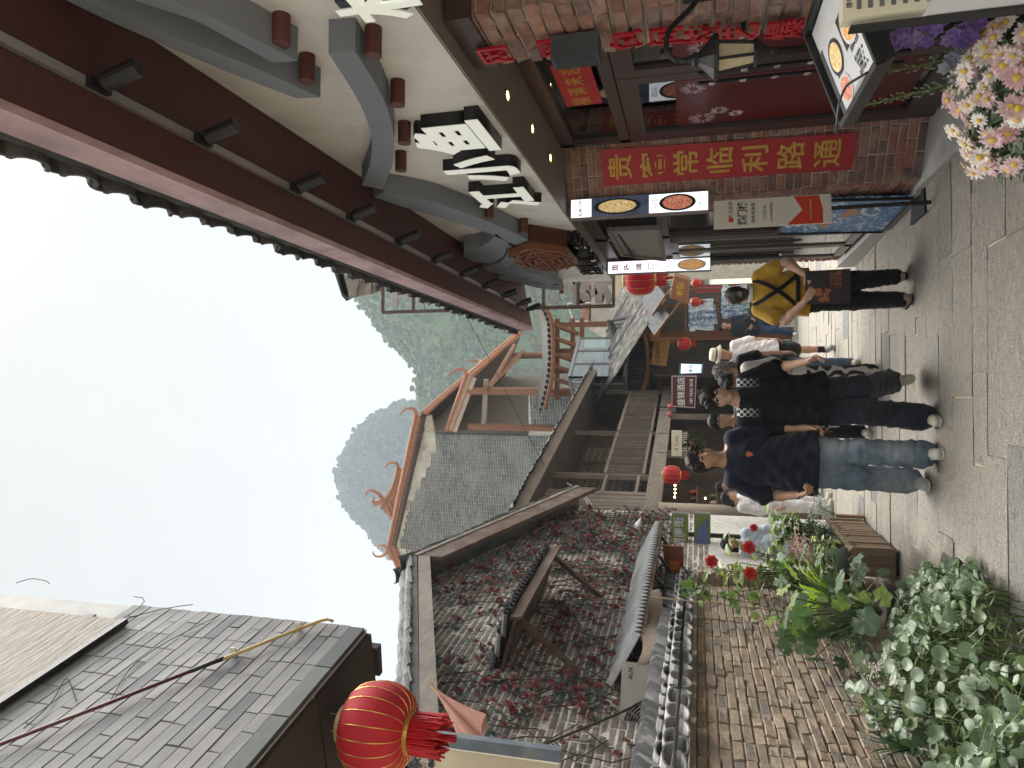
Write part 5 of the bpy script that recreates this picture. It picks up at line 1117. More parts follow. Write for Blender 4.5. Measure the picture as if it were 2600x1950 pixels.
MB().prism([q(950, 660, 12.9), q(955, 738, 12.9), q(978, 716, 12.9), q(978, 650, 12.9)], (0, .05, 0)).build('dark_recess', DARKIN, te_)
cb = thing('concrete_house', 'half finished concrete and brick house behind the tiled shops', 'house', PY(1520, 760, 34))
q = lambda x, y, Y=34: PY(x, y, Y)
CON = M('stained_concrete', (.36, .34, .31), .9, .2, 1.2, .3, 12, .02, stain=((.2, .19, .17), .6))
MB().prism([q(1500, 640), q(1495, 835), q(1562, 830), q(1562, 640)], (0, 6, 0)).build('wall', CON, cb); MB().prism([q(1482, 640), q(1478, 812), q(1500, 815), q(1502, 640)], (0, 6, 0)).build('brick_storey', M('raw_brick', (.30, .15, .10), .9, .3, 6, .3), cb)
WF = M('white_pipe', (.6, .6, .58), .5)
for (a, b_) in [((1440, 770), (1450, 800)), ((1450, 800), (1455, 816)), ((1455, 816), (1492, 816)), ((1452, 822), (1505, 820)), ((1505, 820), (1533, 842)), ((1533, 842), (1533, 856)), ((1440, 770), (1500, 768))]: MB().bar(q(*a, 33), q(*b_, 33), .06).build('roof_pipe', WF, cb)
# ---- stock of the shops: tie-dye clothes on a rail, boxes, shutter, notices
def m_tiedye(name, c1, c2, sc):
    b = NB(name); n = b.noise(sc, 3, .6, None, 1.5); col = b.ramp(n, [(.35, c1), (.5, c2), (.62, (.62, .68, .72))]); return b.fin(col, .9)
TD = [m_tiedye('tie_dye_blue', (.07, .11, .25), (.22, .30, .45), 9), m_tiedye('tie_dye_teal', (.10, .22, .28), (.30, .45, .50), 12), m_tiedye('tie_dye_pale', (.25, .32, .45), (.45, .52, .60), 8)]
rk = thing('clothes_rail', 'wooden rail in front of the shop row carrying the clothes', 'clothes rail', PY(1960, 790, 18.3))
ra0, ra1 = PY(1745, 760, 18.3), PY(1745, 850, 18.3)
for (z, xs_) in ((1.75, 0), (.95, 0)): MB().bar(V(1.72, 18.35, z), V(2.75, 18.35, z), .035).build('rail', BRH, rk)
for X in (1.72, 2.75): MB().bar((X, 18.35, gz(18.3)), (X, 18.35, 1.8), .05).build('post', BRW, rk)
for k, (X, z, L_, td) in enumerate([(1.86, 1.72, .62, 2), (2.0, 1.72, .7, 0), (2.16, 1.72, .66, 0), (2.32, 1.72, .6, 2), (2.26, .93, .62, 1), (2.38, .93, .66, 1), (2.5, .93, .6, 1), (2.14, .93, .55, 0), (2.62, .93, .6, 2)]):
    t = thing('tie_dye_shirt', ['pale blue tie-dye shirt', 'deep blue tie-dye shirt', 'blue mottled shirt', 'washed blue shirt', 'teal tie-dye skirt', 'green blue tie-dye skirt', 'pale teal tie-dye skirt', 'dark blue tie-dye skirt', 'greyish tie-dye skirt'][k]+' hanging on the rail of the clothes stall', 'clothing', (X, 18.35, z), 'tie-dye clothes on the rail')
    def cl(u, v, X=X, z=z, L_=L_, k=k): 
        a = (u-.5)*2; w_ = .13+.04*v+.06*(1 if v < .25 else 0); return V(X+a*w_+.01*math.sin(v*7+k), 18.30-.03*k+a*w_*.3+.025*math.sin(u*16+k), z-.03-L_*v-.05*abs(a)*(1 if v < .2 else .3))
    MB().grid(cl, 12, 10).build('cloth', TD[td], t, True); MB().tube([V(X, 18.35, z+.03), V(X, 18.35, z-.03), V(X, 18.25, z-.06)], .006, 4).build('hanger', BLACK, t)
sh = thing('ribbed_shutter', 'pale ribbed shutter at the right end of the shop row', 'shutter', PY(1800, 705, 19.6))
for k in range(18): p = V(3.15, 19.2, 0)+V(.042*k, .048*k, 0); MB().bar(p+V(0, 0, gz(19)), p+V(0, 0, 2.35), .05, .03).build('rib', M('shutter_cream', (.46, .45, .40), .6), sh)
rb = thing('red_cloth_strip', 'dark red cloth strip hanging across the shop beside the small lantern', 'cloth', PY(1800, 735, 18.8)); MB().grid(lambda u, v: V(2.72+.2*u, 18.75+.2*u+.02*math.sin(u*9), 1.5-1.0*v), 8, 6).build('cloth', M('dark_red_cloth', (.18, .01, .02), .8), rb)
bx_ = M('cardboard', (.36, .26, .16), .85, .1, 4, .1); yl = M('yellow_card', (.62, .40, .05), .6)
for k, (X, Y, z, s_, mt, lab) in enumerate([(2.48, 17.75, .0, .34, bx_, 'tall cardboard carton on the shop step'), (2.22, 17.7, .0, .26, yl, 'yellow printed carton on the shop step'), (2.5, 17.72, .275, .22, yl, 'small yellow carton stacked on the tall carton'), (2.72, 17.9, .0, .3, bx_, 'wide cardboard carton at the end of the counter')]):
    t = thing('carton', lab, 'carton', (X, Y, gz(Y)), 'cartons at the shop row'); zz0 = gz(17.8)+.36+z; 
    MB().b2((X-s_/2, Y-s_/2, zz0), (X+s_/2, Y+s_/2, zz0+s_*.8)).build('box', mt, t); MB().b2((X-.02, Y-s_/2-.003, zz0), (X+.02, Y-s_/2, zz0+s_*.8)).build('tape', M('tape', (.5, .42, .3), .3), t)
tb_ = thing('shop_counter', 'low wooden display counter under the cartons', 'counter', (2.5, 17.8, gz(17.8))); MB().b2((2.05, 17.5, gz(17.8)+.31), (2.92, 18.1, gz(17.8)+.36)).build('top', BRH, tb_)
for X in (2.1, 2.87):
    for Y in (17.55, 18.05): MB().bar((X, Y, gz(17.8)), (X, Y, gz(17.8)+.32), .05).build('leg', BRW, tb_)
# power line
pw_ = thing('power_line', 'thin black power line crossing in front of the gable house', 'cable', PY(1250, 1000, 14)); MB().tube(resamp([PY(1180, 795, 12), PY(1255, 935, 12.5), PY(1330, 1085, 13), PY(1436, 1282, 13.5)], 16), .006, 5).build('wire', BLACK, pw_)
w2_ = thing('white_cable_bundle', 'white cables drooping from the balcony post to the boards', 'cable', bp(1480, 1260, .2)); MB().tube(resamp([bp(1440, 1228, .15), bp(1470, 1245, .2), bp(1500, 1290, .15), bp(1500, 1360, .12)], 14), .012, 5).tube(resamp([bp(1440, 1226, .15), bp(1480, 1250, .2), bp(1515, 1300, .15), bp(1505, 1370, .12)], 14), .012, 5).build('cables', M('grey_cable', (.4, .4, .39), .6), w2_)

# ---- inside the cafe under the balcony
cc = thing('cafe_counter', 'dark wooden counter with shelves inside the shop under the balcony', 'counter', bat(3.0, gz(15), -.6))
for k in range(6): MB().prism([bat(1.0+k*.42, gz(14.5), -.55), bat(1.4+k*.42, gz(14.5), -.55), bat(1.4+k*.42, .55, -.55), bat(1.0+k*.42, .55, -.55)], -e2*.04).build('front_board', MWOOD('counter_wood', (.13, .07, .04), .7, 2, .35, .3, 25), cc)
MB().prism([bat(.9, .55, -.45), bat(3.6, .55, -.45), bat(3.6, .55, -.85), bat(.9, .55, -.85)], (0, 0, .05)).build('top', BRH, cc)
for z in (1.05, 1.45): MB().prism([bat(.9, z, -.72), bat(3.3, z, -.72), bat(3.3, z, -.88), bat(.9, z, -.88)], (0, 0, .03)).build('shelf', BRH, cc)
rs = random.Random(88)
for k in range(14):
    s_ = 1.0+k*.165; z = (1.08, 1.48)[k % 2]; col = [(.5, .45, .35), (.2, .1, .06), (.12, .2, .08), (.45, .08, .05), (.35, .3, .1)][k % 5]; h_ = rs.uniform(.12, .22)
    t = thing('shelf_jar', ['cream', 'brown', 'green', 'red', 'ochre'][k % 5]+' jar on the '+('lower', 'upper')[k % 2]+' shelf in the cafe', 'jar', bat(s_, z, -.8), 'jars on the cafe shelves'); MB().lathe([(.04, 0), (.05, .02), (.05, h_*.7), (.025, h_*.85), (.028, h_), (0, h_)], bat(s_, z, -.8), 12).build('jar_body', M('jar_%d' % (k % 5), col, .35), t, True)
for k, s_ in enumerate((4.1, 4.9, 5.5)):
    t = thing('hanging_plant', ['trailing green plant hanging by the cafe post', 'leafy plant hanging above the dark doorway', 'small drooping plant behind the cafe sign'][k], 'plant', bat(s_, 1.7, -.3)); c = bat(s_, 1.55+.1*k, -.35)
    MB().lathe([(.06, -.1), (.09, 0), (.08, .0)], c, 12).build('basket', BRH, t); mb = MB(); rn = []
    for i in range(140):
        a = rs.uniform(0, 6.28); p = c+V(math.cos(a), math.sin(a), 0)*rs.uniform(.03, .22)+V(0, 0, rs.uniform(-.4, .12)); d = V(rs.uniform(-1, 1), rs.uniform(-1, 1), rs.uniform(-1, .3)).normalized()*.07; w_ = d.cross(V(.3, .4, .8)).normalized()*.022; mb.add([p, p+d*.5+w_, p+d, p+d*.5-w_], [(0, 1, 2, 3)]); rn += [rs.random()]*4
    mb.build('trailing_leaves', MLEAF('trailing_leaf', [(.06, .11, .03), (.10, .16, .05), (.04, .08, .03)], .5, .25), t, rnd=rn, kind='stuff'); MB().tube([c, c+V(0, 0, .5)], .006, 4).build('cord', BLACK, t)
# ================================================================== SIGNS AND FURNITURE ON THE RIGHT
SWHITE = ME('lit_white_panel', (.92, .93, 1.0), .55, (.8, .8, .85))
def food_mat(name, c1, c2, c3, sc=60):
    if name in MATS: return MATS[name]
    b = NB(name); n = b.noise(sc, 4, .7, None, .8); n2 = b.noise(sc*2.2, 2, .6)
    col = b.ramp(n, [(.32, c1), (.5, c2), (.66, c3)]); col = b.mix(b.ramp(n2, [(.56, 0), (.64, 1)]), col, (.75, .55, .35)); col = b.mix(b.ramp(b.noise(sc*.8, 2), [(.62, 0), (.7, .8)]), col, (.12, .2, .04))
    b.b.inputs['Emission Strength'].default_value = .18; b.l(col, b.b.inputs['Emission Color']); MATS[name] = b.fin(col, .5); return MATS[name]
FOODS = [food_mat('stew_print', (.55, .30, .08), (.72, .52, .22), (.85, .75, .50)), food_mat('meat_print', (.35, .05, .03), (.58, .14, .08), (.75, .38, .28)), food_mat('chili_print', (.50, .10, .03), (.70, .32, .08), (.78, .58, .25))]
BOWL = [M('bowl_dark_print', (.02, .025, .05), .5), M('bowl_white_print', (.8, .78, .75), .5), M('plate_black_print', (.02, .02, .02), .5)]
INK = M('printed_ink', (.03, .03, .035), .6); RINK = M('printed_red_ink', (.45, .02, .02), .6)
def dish(parent, c, r, u, n, rx, ry, food, bowl):
    c = Vector(c); ring = lambda k, a, b: [c+n*k+r*(a*math.cos(t))+u*(b*math.sin(t)) for t in np.linspace(0, 2*math.pi, 25)[:-1]]
    o = MB().poly(ring(.0008, rx, ry)).build('dish_print', BOWL[bowl], parent); MB().poly(ring(.0016, rx*.8, ry*.8)).build('food_print', FOODS[food], o)
def lightbox(lab, X0, X1, Y, z0, z1, kind):
    t = thing('light_box_sign', lab, 'light box', ((X0+X1)/2, Y, z0)); w = X1-X0; cx = (X0+X1)/2; nf = V(0, -1, 0); R_ = V(1, 0, 0)
    MB().b2((X0, Y, z0), (X1, Y+.09, z1)).build('case', GFRAME, t)
    MB().b2((X0+.008, Y-.003, z0+.01), (X1-.008, Y, z1-.01)).build('lit_face', SWHITE, t)
    c = lambda u, v: V(X0+w*u, Y-.0035, z0+(z1-z0)*v)
    if kind == 0:
        MB().prism([c(.02, .42), c(.98, .42), c(.98, .84), c(.02, .84)], (0, -.0006, 0)).build('photo_ground', M('blue_cloth_print', (.13, .17, .30), .6, .5, 8, 0), t)
        dish(t, c(.5, .65)+nf*.001, R_, UP, nf, w*.40, .20, 0, 0); dish(t, c(.5, .22)+nf*.001, R_, UP, nf, w*.42, .15, 1, 2)
        for i, ch in enumerate('桂林小炒'): text(ch, c(.2+.2*i, .92), R_, UP, w*.2, INK, t, .0008, .02)
        text('江小鱼\n特色菜', c(.5, .38), R_, UP, .028, INK, t, .0008); text('招牌 牛肉', c(.5, .06), R_, UP, .028, INK, t, .0008)
    else:
        for i, ch in enumerate('鱼嘴啤酒'): text(ch, c(.5, .92-.12*i), R_, UP, w*.55, RINK, t, .0008, .02)
        text('江湖小鱼\n招牌漓江鱼\n现点现做', c(.5, .40), R_, UP, .03, INK, t, .0008); dish(t, c(.5, .18)+nf*.001, R_, UP, nf, w*.44, .17, 2, 1)
lightbox('tall lit menu light box with stew and meat dishes on the brick corner', 1.545, 1.715, 6.0, 1.36, 2.52, 0)
lightbox('slim lit menu light box with red characters at the far end of the restaurant', 1.535, 1.695, 8.76, 1.30, 2.54, 1)
# ---- promotion board on a pole
pb = thing('promotion_board', 'cream and red ranking board on a black pole stand before the brick corner', 'sign', (1.5, 6.05, gz(6.05)))
R_ = V(.98, .0, .0)+V(0, .12, 0); R_.normalize(); nf = R_.cross(UP)
K = [PY(1832, 502, 5.98), PY(2143, 498, 5.98), PY(2112, 572, 5.9), PY(1825, 574, 5.9)]
O_ = V((K[2].x+K[3].x)/2, 5.9, .43); Wd = .235; Hd = .88; c = lambda u, v, k=0: O_+R_*(Wd*u)+UP*(Hd*v)+nf*k
O_.z = K[2].z
CRM = M('cream_board_face', (.66, .63, .54), .5, .03, 4, 0); ORED = M('orange_red_print', (.56, .055, .022), .5, .04, 4, 0)
MB().prism([c(0, 0), c(1, 0), c(1, 1), c(0, 1)], -nf*.015).build('panel', CRM, pb)
MB().prism([c(0, .0, .0005), c(.98, .0, .0005), c(.98, .31, .0005), c(.5, .24, .0005), c(0, .37, .0005)], nf*.0006).build('red_field', ORED, pb); MB().prism([c(0, 0, .0015), c(1, 0, .0015), c(1, .1, .0015), c(.5, .07, .0015), (c(0, .07, .0015))], nf*.0004).build('white_foot', CRM, pb)
lg = MB().prism([c(.2, .83, .001), c(.36, .83, .001), c(.36, .87, .001), c(.2, .87, .001)], nf*.0006).build('red_mark', ORED, pb)
text('大众点评', c(.64, .85, .001), R_, UP, .036, INK, pb, .0006, .01); text('热门榜', c(.5, .745, .001), R_, UP, .08, INK, pb, .0006, .022, wide=.82); text('桂林·私房菜', c(.5, .655, .001), R_, UP, .032, INK, pb, .0006, .01)
text('-TOP10-', c(.5, .555, .001), R_, UP, .036, INK, pb, .0006); text('2025年第四季度', c(.5, .50, .001), R_, UP, .022, INK, pb, .0006); text('江小鱼桂林私房菜(阳朔店)', c(.5, .17, .0016), R_, UP, .0145, CRM, pb, .0006)
pc_ = c(.55, 0)-nf*.03; MB().cyl((pc_.x, pc_.y, gz(6.0)+.02), (pc_.x, pc_.y, O_.z+.8), .016, 12).build('pole', BLACK, pb)
b0 = [PG(2352, 462), PG(2355, 540), PG(2318, 572), PG(2325, 480)]; MB().prism([V(p.x, p.y, gz(p.y)+.004) for p in b0], (0, 0, .018)).build('base_plate', BLACK, pb)
# ---- blue poster board leaning on the wall
bb = thing('blue_poster_board', 'blue poster board with white swirls leaning against the dark window', 'poster', (1.62, 6.9, gz(6.9)))
b = NB('blue_poster_print'); n1 = b.noise(5, 4, .6, b.mapping((1, 1, 2.2)), 1.8); n2 = b.noise(2.2, 2, .5)
col = b.ramp(n1, [(.42, (.02, .10, .26)), (.55, (.05, .19, .38)), (.62, (.55, .55, .55)), (.66, (.75, .74, .70)), (.7, (.06, .2, .4))]); col = b.mix(b.ramp(n2, [(.56, 0), (.6, 1)]), col, (.03, .14, .33)); PB = b.fin(col, .45)
q = [V(1.655, 6.32, gz(6.4)+.06), V(1.655, 7.52, gz(7.5)+.06), V(1.69, 7.52, .68), V(1.69, 6.32, .68)]
MB().prism(q, (-.025, 0, 0)).build('board', PB, bb)
for (yy, zz_, a_, b_) in [(6.75, .15, .16, .07), (7.1, .3, .2, .05)]: MB().poly([V(1.626+.035*(zz_+b_*math.sin(t)+.2)/1.0, yy+a_*math.cos(t), zz_+b_*math.sin(t)) for t in np.linspace(0, 2*math.pi, 21)[:-1]]).build('tan_print', M('tan_print', (.30, .17, .11), .5), bb)
fb = MB()
for i in range(4): fb.bar(q[i]+V(-.028, 0, 0), q[(i+1) % 4]+V(-.028, 0, 0), .025, .012)
fb.build('rim', BLACK, bb)
# ---- menu lectern
ml = thing('menu_lectern', 'black tilted menu stand with printed dishes beside the flowers', 'menu stand', (1.3, 2.8, gz(2.8)))
Cc, Dd, Bb = PZ(2152, 312, .90), PZ(2246, 150, .90), PZ(2040, 140, 1.03); ex = (Dd-Cc); lx = ex.length; ex.normalize(); ey = (Bb-Cc); ey = ey-ex*ey.dot(ex); ly = ey.length; ey.normalize(); en = ex.cross(ey)
if en.z < 0: en = -en
mc = lambda u, v, k=0: Cc+ex*(lx*u)+ey*(ly*v)+en*k
MB().prism([mc(-.02, -.02), mc(1.02, -.02), mc(1.02, 1.02), mc(-.02, 1.02)], -en*.03).build('tray', BLACK, ml)
rm = MB()
for a, b_ in (((0, 0), (1, 0)), ((1, 0), (1, 1)), ((1, 1), (0, 1)), ((0, 1), (0, 0))): rm.bar(mc(*a, .008), mc(*b_, .008), .02, .04, en)
rm.build('rim', BLACK, ml)
MB().prism([mc(.03, .04, .002), mc(.97, .04, .002), mc(.97, .96, .002), mc(.03, .96, .002)], en*.002).build('white_board', M('white_melamine', (.72, .72, .70), .3, .03, 4, 0), ml)
pg = MB().prism([mc(.10, .05, .005), mc(.95, .05, .005), mc(.95, .70, .005), mc(.10, .70, .005)], en*.002).build('menu_page', M('menu_paper', (.78, .78, .78), .35, .03, 4, 0), ml)
MB().prism([mc(.04, .05, .0072), mc(.12, .05, .0072), mc(.12, .72, .0072), mc(.04, .72, .0072)], en*.001).build('grey_band', M('menu_grey_band', (.09, .10, .105), .4), ml)
MB().prism([mc(.55, .40, .0074), mc(.94, .40, .0074), mc(.94, .69, .0074), mc(.55, .69, .0074)], en*.0006).build('dark_photo', M('dark_photo', (.06, .04, .035), .4), ml)
def mdish(u, v, rx, ry, f, bwl): dish(ml, mc(u, v, .0085), ex, ey, en, rx, ry, f, bwl)
mdish(.74, .53, .085, .062, 2, 1); mdish(.33, .50, .085, .062, 0, 0); mdish(.30, .20, .075, .05, 1, 1)
text('招牌啤酒鱼', mc(.72, .36, .0074), ex, ey, .022, INK, ml, .0006); text('漓江剑骨鱼  68\n桂林米粉  12\n田螺酿  48\n荔浦芋扣肉  58', mc(.72, .2, .0074), ex, ey, .017, INK, ml, .0006)
text('酸笋炒肉', mc(.3, .36, .0074), ex, ey, .02, INK, ml, .0006); text('鱼', mc(.9, .64, .0085), ex, ey, .03, RINK, ml, .0006, .02)
MB().tube(resamp([mc(.0, -.06, .05), mc(.2, -.06, .07), mc(.3, .10, .05), mc(.55, .12, .05), mc(.85, .02, .03)], 24), .0045, 6).build('page_wire', BLACK, ml)
pc_ = mc(.5, .5); MB().cyl(V(pc_.x, pc_.y, gz(2.8)), pc_-en*.03, .03, 14).build('column', BLACK, ml); MB().lathe([(.2, 0), (.2, .02), (.05, .04)], V(pc_.x, pc_.y, gz(2.8)), 20).build('foot', BLACK, ml)
# ---- coach lamp on a scrolled iron arm
cl_ = thing('coach_lamp', 'black iron coach lamp with cream glass hung beside the pillar', 'lamp', PY(1850, 150, 3.0))
IRON = M('wrought_iron', (.014, .014, .015), .5, .15, 20, .2, 60); tp_ = PY(1792, 148, 2.9); zt0 = tp_.z
CREAM = MGLASS('cream_glass', (.62, .52, .36), .3, 2.5); lp = V(tp_.x, tp_.y, zt0)
MB().lathe([(.0, .075), (.012, .07), (.014, .055), (.03, .045), (.026, .03), (.06, -.005), (.088, -.03), (.09, -.045), (.07, -.048)], lp, 10).build('cap', IRON, cl_)
gl = MB(); 
for i in range(6):
    a, b_ = rad(60*i), rad(60*i+60); gl.quad(lp+V(.062*math.cos(a), .062*math.sin(a), -.05), lp+V(.062*math.cos(b_), .062*math.sin(b_), -.05), lp+V(.043*math.cos(b_), .043*math.sin(b_), -.18), lp+V(.043*math.cos(a), .043*math.sin(a), -.18))
gl.build('glass', M('cream_lamp_glass', (.42, .34, .22), .35, .2, 12, .1), cl_)
rb_ = MB()
for i in range(6): a = rad(60*i); rb_.bar(lp+V(.064*math.cos(a), .064*math.sin(a), -.045), lp+V(.045*math.cos(a), .045*math.sin(a), -.185), .009)
rb_.build('cage', IRON, cl_); MB().lathe([(.05, -.18), (.056, -.19), (.03, -.215), (.012, -.24), (.016, -.255), (0, -.28)], lp, 10).build('finial', IRON, cl_)
pp_ = V(1.67, 2.9, 0)
MB().tube(resamp([lp+V(0, 0, .075), lp+V(.0, 0, .12), lp+V(.05, 0, .16), lp+V(.13, 0, .15), V(1.62, lp.y+.08, zt0+.05), V(1.665, 2.98, zt0+.02)], 20), .011, 8).build('swan_neck', IRON, cl_)
MB().b2((1.645, 2.96, zt0-.42), (1.665, 3.0, zt0+.09)).build('back_plate', IRON, cl_)
MB().tube([V(1.62, 2.95, zt0-.5)+V(-.06*t*math.cos(t*7), 0, .06*t*math.sin(t*7)) for t in np.linspace(.25, 1.35, 40)], .008, 6).build('scroll', IRON, cl_)
# ---- beige cabinet with slots at the frame edge
pk_ = thing('power_bank_cabinet', 'beige cabinet with a column of grey slots and a white lower panel', 'cabinet', (1.1, 1.95, gz(1.9)))
c0_ = PY(2140, 48, 1.9); zt0 = c0_.z; BE = M('beige_plastic', (.62, .58, .44), .35, .03, 5, 0)
MB().b2((c0_.x, 1.9, zt0-.19), (c0_.x+.4, 1.945, zt0)).build('head', BE, pk_); MB().b2((c0_.x-.012, 1.905, gz(1.9)), (c0_.x+.4, 1.945, zt0-.19)).build('body', M('cabinet_white', (.62, .62, .62), .4, .04, 3, 0), pk_)
MB().b2((c0_.x-.02, 1.91, gz(1.9)), (c0_.x-.013, 1.944, zt0-.02)).build('dark_side', BLACK, pk_)
for k in range(7): z = zt0-.036-k*.026; MB().b2((c0_.x+.02, 1.895, z-.006), (c0_.x+.055, 1.9, z+.004)).build('slot', M('slot_grey', (.10, .11, .12), .4), pk_); MB().b2((c0_.x+.075, 1.895, z-.006), (c0_.x+.11, 1.9, z+.004)).build('slot', M('slot_grey', (.10, .11, .12)), pk_)
text('搜电', (c0_.x+.04, 1.8985, zt0-.016), (1, 0, 0), UP, .016, INK, pk_, .0006)
# ================================================================== PLANTS
def leafpoly(L_, w, n=4, fold=.15, droop=.25, tip=1.0):
    """elongated leaf along +y, folded on its midrib"""
    P = []; F = []
    for i in range(n+1):
        t = i/n; ww = w*math.sin(math.pi*min(1, t*.92+.06))**.8*(1 if t < 1 else 0); z = -droop*L_*t*t
        P += [(-ww, L_*t, z+fold*ww), (0, L_*t, z), (ww, L_*t, z+fold*ww)]
    for i in range(n): a = i*3; F += [(a, a+1, a+4, a+3), (a+1, a+2, a+5, a+4)]
    return MB().add(P, F)
def roundleaf(r, k=12, cup=.18, notch=True):
    P = [(0, 0, 0)]+[(r*math.cos(a)*(1+.04*math.sin(a*5)), r*math.sin(a)*(1+.04*math.cos(a*4)), cup*r*(.7+.3*math.sin(a*3))) for a in np.linspace(0, 2*math.pi, k+1)[:-1]]+[(r*.5*math.cos(a), r*.5*math.sin(a), .03*r) for a in np.linspace(0, 2*math.pi, k+1)[:-1]]
    F = [(0, 1+k+i, 1+k+(i+1) % k) for i in range(k)]+[(1+k+i, 1+i, 1+(i+1) % k, 1+k+(i+1) % k) for i in range(k)]
    return MB().add(P, F)
def lobedleaf(r, lobes=7):
    k = lobes*4; P = [(0, 0, 0)]
    for i in range(k):
        a = -math.pi*.92+1.84*math.pi*i/(k-1); rr = r*(.72+.28*abs(math.cos((i/(k-1))*lobes*math.pi)))*(.75+.25*math.cos(a*.5)); P.append((rr*math.sin(a), rr*math.cos(a), .06*r*math.cos(i*1.9)-.10*r*(rr/r)**2))
    return MB().add(P, [(0, i+1, i) for i in range(1, k)])
def place(parent, name, meshes, items, nmax, mat, rs):
    """items: (pos, ydir, normal, scale)"""
    mb = MB(); rn = []
    for k, (p, yd, nz_, sc) in enumerate(items):
        yd = Vector(yd).normalized(); nz_ = Vector(nz_); xd = yd.cross(nz_)
        if xd.length < 1e-4: xd = yd.cross(V(.3, .8, .1))
        xd.normalize(); zd = xd.cross(yd); T = basis(xd*sc, yd*sc, zd*sc, p); me = rs.choice(meshes)
        if k < nmax: inst(name, me, T, parent)
        else: mb.add([T@v.co for v in me.vertices], [tuple(f.vertices) for f in me.polygons]); rn += [rs.random()]*len(me.vertices)
    if mb.v: mb.build(name+'_mass', mat, parent, rnd=rn, kind='stuff', smooth=False)
STEM = M('green_stem', (.10, .15, .05), .6, .2, 20, 0); WSTEM = M('woody_stem', (.13, .09, .06), .85, .25, 30, .3)
SOIL = M('dark_soil', (.045, .035, .028), .95, .4, 20, .8, 40, .01)
def rdir(rs, up=.3): 
    a = rs.uniform(0, 6.283); return V(math.cos(a), math.sin(a), up)
# ---- pennywort bed along the foot of the garden wall
PEN = MLEAF('pennywort_leaf', [(.11, .165, .095), (.155, .215, .135), (.08, .13, .07), (.21, .27, .185), (.13, .185, .09)], .38, .25, .5, 30)
rs = random.Random(61); pw_ = thing('pennywort_bed', 'thick bed of round leaved pennywort and thin grass at the foot of the wall', 'plants', (-1.6, 4.7, gz(4.7)))
def bed_h(x, y): 
    t = max(0, min(1, (-1.0-x)/.95)); e = max(0, min(1, (6.15-y)/.5)); return (.08+.62*t**.75)*e*(.85+.2*math.sin(y*4+x*3))
xedge = lambda y: -1.02-.16*math.sin(y*2.1)-max(0, (y-4.6)*.32)
items = []
while len(items) < 820:
    y = rs.uniform(3.3, 6.2); x = rs.uniform(-2.0, -1.0)
    if x > xedge(y) or rs.random() < .12+.5*(math.sin(x*6+y*3.7) > .55): continue
    z = gz(y)+bed_h(x, y)*rs.uniform(.72, 1.1); nrm = V(rs.uniform(-.2, .9), rs.uniform(-.9, .2), rs.uniform(.25, 1)).normalized()
    items.append((V(x, y, z), V(rs.uniform(-1, 1), rs.uniform(-1, 1), .2), nrm, rs.uniform(.55, 1.25)))
items.sort(key=lambda i: (i[0]-CPOS).length)
place(pw_, 'round_leaf', [roundleaf(.038).mesh('round_leaf', PEN, True), roundleaf(.038, cup=-.12).mesh('round_leaf', PEN, True), roundleaf(.038, cup=.4).mesh('round_leaf', PEN, True)], items, 300, PEN, rs)
st = MB(); grn = []
for p, a, b_, s_ in items[::1]: st.tube([V(p.x-.05, p.y+rs.uniform(-.05, .05), gz(p.y)), V(p.x-.02, p.y, p.z*.6+gz(p.y)*.4), p], .0022, 3, False)
st.build('leaf_stalks', STEM, pw_, kind='stuff')
GRS = MLEAF('thin_grass', [(.05, .09, .03), (.08, .13, .05), (.04, .075, .03), (.13, .17, .06)], .5, .25)
g = MB(); grn = []
for i in range(1500):
    y = rs.uniform(3.3, 6.2); x = rs.uniform(-2.0, -1.05)
    if x > xedge(y): continue
    h = bed_h(x, y)*rs.uniform(.5, 1.1)+.06; a = rs.uniform(-1.6, 1.2); d = V(math.cos(a)*.5, math.sin(a)*.5-.15, 0); p = V(x, y, gz(y)); w_ = V(-d.y, d.x, 0).normalized()*.004
    m1 = p+d*h*.5+V(0, 0, h*.75); e_ = p+d*h*1.2+V(0, 0, h*rs.uniform(.6, 1.0)); g.add([p-w_, p+w_, m1+w_*.8, m1-w_*.8, e_], [(0, 1, 2, 3), (3, 2, 4)]); grn += [rs.random()]*5
g.build('thin_grass', GRS, pw_, rnd=grn, kind='stuff')
sb = MB()
for j in range(12):
    y0, y1 = 3.2+j*.25, 3.45+j*.25; sb.quad(V(-2.04, y0, gz(y0)+.3), V(xedge(y0)-.15, y0, gz(y0)+.012), V(xedge(y1)-.15, y1, gz(y1)+.012), V(-2.04, y1, gz(y1)+.3))
sb.build('soil', SOIL, pw_)
fl_ = MB()
for i in range(26): p = V(-1.75, 4.95, gz(5)+.60)+V(rs.uniform(-.09, .09), rs.uniform(-.09, .09), rs.uniform(-.03, .05)); fl_.lathe([(0, -.006), (.009, 0), (0, .006)], p, 5)
fl_.build('pink_flower_head', M('pale_pink_petal', (.55, .32, .42), .6), pw_)
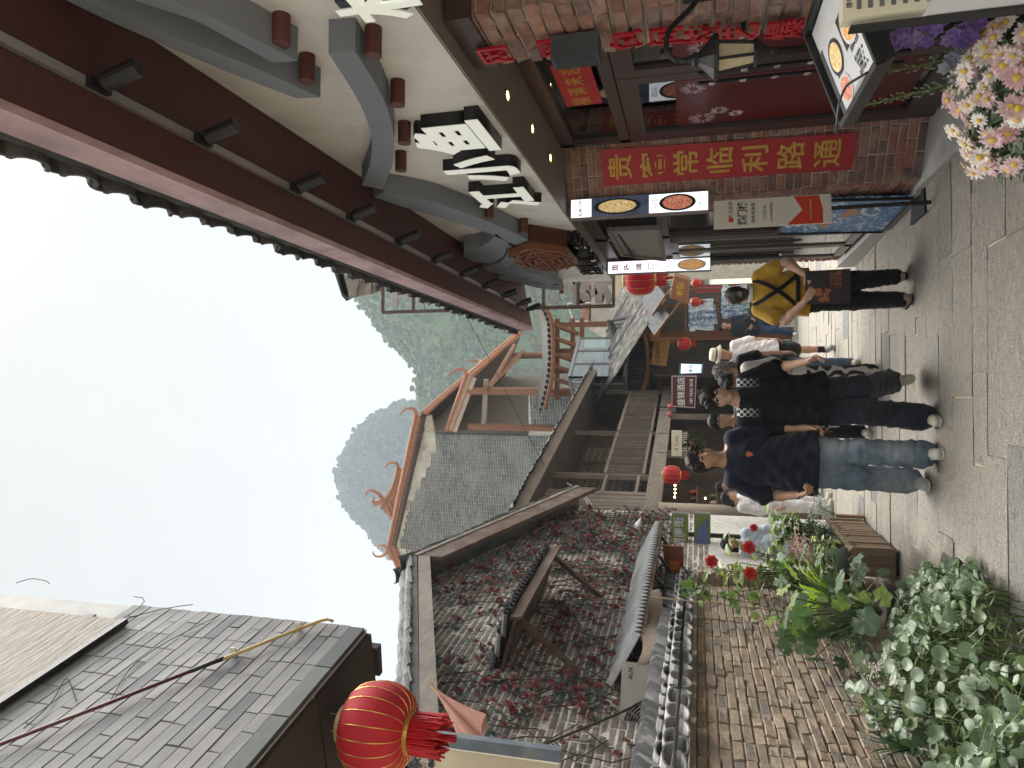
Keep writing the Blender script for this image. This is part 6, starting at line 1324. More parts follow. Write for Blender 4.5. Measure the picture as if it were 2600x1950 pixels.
# spiky tuft by the wall
def strap_plant(name, lab, base, n, L_, w, mat, rs, spread=.8, droop=.5, parent=None, up=1.0, lean=(0, 0, 0)):
    t = thing(name, lab, 'plant', base); base = Vector(base); lean = Vector(lean)
    for i in range(n):
        a = rs.uniform(0, 6.283); l = L_*rs.uniform(.6, 1.1); d = V(math.cos(a), math.sin(a), 0)*spread*rs.uniform(.3, 1)+lean; P = []; F = []; K_ = 7
        sd = V(-math.sin(a), math.cos(a), 0)*w
        for k in range(K_):
            s_ = k/(K_-1); c = base+d*l*(s_*.55+.45*s_*s_)+V(0, 0, up*l*(s_-droop*s_*s_)); ww = sd*(math.sin(math.pi*(s_*.9+.1))**.7 if k < K_-1 else .02); P += [c-ww, c+V(0, 0, -w*.25), c+ww]
        for k in range(K_-1): q = k*3; F += [(q, q+1, q+4, q+3), (q+1, q+2, q+5, q+4)]
        MB().add(P, F).build('strap_leaf', mat, t, rnd=[rs.random()]*len(P))
    return t
DKG = MLEAF('dark_strap_leaf', [(.035, .075, .035), (.055, .10, .05), (.03, .06, .035)], .4, .2); LGG = MLEAF('lime_strap_leaf', [(.22, .34, .05), (.30, .42, .08), (.14, .24, .05), (.38, .48, .12)], .4, .35)
strap_plant('spiky_tuft', 'dark spiky grass tuft leaning on the brick wall above the pennywort', V(-1.96, 4.45, .25), 22, .42, .006, DKG, rs, .5, .35)
strap_plant('strap_leaf_plant', 'bright lime strap leaved plant arching beside the wooden planter', V(-1.78, 7.0, .12), 60, .95, .016, LGG, rs, .75, .55)
strap_plant('strap_leaf_plant', 'dark green strap leaved clump behind the lime one', V(-1.8, 7.5, .2), 24, .7, .016, DKG, rs, .7, .5)
# ---- big lobed leaves in a clay pot
LOB = MLEAF('lobed_leaf', [(.065, .115, .058), (.09, .145, .075), (.055, .095, .05), (.19, .28, .05)], .5, .35); lob = [lobedleaf(.10, k).mesh('lobed_leaf', LOB, True) for k in (5, 7, 6)]
lt_ = thing('lobed_leaf_plant', 'plant with large lobed leaves in a dark clay pot before the brick wall', 'plant', (-1.72, 6.25, gz(6.2)))
base = V(-1.72, 6.3, gz(6.3)+.3); items = []; sm = MB()
MB().lathe([(.13, 0), (.17, .26), (.185, .27), (.185, .31), (.16, .31), (.15, .26)], V(-1.66, 6.3, gz(6.3)), 20).build('clay_pot', M('wet_clay', (.07, .04, .035), .6, .2, 10, .2), lt_, True)
for i in range(64):
    d = V(rs.uniform(-.42, .42), rs.uniform(-.75, .55), rs.uniform(.0, .85)); p = base+d; 
    if p.x < -2.0: p.x = -2.0+rs.random()*.06
    nrm = V(rs.uniform(.1, 1), rs.uniform(-1, -.1), rs.uniform(.1, .9)); items.append((p, V(rs.uniform(-.6, .9), rs.uniform(-.9, .4), rs.uniform(-.8, .2)), nrm, rs.uniform(.6, 1.25))); sm.tube([base, base+d*.5+V(0, 0, .12), p], .005, 5)
place(lt_, 'lobed_leaf', lob, items, 300, LOB, rs); sm.build('stems', STEM, lt_)
# ---- wooden planter boxes with their pots
PLW = MWOOD('planter_wood', (.27, .185, .115), .8, 2, .25, .34, 30, grey=(.2, .15, .105)); pq = thing('wooden_planter_box', 'long picket fenced wooden planter box standing on the paving', 'planter', (-1.5, 8, gz(8)))
px0, px1, py0_, py1_ = -1.625, -1.385, 7.15, 8.95; hh = .40
def picket(c, dx, w, nrm):
    c = c+Vector(nrm)*rs.uniform(-.007, .007)
    z0 = gz(c.y)+.03; h = hh+rs.uniform(-.006, .006); d = Vector(dx)*w/2
    MB().prism([V(c.x, c.y, z0)-d, V(c.x, c.y, z0)+d, V(c.x, c.y, z0+h-.04)+d, V(c.x, c.y, z0+h), V(c.x, c.y, z0+h-.04)-d], Vector(nrm)*.016).build('picket', PLW, pq)
for i in range(3): picket(V(px0+.045+i*.085, py0_, 0), (1, 0, 0), .078, (0, .99, 0))
n = 19
for i in range(n): picket(V(px1, py0_+.06+i*(py1_-py0_-.08)/(n-1), 0), (0, 1, 0), .074, (-1, 0, 0))
for i in range(n): picket(V(px0, py0_+.06+i*(py1_-py0_-.08)/(n-1), 0), (0, 1, 0), .085, (-1, 0, 0))
MB().prism([V(px0, py0_, gz(py0_)+.34), V(px1, py0_, gz(py0_)+.34), V(px1, py1_, gz(py1_)+.34), V(px0, py1_, gz(py1_)+.34)], (0, 0, .03)).build('soil', SOIL, pq)
MB().box((px1+.03, 8.9, gz(8.9)+.16), (.03, .10, .30)).build('end_post', PLW, pq); MB().b2((px0+.01, py0_+.02, gz(7.2)), (px1-.02, py0_+.06, gz(7.2)+.05)).build('foot', BLACK, pq)
gpv = thing('grey_flower_pot', 'grey green plastic pot with leafy greens standing in the planter box', 'flower pot', (-1.55, 7.32, gz(7.3)+.3))
gc = V(-1.545, 7.33, gz(7.3)+.30); MB().lathe([(.085, 0), (.115, .2), (.125, .21), (.125, .235), (.108, .235), (.1, .18)], gc, 22).build('pot', M('grey_green_plastic', (.23, .27, .25), .5, .06, 4, 0), gpv, True)
LETT = MLEAF('leafy_green', [(.09, .16, .04), (.13, .22, .05), (.06, .11, .035), (.22, .30, .07)], .5, .35); oval = [leafpoly(.085, .026).mesh('oval_leaf', LETT), leafpoly(.07, .02, droop=.5).mesh('oval_leaf', LETT)]
items = [(gc+V(rs.uniform(-.11, .11), rs.uniform(-.11, .11), .22+rs.random()*.16), rdir(rs, .3), V(rs.uniform(-.4, .4), rs.uniform(-.4, .4), 1), rs.uniform(.6, 1.2)) for i in range(110)]
place(gpv, 'oval_leaf', oval, items, 110, LETT, rs)
# fine dark foliage and pink bloom mass in the box
FINE = MLEAF('fine_dark_foliage', [(.05, .085, .045), (.075, .115, .055), (.035, .06, .035)], .6, .2); ff = thing('fine_leaved_plant', 'dark feathery plant with clusters of tiny pink flowers in the planter', 'plant', (-1.5, 7.8, gz(7.8)+.3))
items = [(V(rs.gauss(-1.49, .085), rs.uniform(7.35, 8.9), gz(8)+rs.uniform(.36, .72)), rdir(rs, .6), V(rs.uniform(-1, 1), rs.uniform(-1, 1), .8), rs.uniform(.35, .8)) for i in range(1300)]
place(ff, 'feathery_leaf', [leafpoly(.06, .006).mesh('feathery_leaf', FINE)], items, 0, FINE, rs)
pkf = MB(); 
for i in range(230):
    p = V(rs.gauss(-1.56, .07), rs.uniform(7.6, 8.3), 0); p.z = gz(8)+.74+rs.uniform(-.05, .06)+(.06 if rs.random() < .4 else 0); r = rs.uniform(.009, .016); pkf.lathe([(0, -r*.5), (r, 0), (r*.6, r*.6), (0, r*.8)], p, 6)
pkf.build('tiny_pink_blooms', MLEAF('pink_bloom', [(.55, .22, .30), (.65, .35, .42), (.5, .28, .34)], .6, .3), ff, kind='stuff')
# variegated and leafy shrubs at the back of the box
def shrub(name, lab, base, R_, H_, n, mat, leafs, rs, nmax=0, stems=8, cat='shrub', flow=None):
    t = thing(name, lab, cat, base); base = Vector(base); items = []; sm = MB()
    for i in range(stems):
        a = rs.uniform(0, 6.28); e_ = base+V(math.cos(a)*R_*.7*rs.random(), math.sin(a)*R_*.7*rs.random(), H_*rs.uniform(.6, .98)); md = base.lerp(e_, .5)+V(rs.uniform(-.04, .04), rs.uniform(-.04, .04), 0); sm.tube([base, md, e_], [.011, .008, .004], 6)
        for k in range(n//stems):
            s_ = rs.uniform(.3, 1.05); c = (base.lerp(md, s_*2) if s_ < .5 else md.lerp(e_, (s_-.5)*2)); items.append((c+V(rs.uniform(-1, 1), rs.uniform(-1, 1), rs.uniform(-1, 1))*R_*.18, rdir(rs, rs.uniform(-.3, .7)), V(rs.uniform(-.5, .7), rs.uniform(-.8, .3), 1), rs.uniform(.6, 1.2)))
    items.sort(key=lambda i: (i[0]-CPOS).length); place(t, leafs[0].name.split('.')[0], leafs, items, nmax, mat, rs); sm.build('branches', WSTEM, t)
    return t
CAM = MLEAF('light_camellia_leaf', [(.16, .22, .06), (.24, .30, .09), (.11, .17, .05), (.30, .36, .13)], .35, .35, .5); cam_l = [leafpoly(.125, .036, fold=.3, droop=.15).mesh('glossy_leaf', CAM), leafpoly(.085, .028, fold=.2, droop=.35).mesh('glossy_leaf', CAM)]
ca = shrub('camellia_bush', 'tall camellia with pale green leaves and red blooms behind the planter', V(-1.78, 7.75, gz(7.7)+.2), .40, 1.62, 290, CAM, cam_l, rs, 290, 10)
def rosette(c, R_, mat, nm, parent, n=(7, 6, 5, 3)):
    for ring, k in enumerate(n):
        f = 1-ring*.22; pb_ = MB()
        for i in range(k):
            a = 2*math.pi*i/k+ring*.5; nn3 = (CPOS-c).normalized(); t1_ = nn3.cross(UP).normalized(); t2_ = t1_.cross(nn3); d = (t1_*math.cos(a)+t2_*math.sin(a)+nn3*(.25+ring*.35)).normalized(); t = t2_*math.cos(a)-t1_*math.sin(a); r = R_*f
            pb_.add([c, c+d*r*.6+t*r*.42, c+d*r+V(0, 0, r*.1), c+d*r*.6-t*r*.42], [(0, 1, 2), (0, 2, 3)])
        pb_.build(nm, mat, parent)
CRED = MLEAF('camellia_red', [(.50, .02, .02), (.60, .05, .04), (.42, .015, .02)], .5, .2)
for (x, y, Y) in [(1903, 1390, 7.4), (1808, 1425, 7.6), (1907, 1456, 7.5), (1915, 1340, 8.2)]:
    bl_ = PY(x, y, Y); rosette(bl_, .075 if Y < 8 else .05, CRED, 'red_petals', ca)
yl_ = MLEAF('variegated_leaf', [(.42, .45, .10), (.22, .30, .06), (.50, .50, .18)], .4, .3)
shrub('variegated_shrub', 'small yellow variegated shrub among the dark feathery leaves', V(-1.47, 7.75, gz(7.8)+.3), .12, .52, 50, yl_, [leafpoly(.085, .02, fold=.2).mesh('variegated_leaf', yl_)], rs, 50, 6)
shrub('glossy_shrub', 'glossy yellow green shrub with red flower spikes at the back of the planter', V(-1.5, 8.6, gz(8.6)+.3), .3, .75, 130, LETT, [leafpoly(.14, .04, fold=.25).mesh('broad_leaf', LETT)], rs, 130, 8)
PALM = MLEAF('palm_leaflet', [(.045, .085, .035), (.07, .12, .045), (.03, .06, .03)], .4, .25)
def palm(lab, base, n, L_, rs):
    t = thing('small_palm', lab, 'palm', base); base = Vector(base)
    for i in range(n):
        a = rs.uniform(0, 6.28); l = L_*rs.uniform(.7, 1.1); d = V(math.cos(a), math.sin(a), 0); mb = MB(); P = [base+d*l*s_*.75+V(0, 0, l*(1.0*s_-.75*s_*s_)) for s_ in np.linspace(0, 1, 9)]
        mb.tube(P, .004, 4)
        for k in range(2, 9):
            for sg_ in (-1, 1):
                side = V(-d.y, d.x, 0)*sg_; ll = l*.34*(1-.06*abs(k-5)); c = P[k]; e_ = c+(side*.8+d*.55+V(0, 0, -.15)).normalized()*ll; w_ = d*.008; md = c.lerp(e_, .5)+V(0, 0, .015); mb.add([c-w_*.5, c+w_*.5, md+w_, md-w_, e_], [(0, 1, 2, 3), (3, 2, 4)])
        mb.build('frond', PALM, t, rnd=[rs.random()]*len(mb.v))
palm('small fan of dark palm fronds at the far end of the planter', V(-1.38, 9.15, gz(9.1)+.25), 13, .62, rs); palm('dark green palm tuft behind the pink flowers', V(-1.62, 8.4, gz(8.4)+.45), 12, .55, rs)
ob = thing('bamboo_cane_climber', 'thin bamboo cane with a climbing vine standing against the tile cap', 'vine', V(-1.93, 6.6, gz(6.6)))
MB().tube([V(-1.93, 6.75, gz(6.7)), PY(1650, 1515, 6.9)], .007, 6).build('cane', M('bamboo_cane', (.36, .30, .19), .6), ob)
items = []; vb = MB(); P = [PY(x, y, 6.72) for x, y in [(2030, 1570), (1960, 1545), (1900, 1530), (1850, 1520), (1800, 1512), (1760, 1502), (1745, 1500)]]; vb.tube(resamp(P, 24), .004, 5); vb.build('vine_stem', STEM, ob)
for i in range(46): s_ = rs.random(); k = min(5, int(s_*6)); items.append((P[k].lerp(P[k+1], s_*6-k)+V(rs.uniform(-.1, .1), rs.uniform(-.06, .06), rs.uniform(-.06, .06)), rdir(rs, rs.uniform(-.8, .4)), V(rs.uniform(-.3, 1), -1, .4), rs.uniform(.6, 1.3)))
place(ob, 'heart_leaf', [leafpoly(.07, .026, fold=.15).mesh('heart_leaf', LETT), lobedleaf(.05, 5).mesh('heart_leaf', LETT)], items, 60, LETT, rs)
shrub('potted_bush', 'small bright green bush by the shop under the balcony', V(*PY(1900, 1245, 15.5).xy, gz(15)), .38, 1.55, 380, LETT, [leafpoly(.10, .035).mesh('bush_leaf', LETT)], rs, 0, 12)
# weed growing from the paving joints behind the waitress
wd_ = thing('paving_weed', 'small weed sprouting from a paving joint behind the waitress', 'weed', PG(2060, 745)); b0 = PG(2062, 745)
place(wd_, 'weed_leaf', [leafpoly(.11, .008).mesh('weed_leaf', LETT)], [(b0+V(rs.uniform(-.05, .05), rs.uniform(-.05, .05), .0), rdir(rs, .7), V(0, 0, 1), rs.uniform(.6, 1.3)) for i in range(16)], 20, LETT, rs)
# ---- daisies at the right edge
DP = MLEAF('daisy_petal', [(.62, .38, .40), (.72, .55, .54), (.78, .72, .68), (.55, .27, .33), (.80, .76, .72)], .55, .3); DL = MLEAF('daisy_leaf', [(.04, .075, .03), (.065, .11, .04), (.03, .055, .025)], .55, .2); DC = M('daisy_eye', (.55, .36, .05), .8, .2, 80, .3)
def daisy(seed, n=15):
    r = random.Random(seed); m_ = MB()
    for i in range(n):
        a = 2*math.pi*i/n+r.uniform(-.08, .08); d = V(math.cos(a), math.sin(a), 0); t = V(-d.y, d.x, 0); l = .034*r.uniform(.85, 1.1); cz = r.uniform(-.004, .008); w_ = .0052
        m_.add([d*.007-t*w_*.5, d*.007+t*w_*.5, d*l*.7+t*w_+V(0, 0, cz), d*l+V(0, 0, cz-.003), d*l*.7-t*w_+V(0, 0, cz)], [(0, 1, 2), (0, 2, 4), (4, 2, 3)])
    return m_.mesh('daisy', DP)
eye = MB().lathe([(0, -.001), (.0095, .001), (.008, .005), (0, .007)], (0, 0, 0), 8).mesh('daisy_eye', DC); DM = [daisy(i) for i in range(5)]
dt = thing('daisy_pot', 'tall pot overflowing with pink and white daisies before the entrance', 'flower pot', (1.0, 2.55, gz(2.5)))
dc = V(1.02, 2.55, .46); MB().lathe([(.16, gz(2.5)), (.21, .30), (.225, .31), (.225, .34), (.19, .34)], V(dc.x, dc.y, 0), 24).build('pot', M('glazed_pot', (.10, .06, .045), .3), dt, True)
items = []
for i in range(900):
    a = rs.uniform(0, 6.283); r = .30*math.sqrt(rs.random()); p = dc+V(r*math.cos(a), r*math.sin(a), -.06+(.18-.9*r*r)*rs.uniform(.2, 1)); items.append((p, rdir(rs, rs.uniform(-.2, .6)), V(rs.uniform(-.6, .6), rs.uniform(-.6, .6), 1), rs.uniform(.6, 1.1)))
place(dt, 'daisy_leaf', [leafpoly(.06, .012).mesh('daisy_leaf', DL)], items, 0, DL, rs)
for i in range(120):
    a = rs.uniform(0, 6.283); r = .33*math.sqrt(rs.random()); p = dc+V(r*math.cos(a), r*math.sin(a), .15-1.15*r*r+rs.uniform(-.03, .05)); nrm = (V(math.cos(a)*r*2.4, math.sin(a)*r*2.4, .55)+V(-.2, -.45, .1)+V(rs.uniform(-.3, .3), rs.uniform(-.3, .3), 0)).normalized()
    q = nrm.to_track_quat('Z', 'Y').to_matrix().to_4x4(); T = Matrix.Translation(p)@q@Matrix.Rotation(rs.random()*6, 4, 'Z')@Matrix.Scale(rs.uniform(.8, 1.2), 4); o = inst('daisy_bloom', rs.choice(DM), T, dt); inst('daisy_eye', eye, T, o)
DB = MLEAF('larkspur_bud', [(.22, .27, .14), (.30, .34, .20), (.17, .22, .11)], .5, .3); DV = MLEAF('larkspur_bloom', [(.24, .13, .45), (.30, .20, .52), (.20, .10, .36), (.38, .26, .50)], .55, .3); DPB = MLEAF('larkspur_pale', [(.38, .38, .55), (.50, .48, .58)], .55, .3)
def spire(lab, pts, Y, nb, bl, R_):
    t = thing('larkspur', lab, 'flower', PY(*pts[0], Y)); P = resamp([PY(x, y, Y) for x, y in pts], 20); MB().tube(P, [.004-.0001*k for k in range(20)], 6).build('stem', STEM, t); bm = MB()
    for i in range(nb):
        s_ = (i+.5)/nb; k = min(18, int(s_*19)); c = P[k]; a = i*2.4; d = V(math.cos(a), math.sin(a), .6).normalized(); r = R_*(1.1-.75*s_); e_ = c+d*r*2.4; bm.tube([c, e_], .0012, 3); bm.lathe([(0, -r*.9), (r*.42, -r*.3), (r*.36, r*.4), (0, r)], e_+V(0, 0, r*.4), 6)
    bm.build('buds', DB, t, kind='stuff')
    if bl:
        for i in range(bl[0]): c = P[int(rs.uniform(0, bl[1]*19))]+V(rs.uniform(-.03, .03), rs.uniform(-.03, .03), 0); rosette(c, .024, bl[2], 'bloom', t, (6, 4))
    return t
spire('tall larkspur spire with green buds bending over the daisies', [(2490, 190), (2420, 212), (2330, 235), (2250, 255), (2195, 268)], 2.55, 46, (7, .3, DPB), .011)
spire('short larkspur spire with open green buds beside the menu stand', [(2470, 150), (2400, 150), (2320, 172), (2245, 180)], 2.6, 24, (5, .35, DPB), .013)
spire('purple larkspur with dense violet blooms before the pillar', [(2480, 70), (2420, 80), (2330, 85), (2255, 90)], 2.5, 10, (34, .95, DV), .009)
# ================================================================== PEOPLE (one continuous skin surface each, clothes and hair on top)
def surface_net(f, lo, h):
    s = f < 0; c = [f[i:f.shape[0]-1+i, j:f.shape[1]-1+j, k:f.shape[2]-1+k] for i in (0, 1) for j in (0, 1) for k in (0, 1)]
    cs = sum((x < 0).astype(np.int8) for x in c); act = (cs > 0) & (cs < 8); idx = np.argwhere(act)
    if len(idx) == 0: return [], []
    cv = np.stack([x[act] for x in c], 1); off = np.array([(i, j, k) for i in (0, 1) for j in (0, 1) for k in (0, 1)], float)
    sm = np.zeros((len(idx), 3)); ct = np.zeros(len(idx))
    for a in range(8):
        for b in range(a+1, 8):
            if np.abs(off[a]-off[b]).sum() != 1: continue
            x = (cv[:, a] < 0) != (cv[:, b] < 0); t = cv[:, a]/np.where(x, cv[:, a]-cv[:, b], 1)
            sm += np.where(x[:, None], off[a]+(off[b]-off[a])*t[:, None], 0); ct += x
    v = (idx+sm/ct[:, None])*h+np.array(lo); ids = -np.ones(act.shape, np.int64); ids[act] = np.arange(len(idx)); F = []
    for ax in range(3):
        sa = [slice(None)]*3; sb = [slice(None)]*3; sa[ax] = slice(0, -1); sb[ax] = slice(1, None); A = s[tuple(sa)]; B = s[tuple(sb)]; e = np.argwhere(A != B); o1, o2 = (ax+1) % 3, (ax+2) % 3
        e = e[(e[:, o1] > 0) & (e[:, o2] > 0) & (e[:, o1] < f.shape[o1]-1) & (e[:, o2] < f.shape[o2]-1)]
        q = []
        for d1, d2 in ((-1, -1), (0, -1), (0, 0), (-1, 0)):
            w = e.copy(); w[:, o1] += d1; w[:, o2] += d2; q.append(ids[w[:, 0], w[:, 1], w[:, 2]])
        q = np.stack(q, 1); fl = ~A[e[:, 0], e[:, 1], e[:, 2]]; q[fl] = q[fl][:, ::-1]; F.append(q)
    return v, np.concatenate(F)
class SD:
    def __init__(s, lo, hi, h): s.lo = np.array(lo, float); s.h = h; s.n = (np.ceil((np.array(hi)-s.lo)/h)+1).astype(int); s.f = np.full(s.n, .5, np.float32)
    def sub(s, lo, hi):
        a = np.clip(np.floor((np.array(lo)-s.lo)/s.h).astype(int), 0, s.n); b = np.clip(np.ceil((np.array(hi)-s.lo)/s.h).astype(int)+1, 0, s.n); sl = tuple(slice(x, y) for x, y in zip(a, b))
        g = [s.lo[i]+s.h*np.arange(a[i], b[i]) for i in range(3)]; return sl, g[0][:, None, None], g[1][None, :, None], g[2][None, None, :]
    def cone(s, a, b, ra, rb, k=.02, fl=(1, 1, 1), op='u', end=None):
        a = np.array(a, float); b = np.array(b, float); m = max(ra, rb)*max(fl)+k+2*s.h; sl, X, Y, Z = s.sub(np.minimum(a, b)-m, np.maximum(a, b)+m); ba = b-a; L2 = max(1e-9, ba@ba)
        t = np.clip(((X-a[0])*ba[0]+(Y-a[1])*ba[1]+(Z-a[2])*ba[2])/L2, 0, 1)
        d = np.sqrt(((X-a[0]-t*ba[0])/fl[0])**2+((Y-a[1]-t*ba[1])/fl[1])**2+((Z-a[2]-t*ba[2])/fl[2])**2)-(ra+(rb-ra)*t)
        if end: u = ba/math.sqrt(L2); d = np.maximum(d, (X-b[0])*u[0]+(Y-b[1])*u[1]+(Z-b[2])*u[2]-end)
        g = s.f[sl]
        if g.size == 0: return s
        if op == 'u':
            hh = np.clip(.5+.5*(g-d)/k, 0, 1); s.f[sl] = g*(1-hh)+d*hh-k*hh*(1-hh)
        else: hh = np.clip(.5-.5*(g+d)/k, 0, 1); s.f[sl] = g*(1-hh)-d*hh+k*hh*(1-hh)
        return s
    def ball(s, c, r, k=.02, op='u'): return s.cone(c, c, 1.0, 1.0, k, r, op) if False else s.ell(c, r, k, op)
    def ell(s, c, r, k=.02, op='u'):
        c = np.array(c, float); r = np.array(r, float); m = r.max()+k+2*s.h; sl, X, Y, Z = s.sub(c-m, c+m); q = np.sqrt(((X-c[0])/r[0])**2+((Y-c[1])/r[1])**2+((Z-c[2])/r[2])**2); d = (q-1)*r.min(); g = s.f[sl]
        if g.size == 0: return s
        if op == 'u': hh = np.clip(.5+.5*(g-d)/k, 0, 1); s.f[sl] = g*(1-hh)+d*hh-k*hh*(1-hh)
        else: hh = np.clip(.5-.5*(g+d)/k, 0, 1); s.f[sl] = g*(1-hh)-d*hh+k*hh*(1-hh)
        return s
    def plane(s, p, n):
        p = np.array(p, float); n = np.array(n, float); n /= np.linalg.norm(n); sl, X, Y, Z = s.sub(s.lo, s.lo+s.h*s.n); s.f = np.maximum(s.f, ((X-p[0])*n[0]+(Y-p[1])*n[1]+(Z-p[2])*n[2])[:s.n[0], :s.n[1], :s.n[2]].astype(np.float32)); return s
    def wave(s, amp, dirs, seed=0, mask=None):
        rs = np.random.RandomState(seed); sl, X, Y, Z = s.sub(s.lo, s.lo+s.h*s.n); w = 0
        for (dx, dy, dz, a) in dirs:
            ph = rs.uniform(0, 6.28, 3); w = w+a*np.sin(dx*X+dy*Y+dz*Z+ph[0]+.9*np.sin(7*X+5*Z+ph[1])+.7*np.sin(9*Y-6*Z+ph[2]))
        if mask is not None: w = w*mask(X, Y, Z)
        s.f = s.f+(amp*w)[:s.n[0], :s.n[1], :s.n[2]].astype(np.float32) if hasattr(w, 'shape') else s.f; return s
    def obj(s, name, mat, parent, T):
        v, F = surface_net(s.f, s.lo, s.h)
        if len(v) == 0: return None
        A = np.array(T); v = v@A[:3, :3].T+A[:3, 3]; me = bpy.data.meshes.new(name); me.from_pydata(v.tolist(), [], F.tolist()); me.materials.append(mat); me.polygons.foreach_set('use_smooth', [True]*len(me.polygons)); me.update()
        o = bpy.data.objects.new(name, me); COL.objects.link(o); par(o, parent); return o
def m_skin(name, c):
    if name in MATS: return MATS[name]
    b = NB(name); b.v(b.b.inputs['Subsurface Weight'], .12); b.b.inputs['Subsurface Radius'].default_value = (.012, .005, .003); b.bump(b.noise(160, 3), .08, .002)
    MATS[name] = b.fin(b.ramp(b.noise(14, 4), [(.3, c_(c, .88)), (.7, c_(c, 1.1))]), .5, 0, .35); return MATS[name]
def m_cloth(name, c, var=.12, weave=500, rough=.9, ns=5):
    if name in MATS: return MATS[name]
    b = NB(name); b.bump(b.noise(weave, 2), .25, .002); b.v(b.b.inputs['Sheen Weight'], .15)
    MATS[name] = b.fin(b.ramp(b.noise(ns, 5), [(.3, c_(c, 1-var)), (.7, c_(c, 1+var))]), rough, 0, .2); return MATS[name]
SK1 = m_skin('skin_tan', (.43, .25, .165)); SK2 = m_skin('skin_light', (.52, .32, .23)); HAIRB = M('black_hair', (.012, .010, .010), .68, .5, 60, .6, 220, .004, st=(1, 1, .25)); HAIRG = M('grey_brown_hair', (.10, .085, .075), .5, .6, 70, .6, 200, .004, st=(1, 1, .3))
EYE = M('dark_eye', (.015, .01, .008), .2, .05, 5, 0); LIP = m_skin('lip', (.36, .14, .12))
BASE = dict(pel=(0, 0, .93), wst=(0, 0, 1.08), chs=(0, .01, 1.28), nck=(0, .015, 1.47), hed=(0, -.01, 1.635),
            shL=(-.17, .01, 1.415), shR=(.17, .01, 1.415), elL=(-.235, .03, 1.13), elR=(.235, .03, 1.13), wrL=(-.25, -.03, .88), wrR=(.25, -.03, .88),
            hpL=(-.085, 0, .91), hpR=(.085, 0, .91), knL=(-.095, -.015, .49), knR=(.095, -.015, .49), anL=(-.10, .02, .085), anR=(.10, .02, .085), ftL=(-.115, -.15, .03), ftR=(.115, -.15, .03))
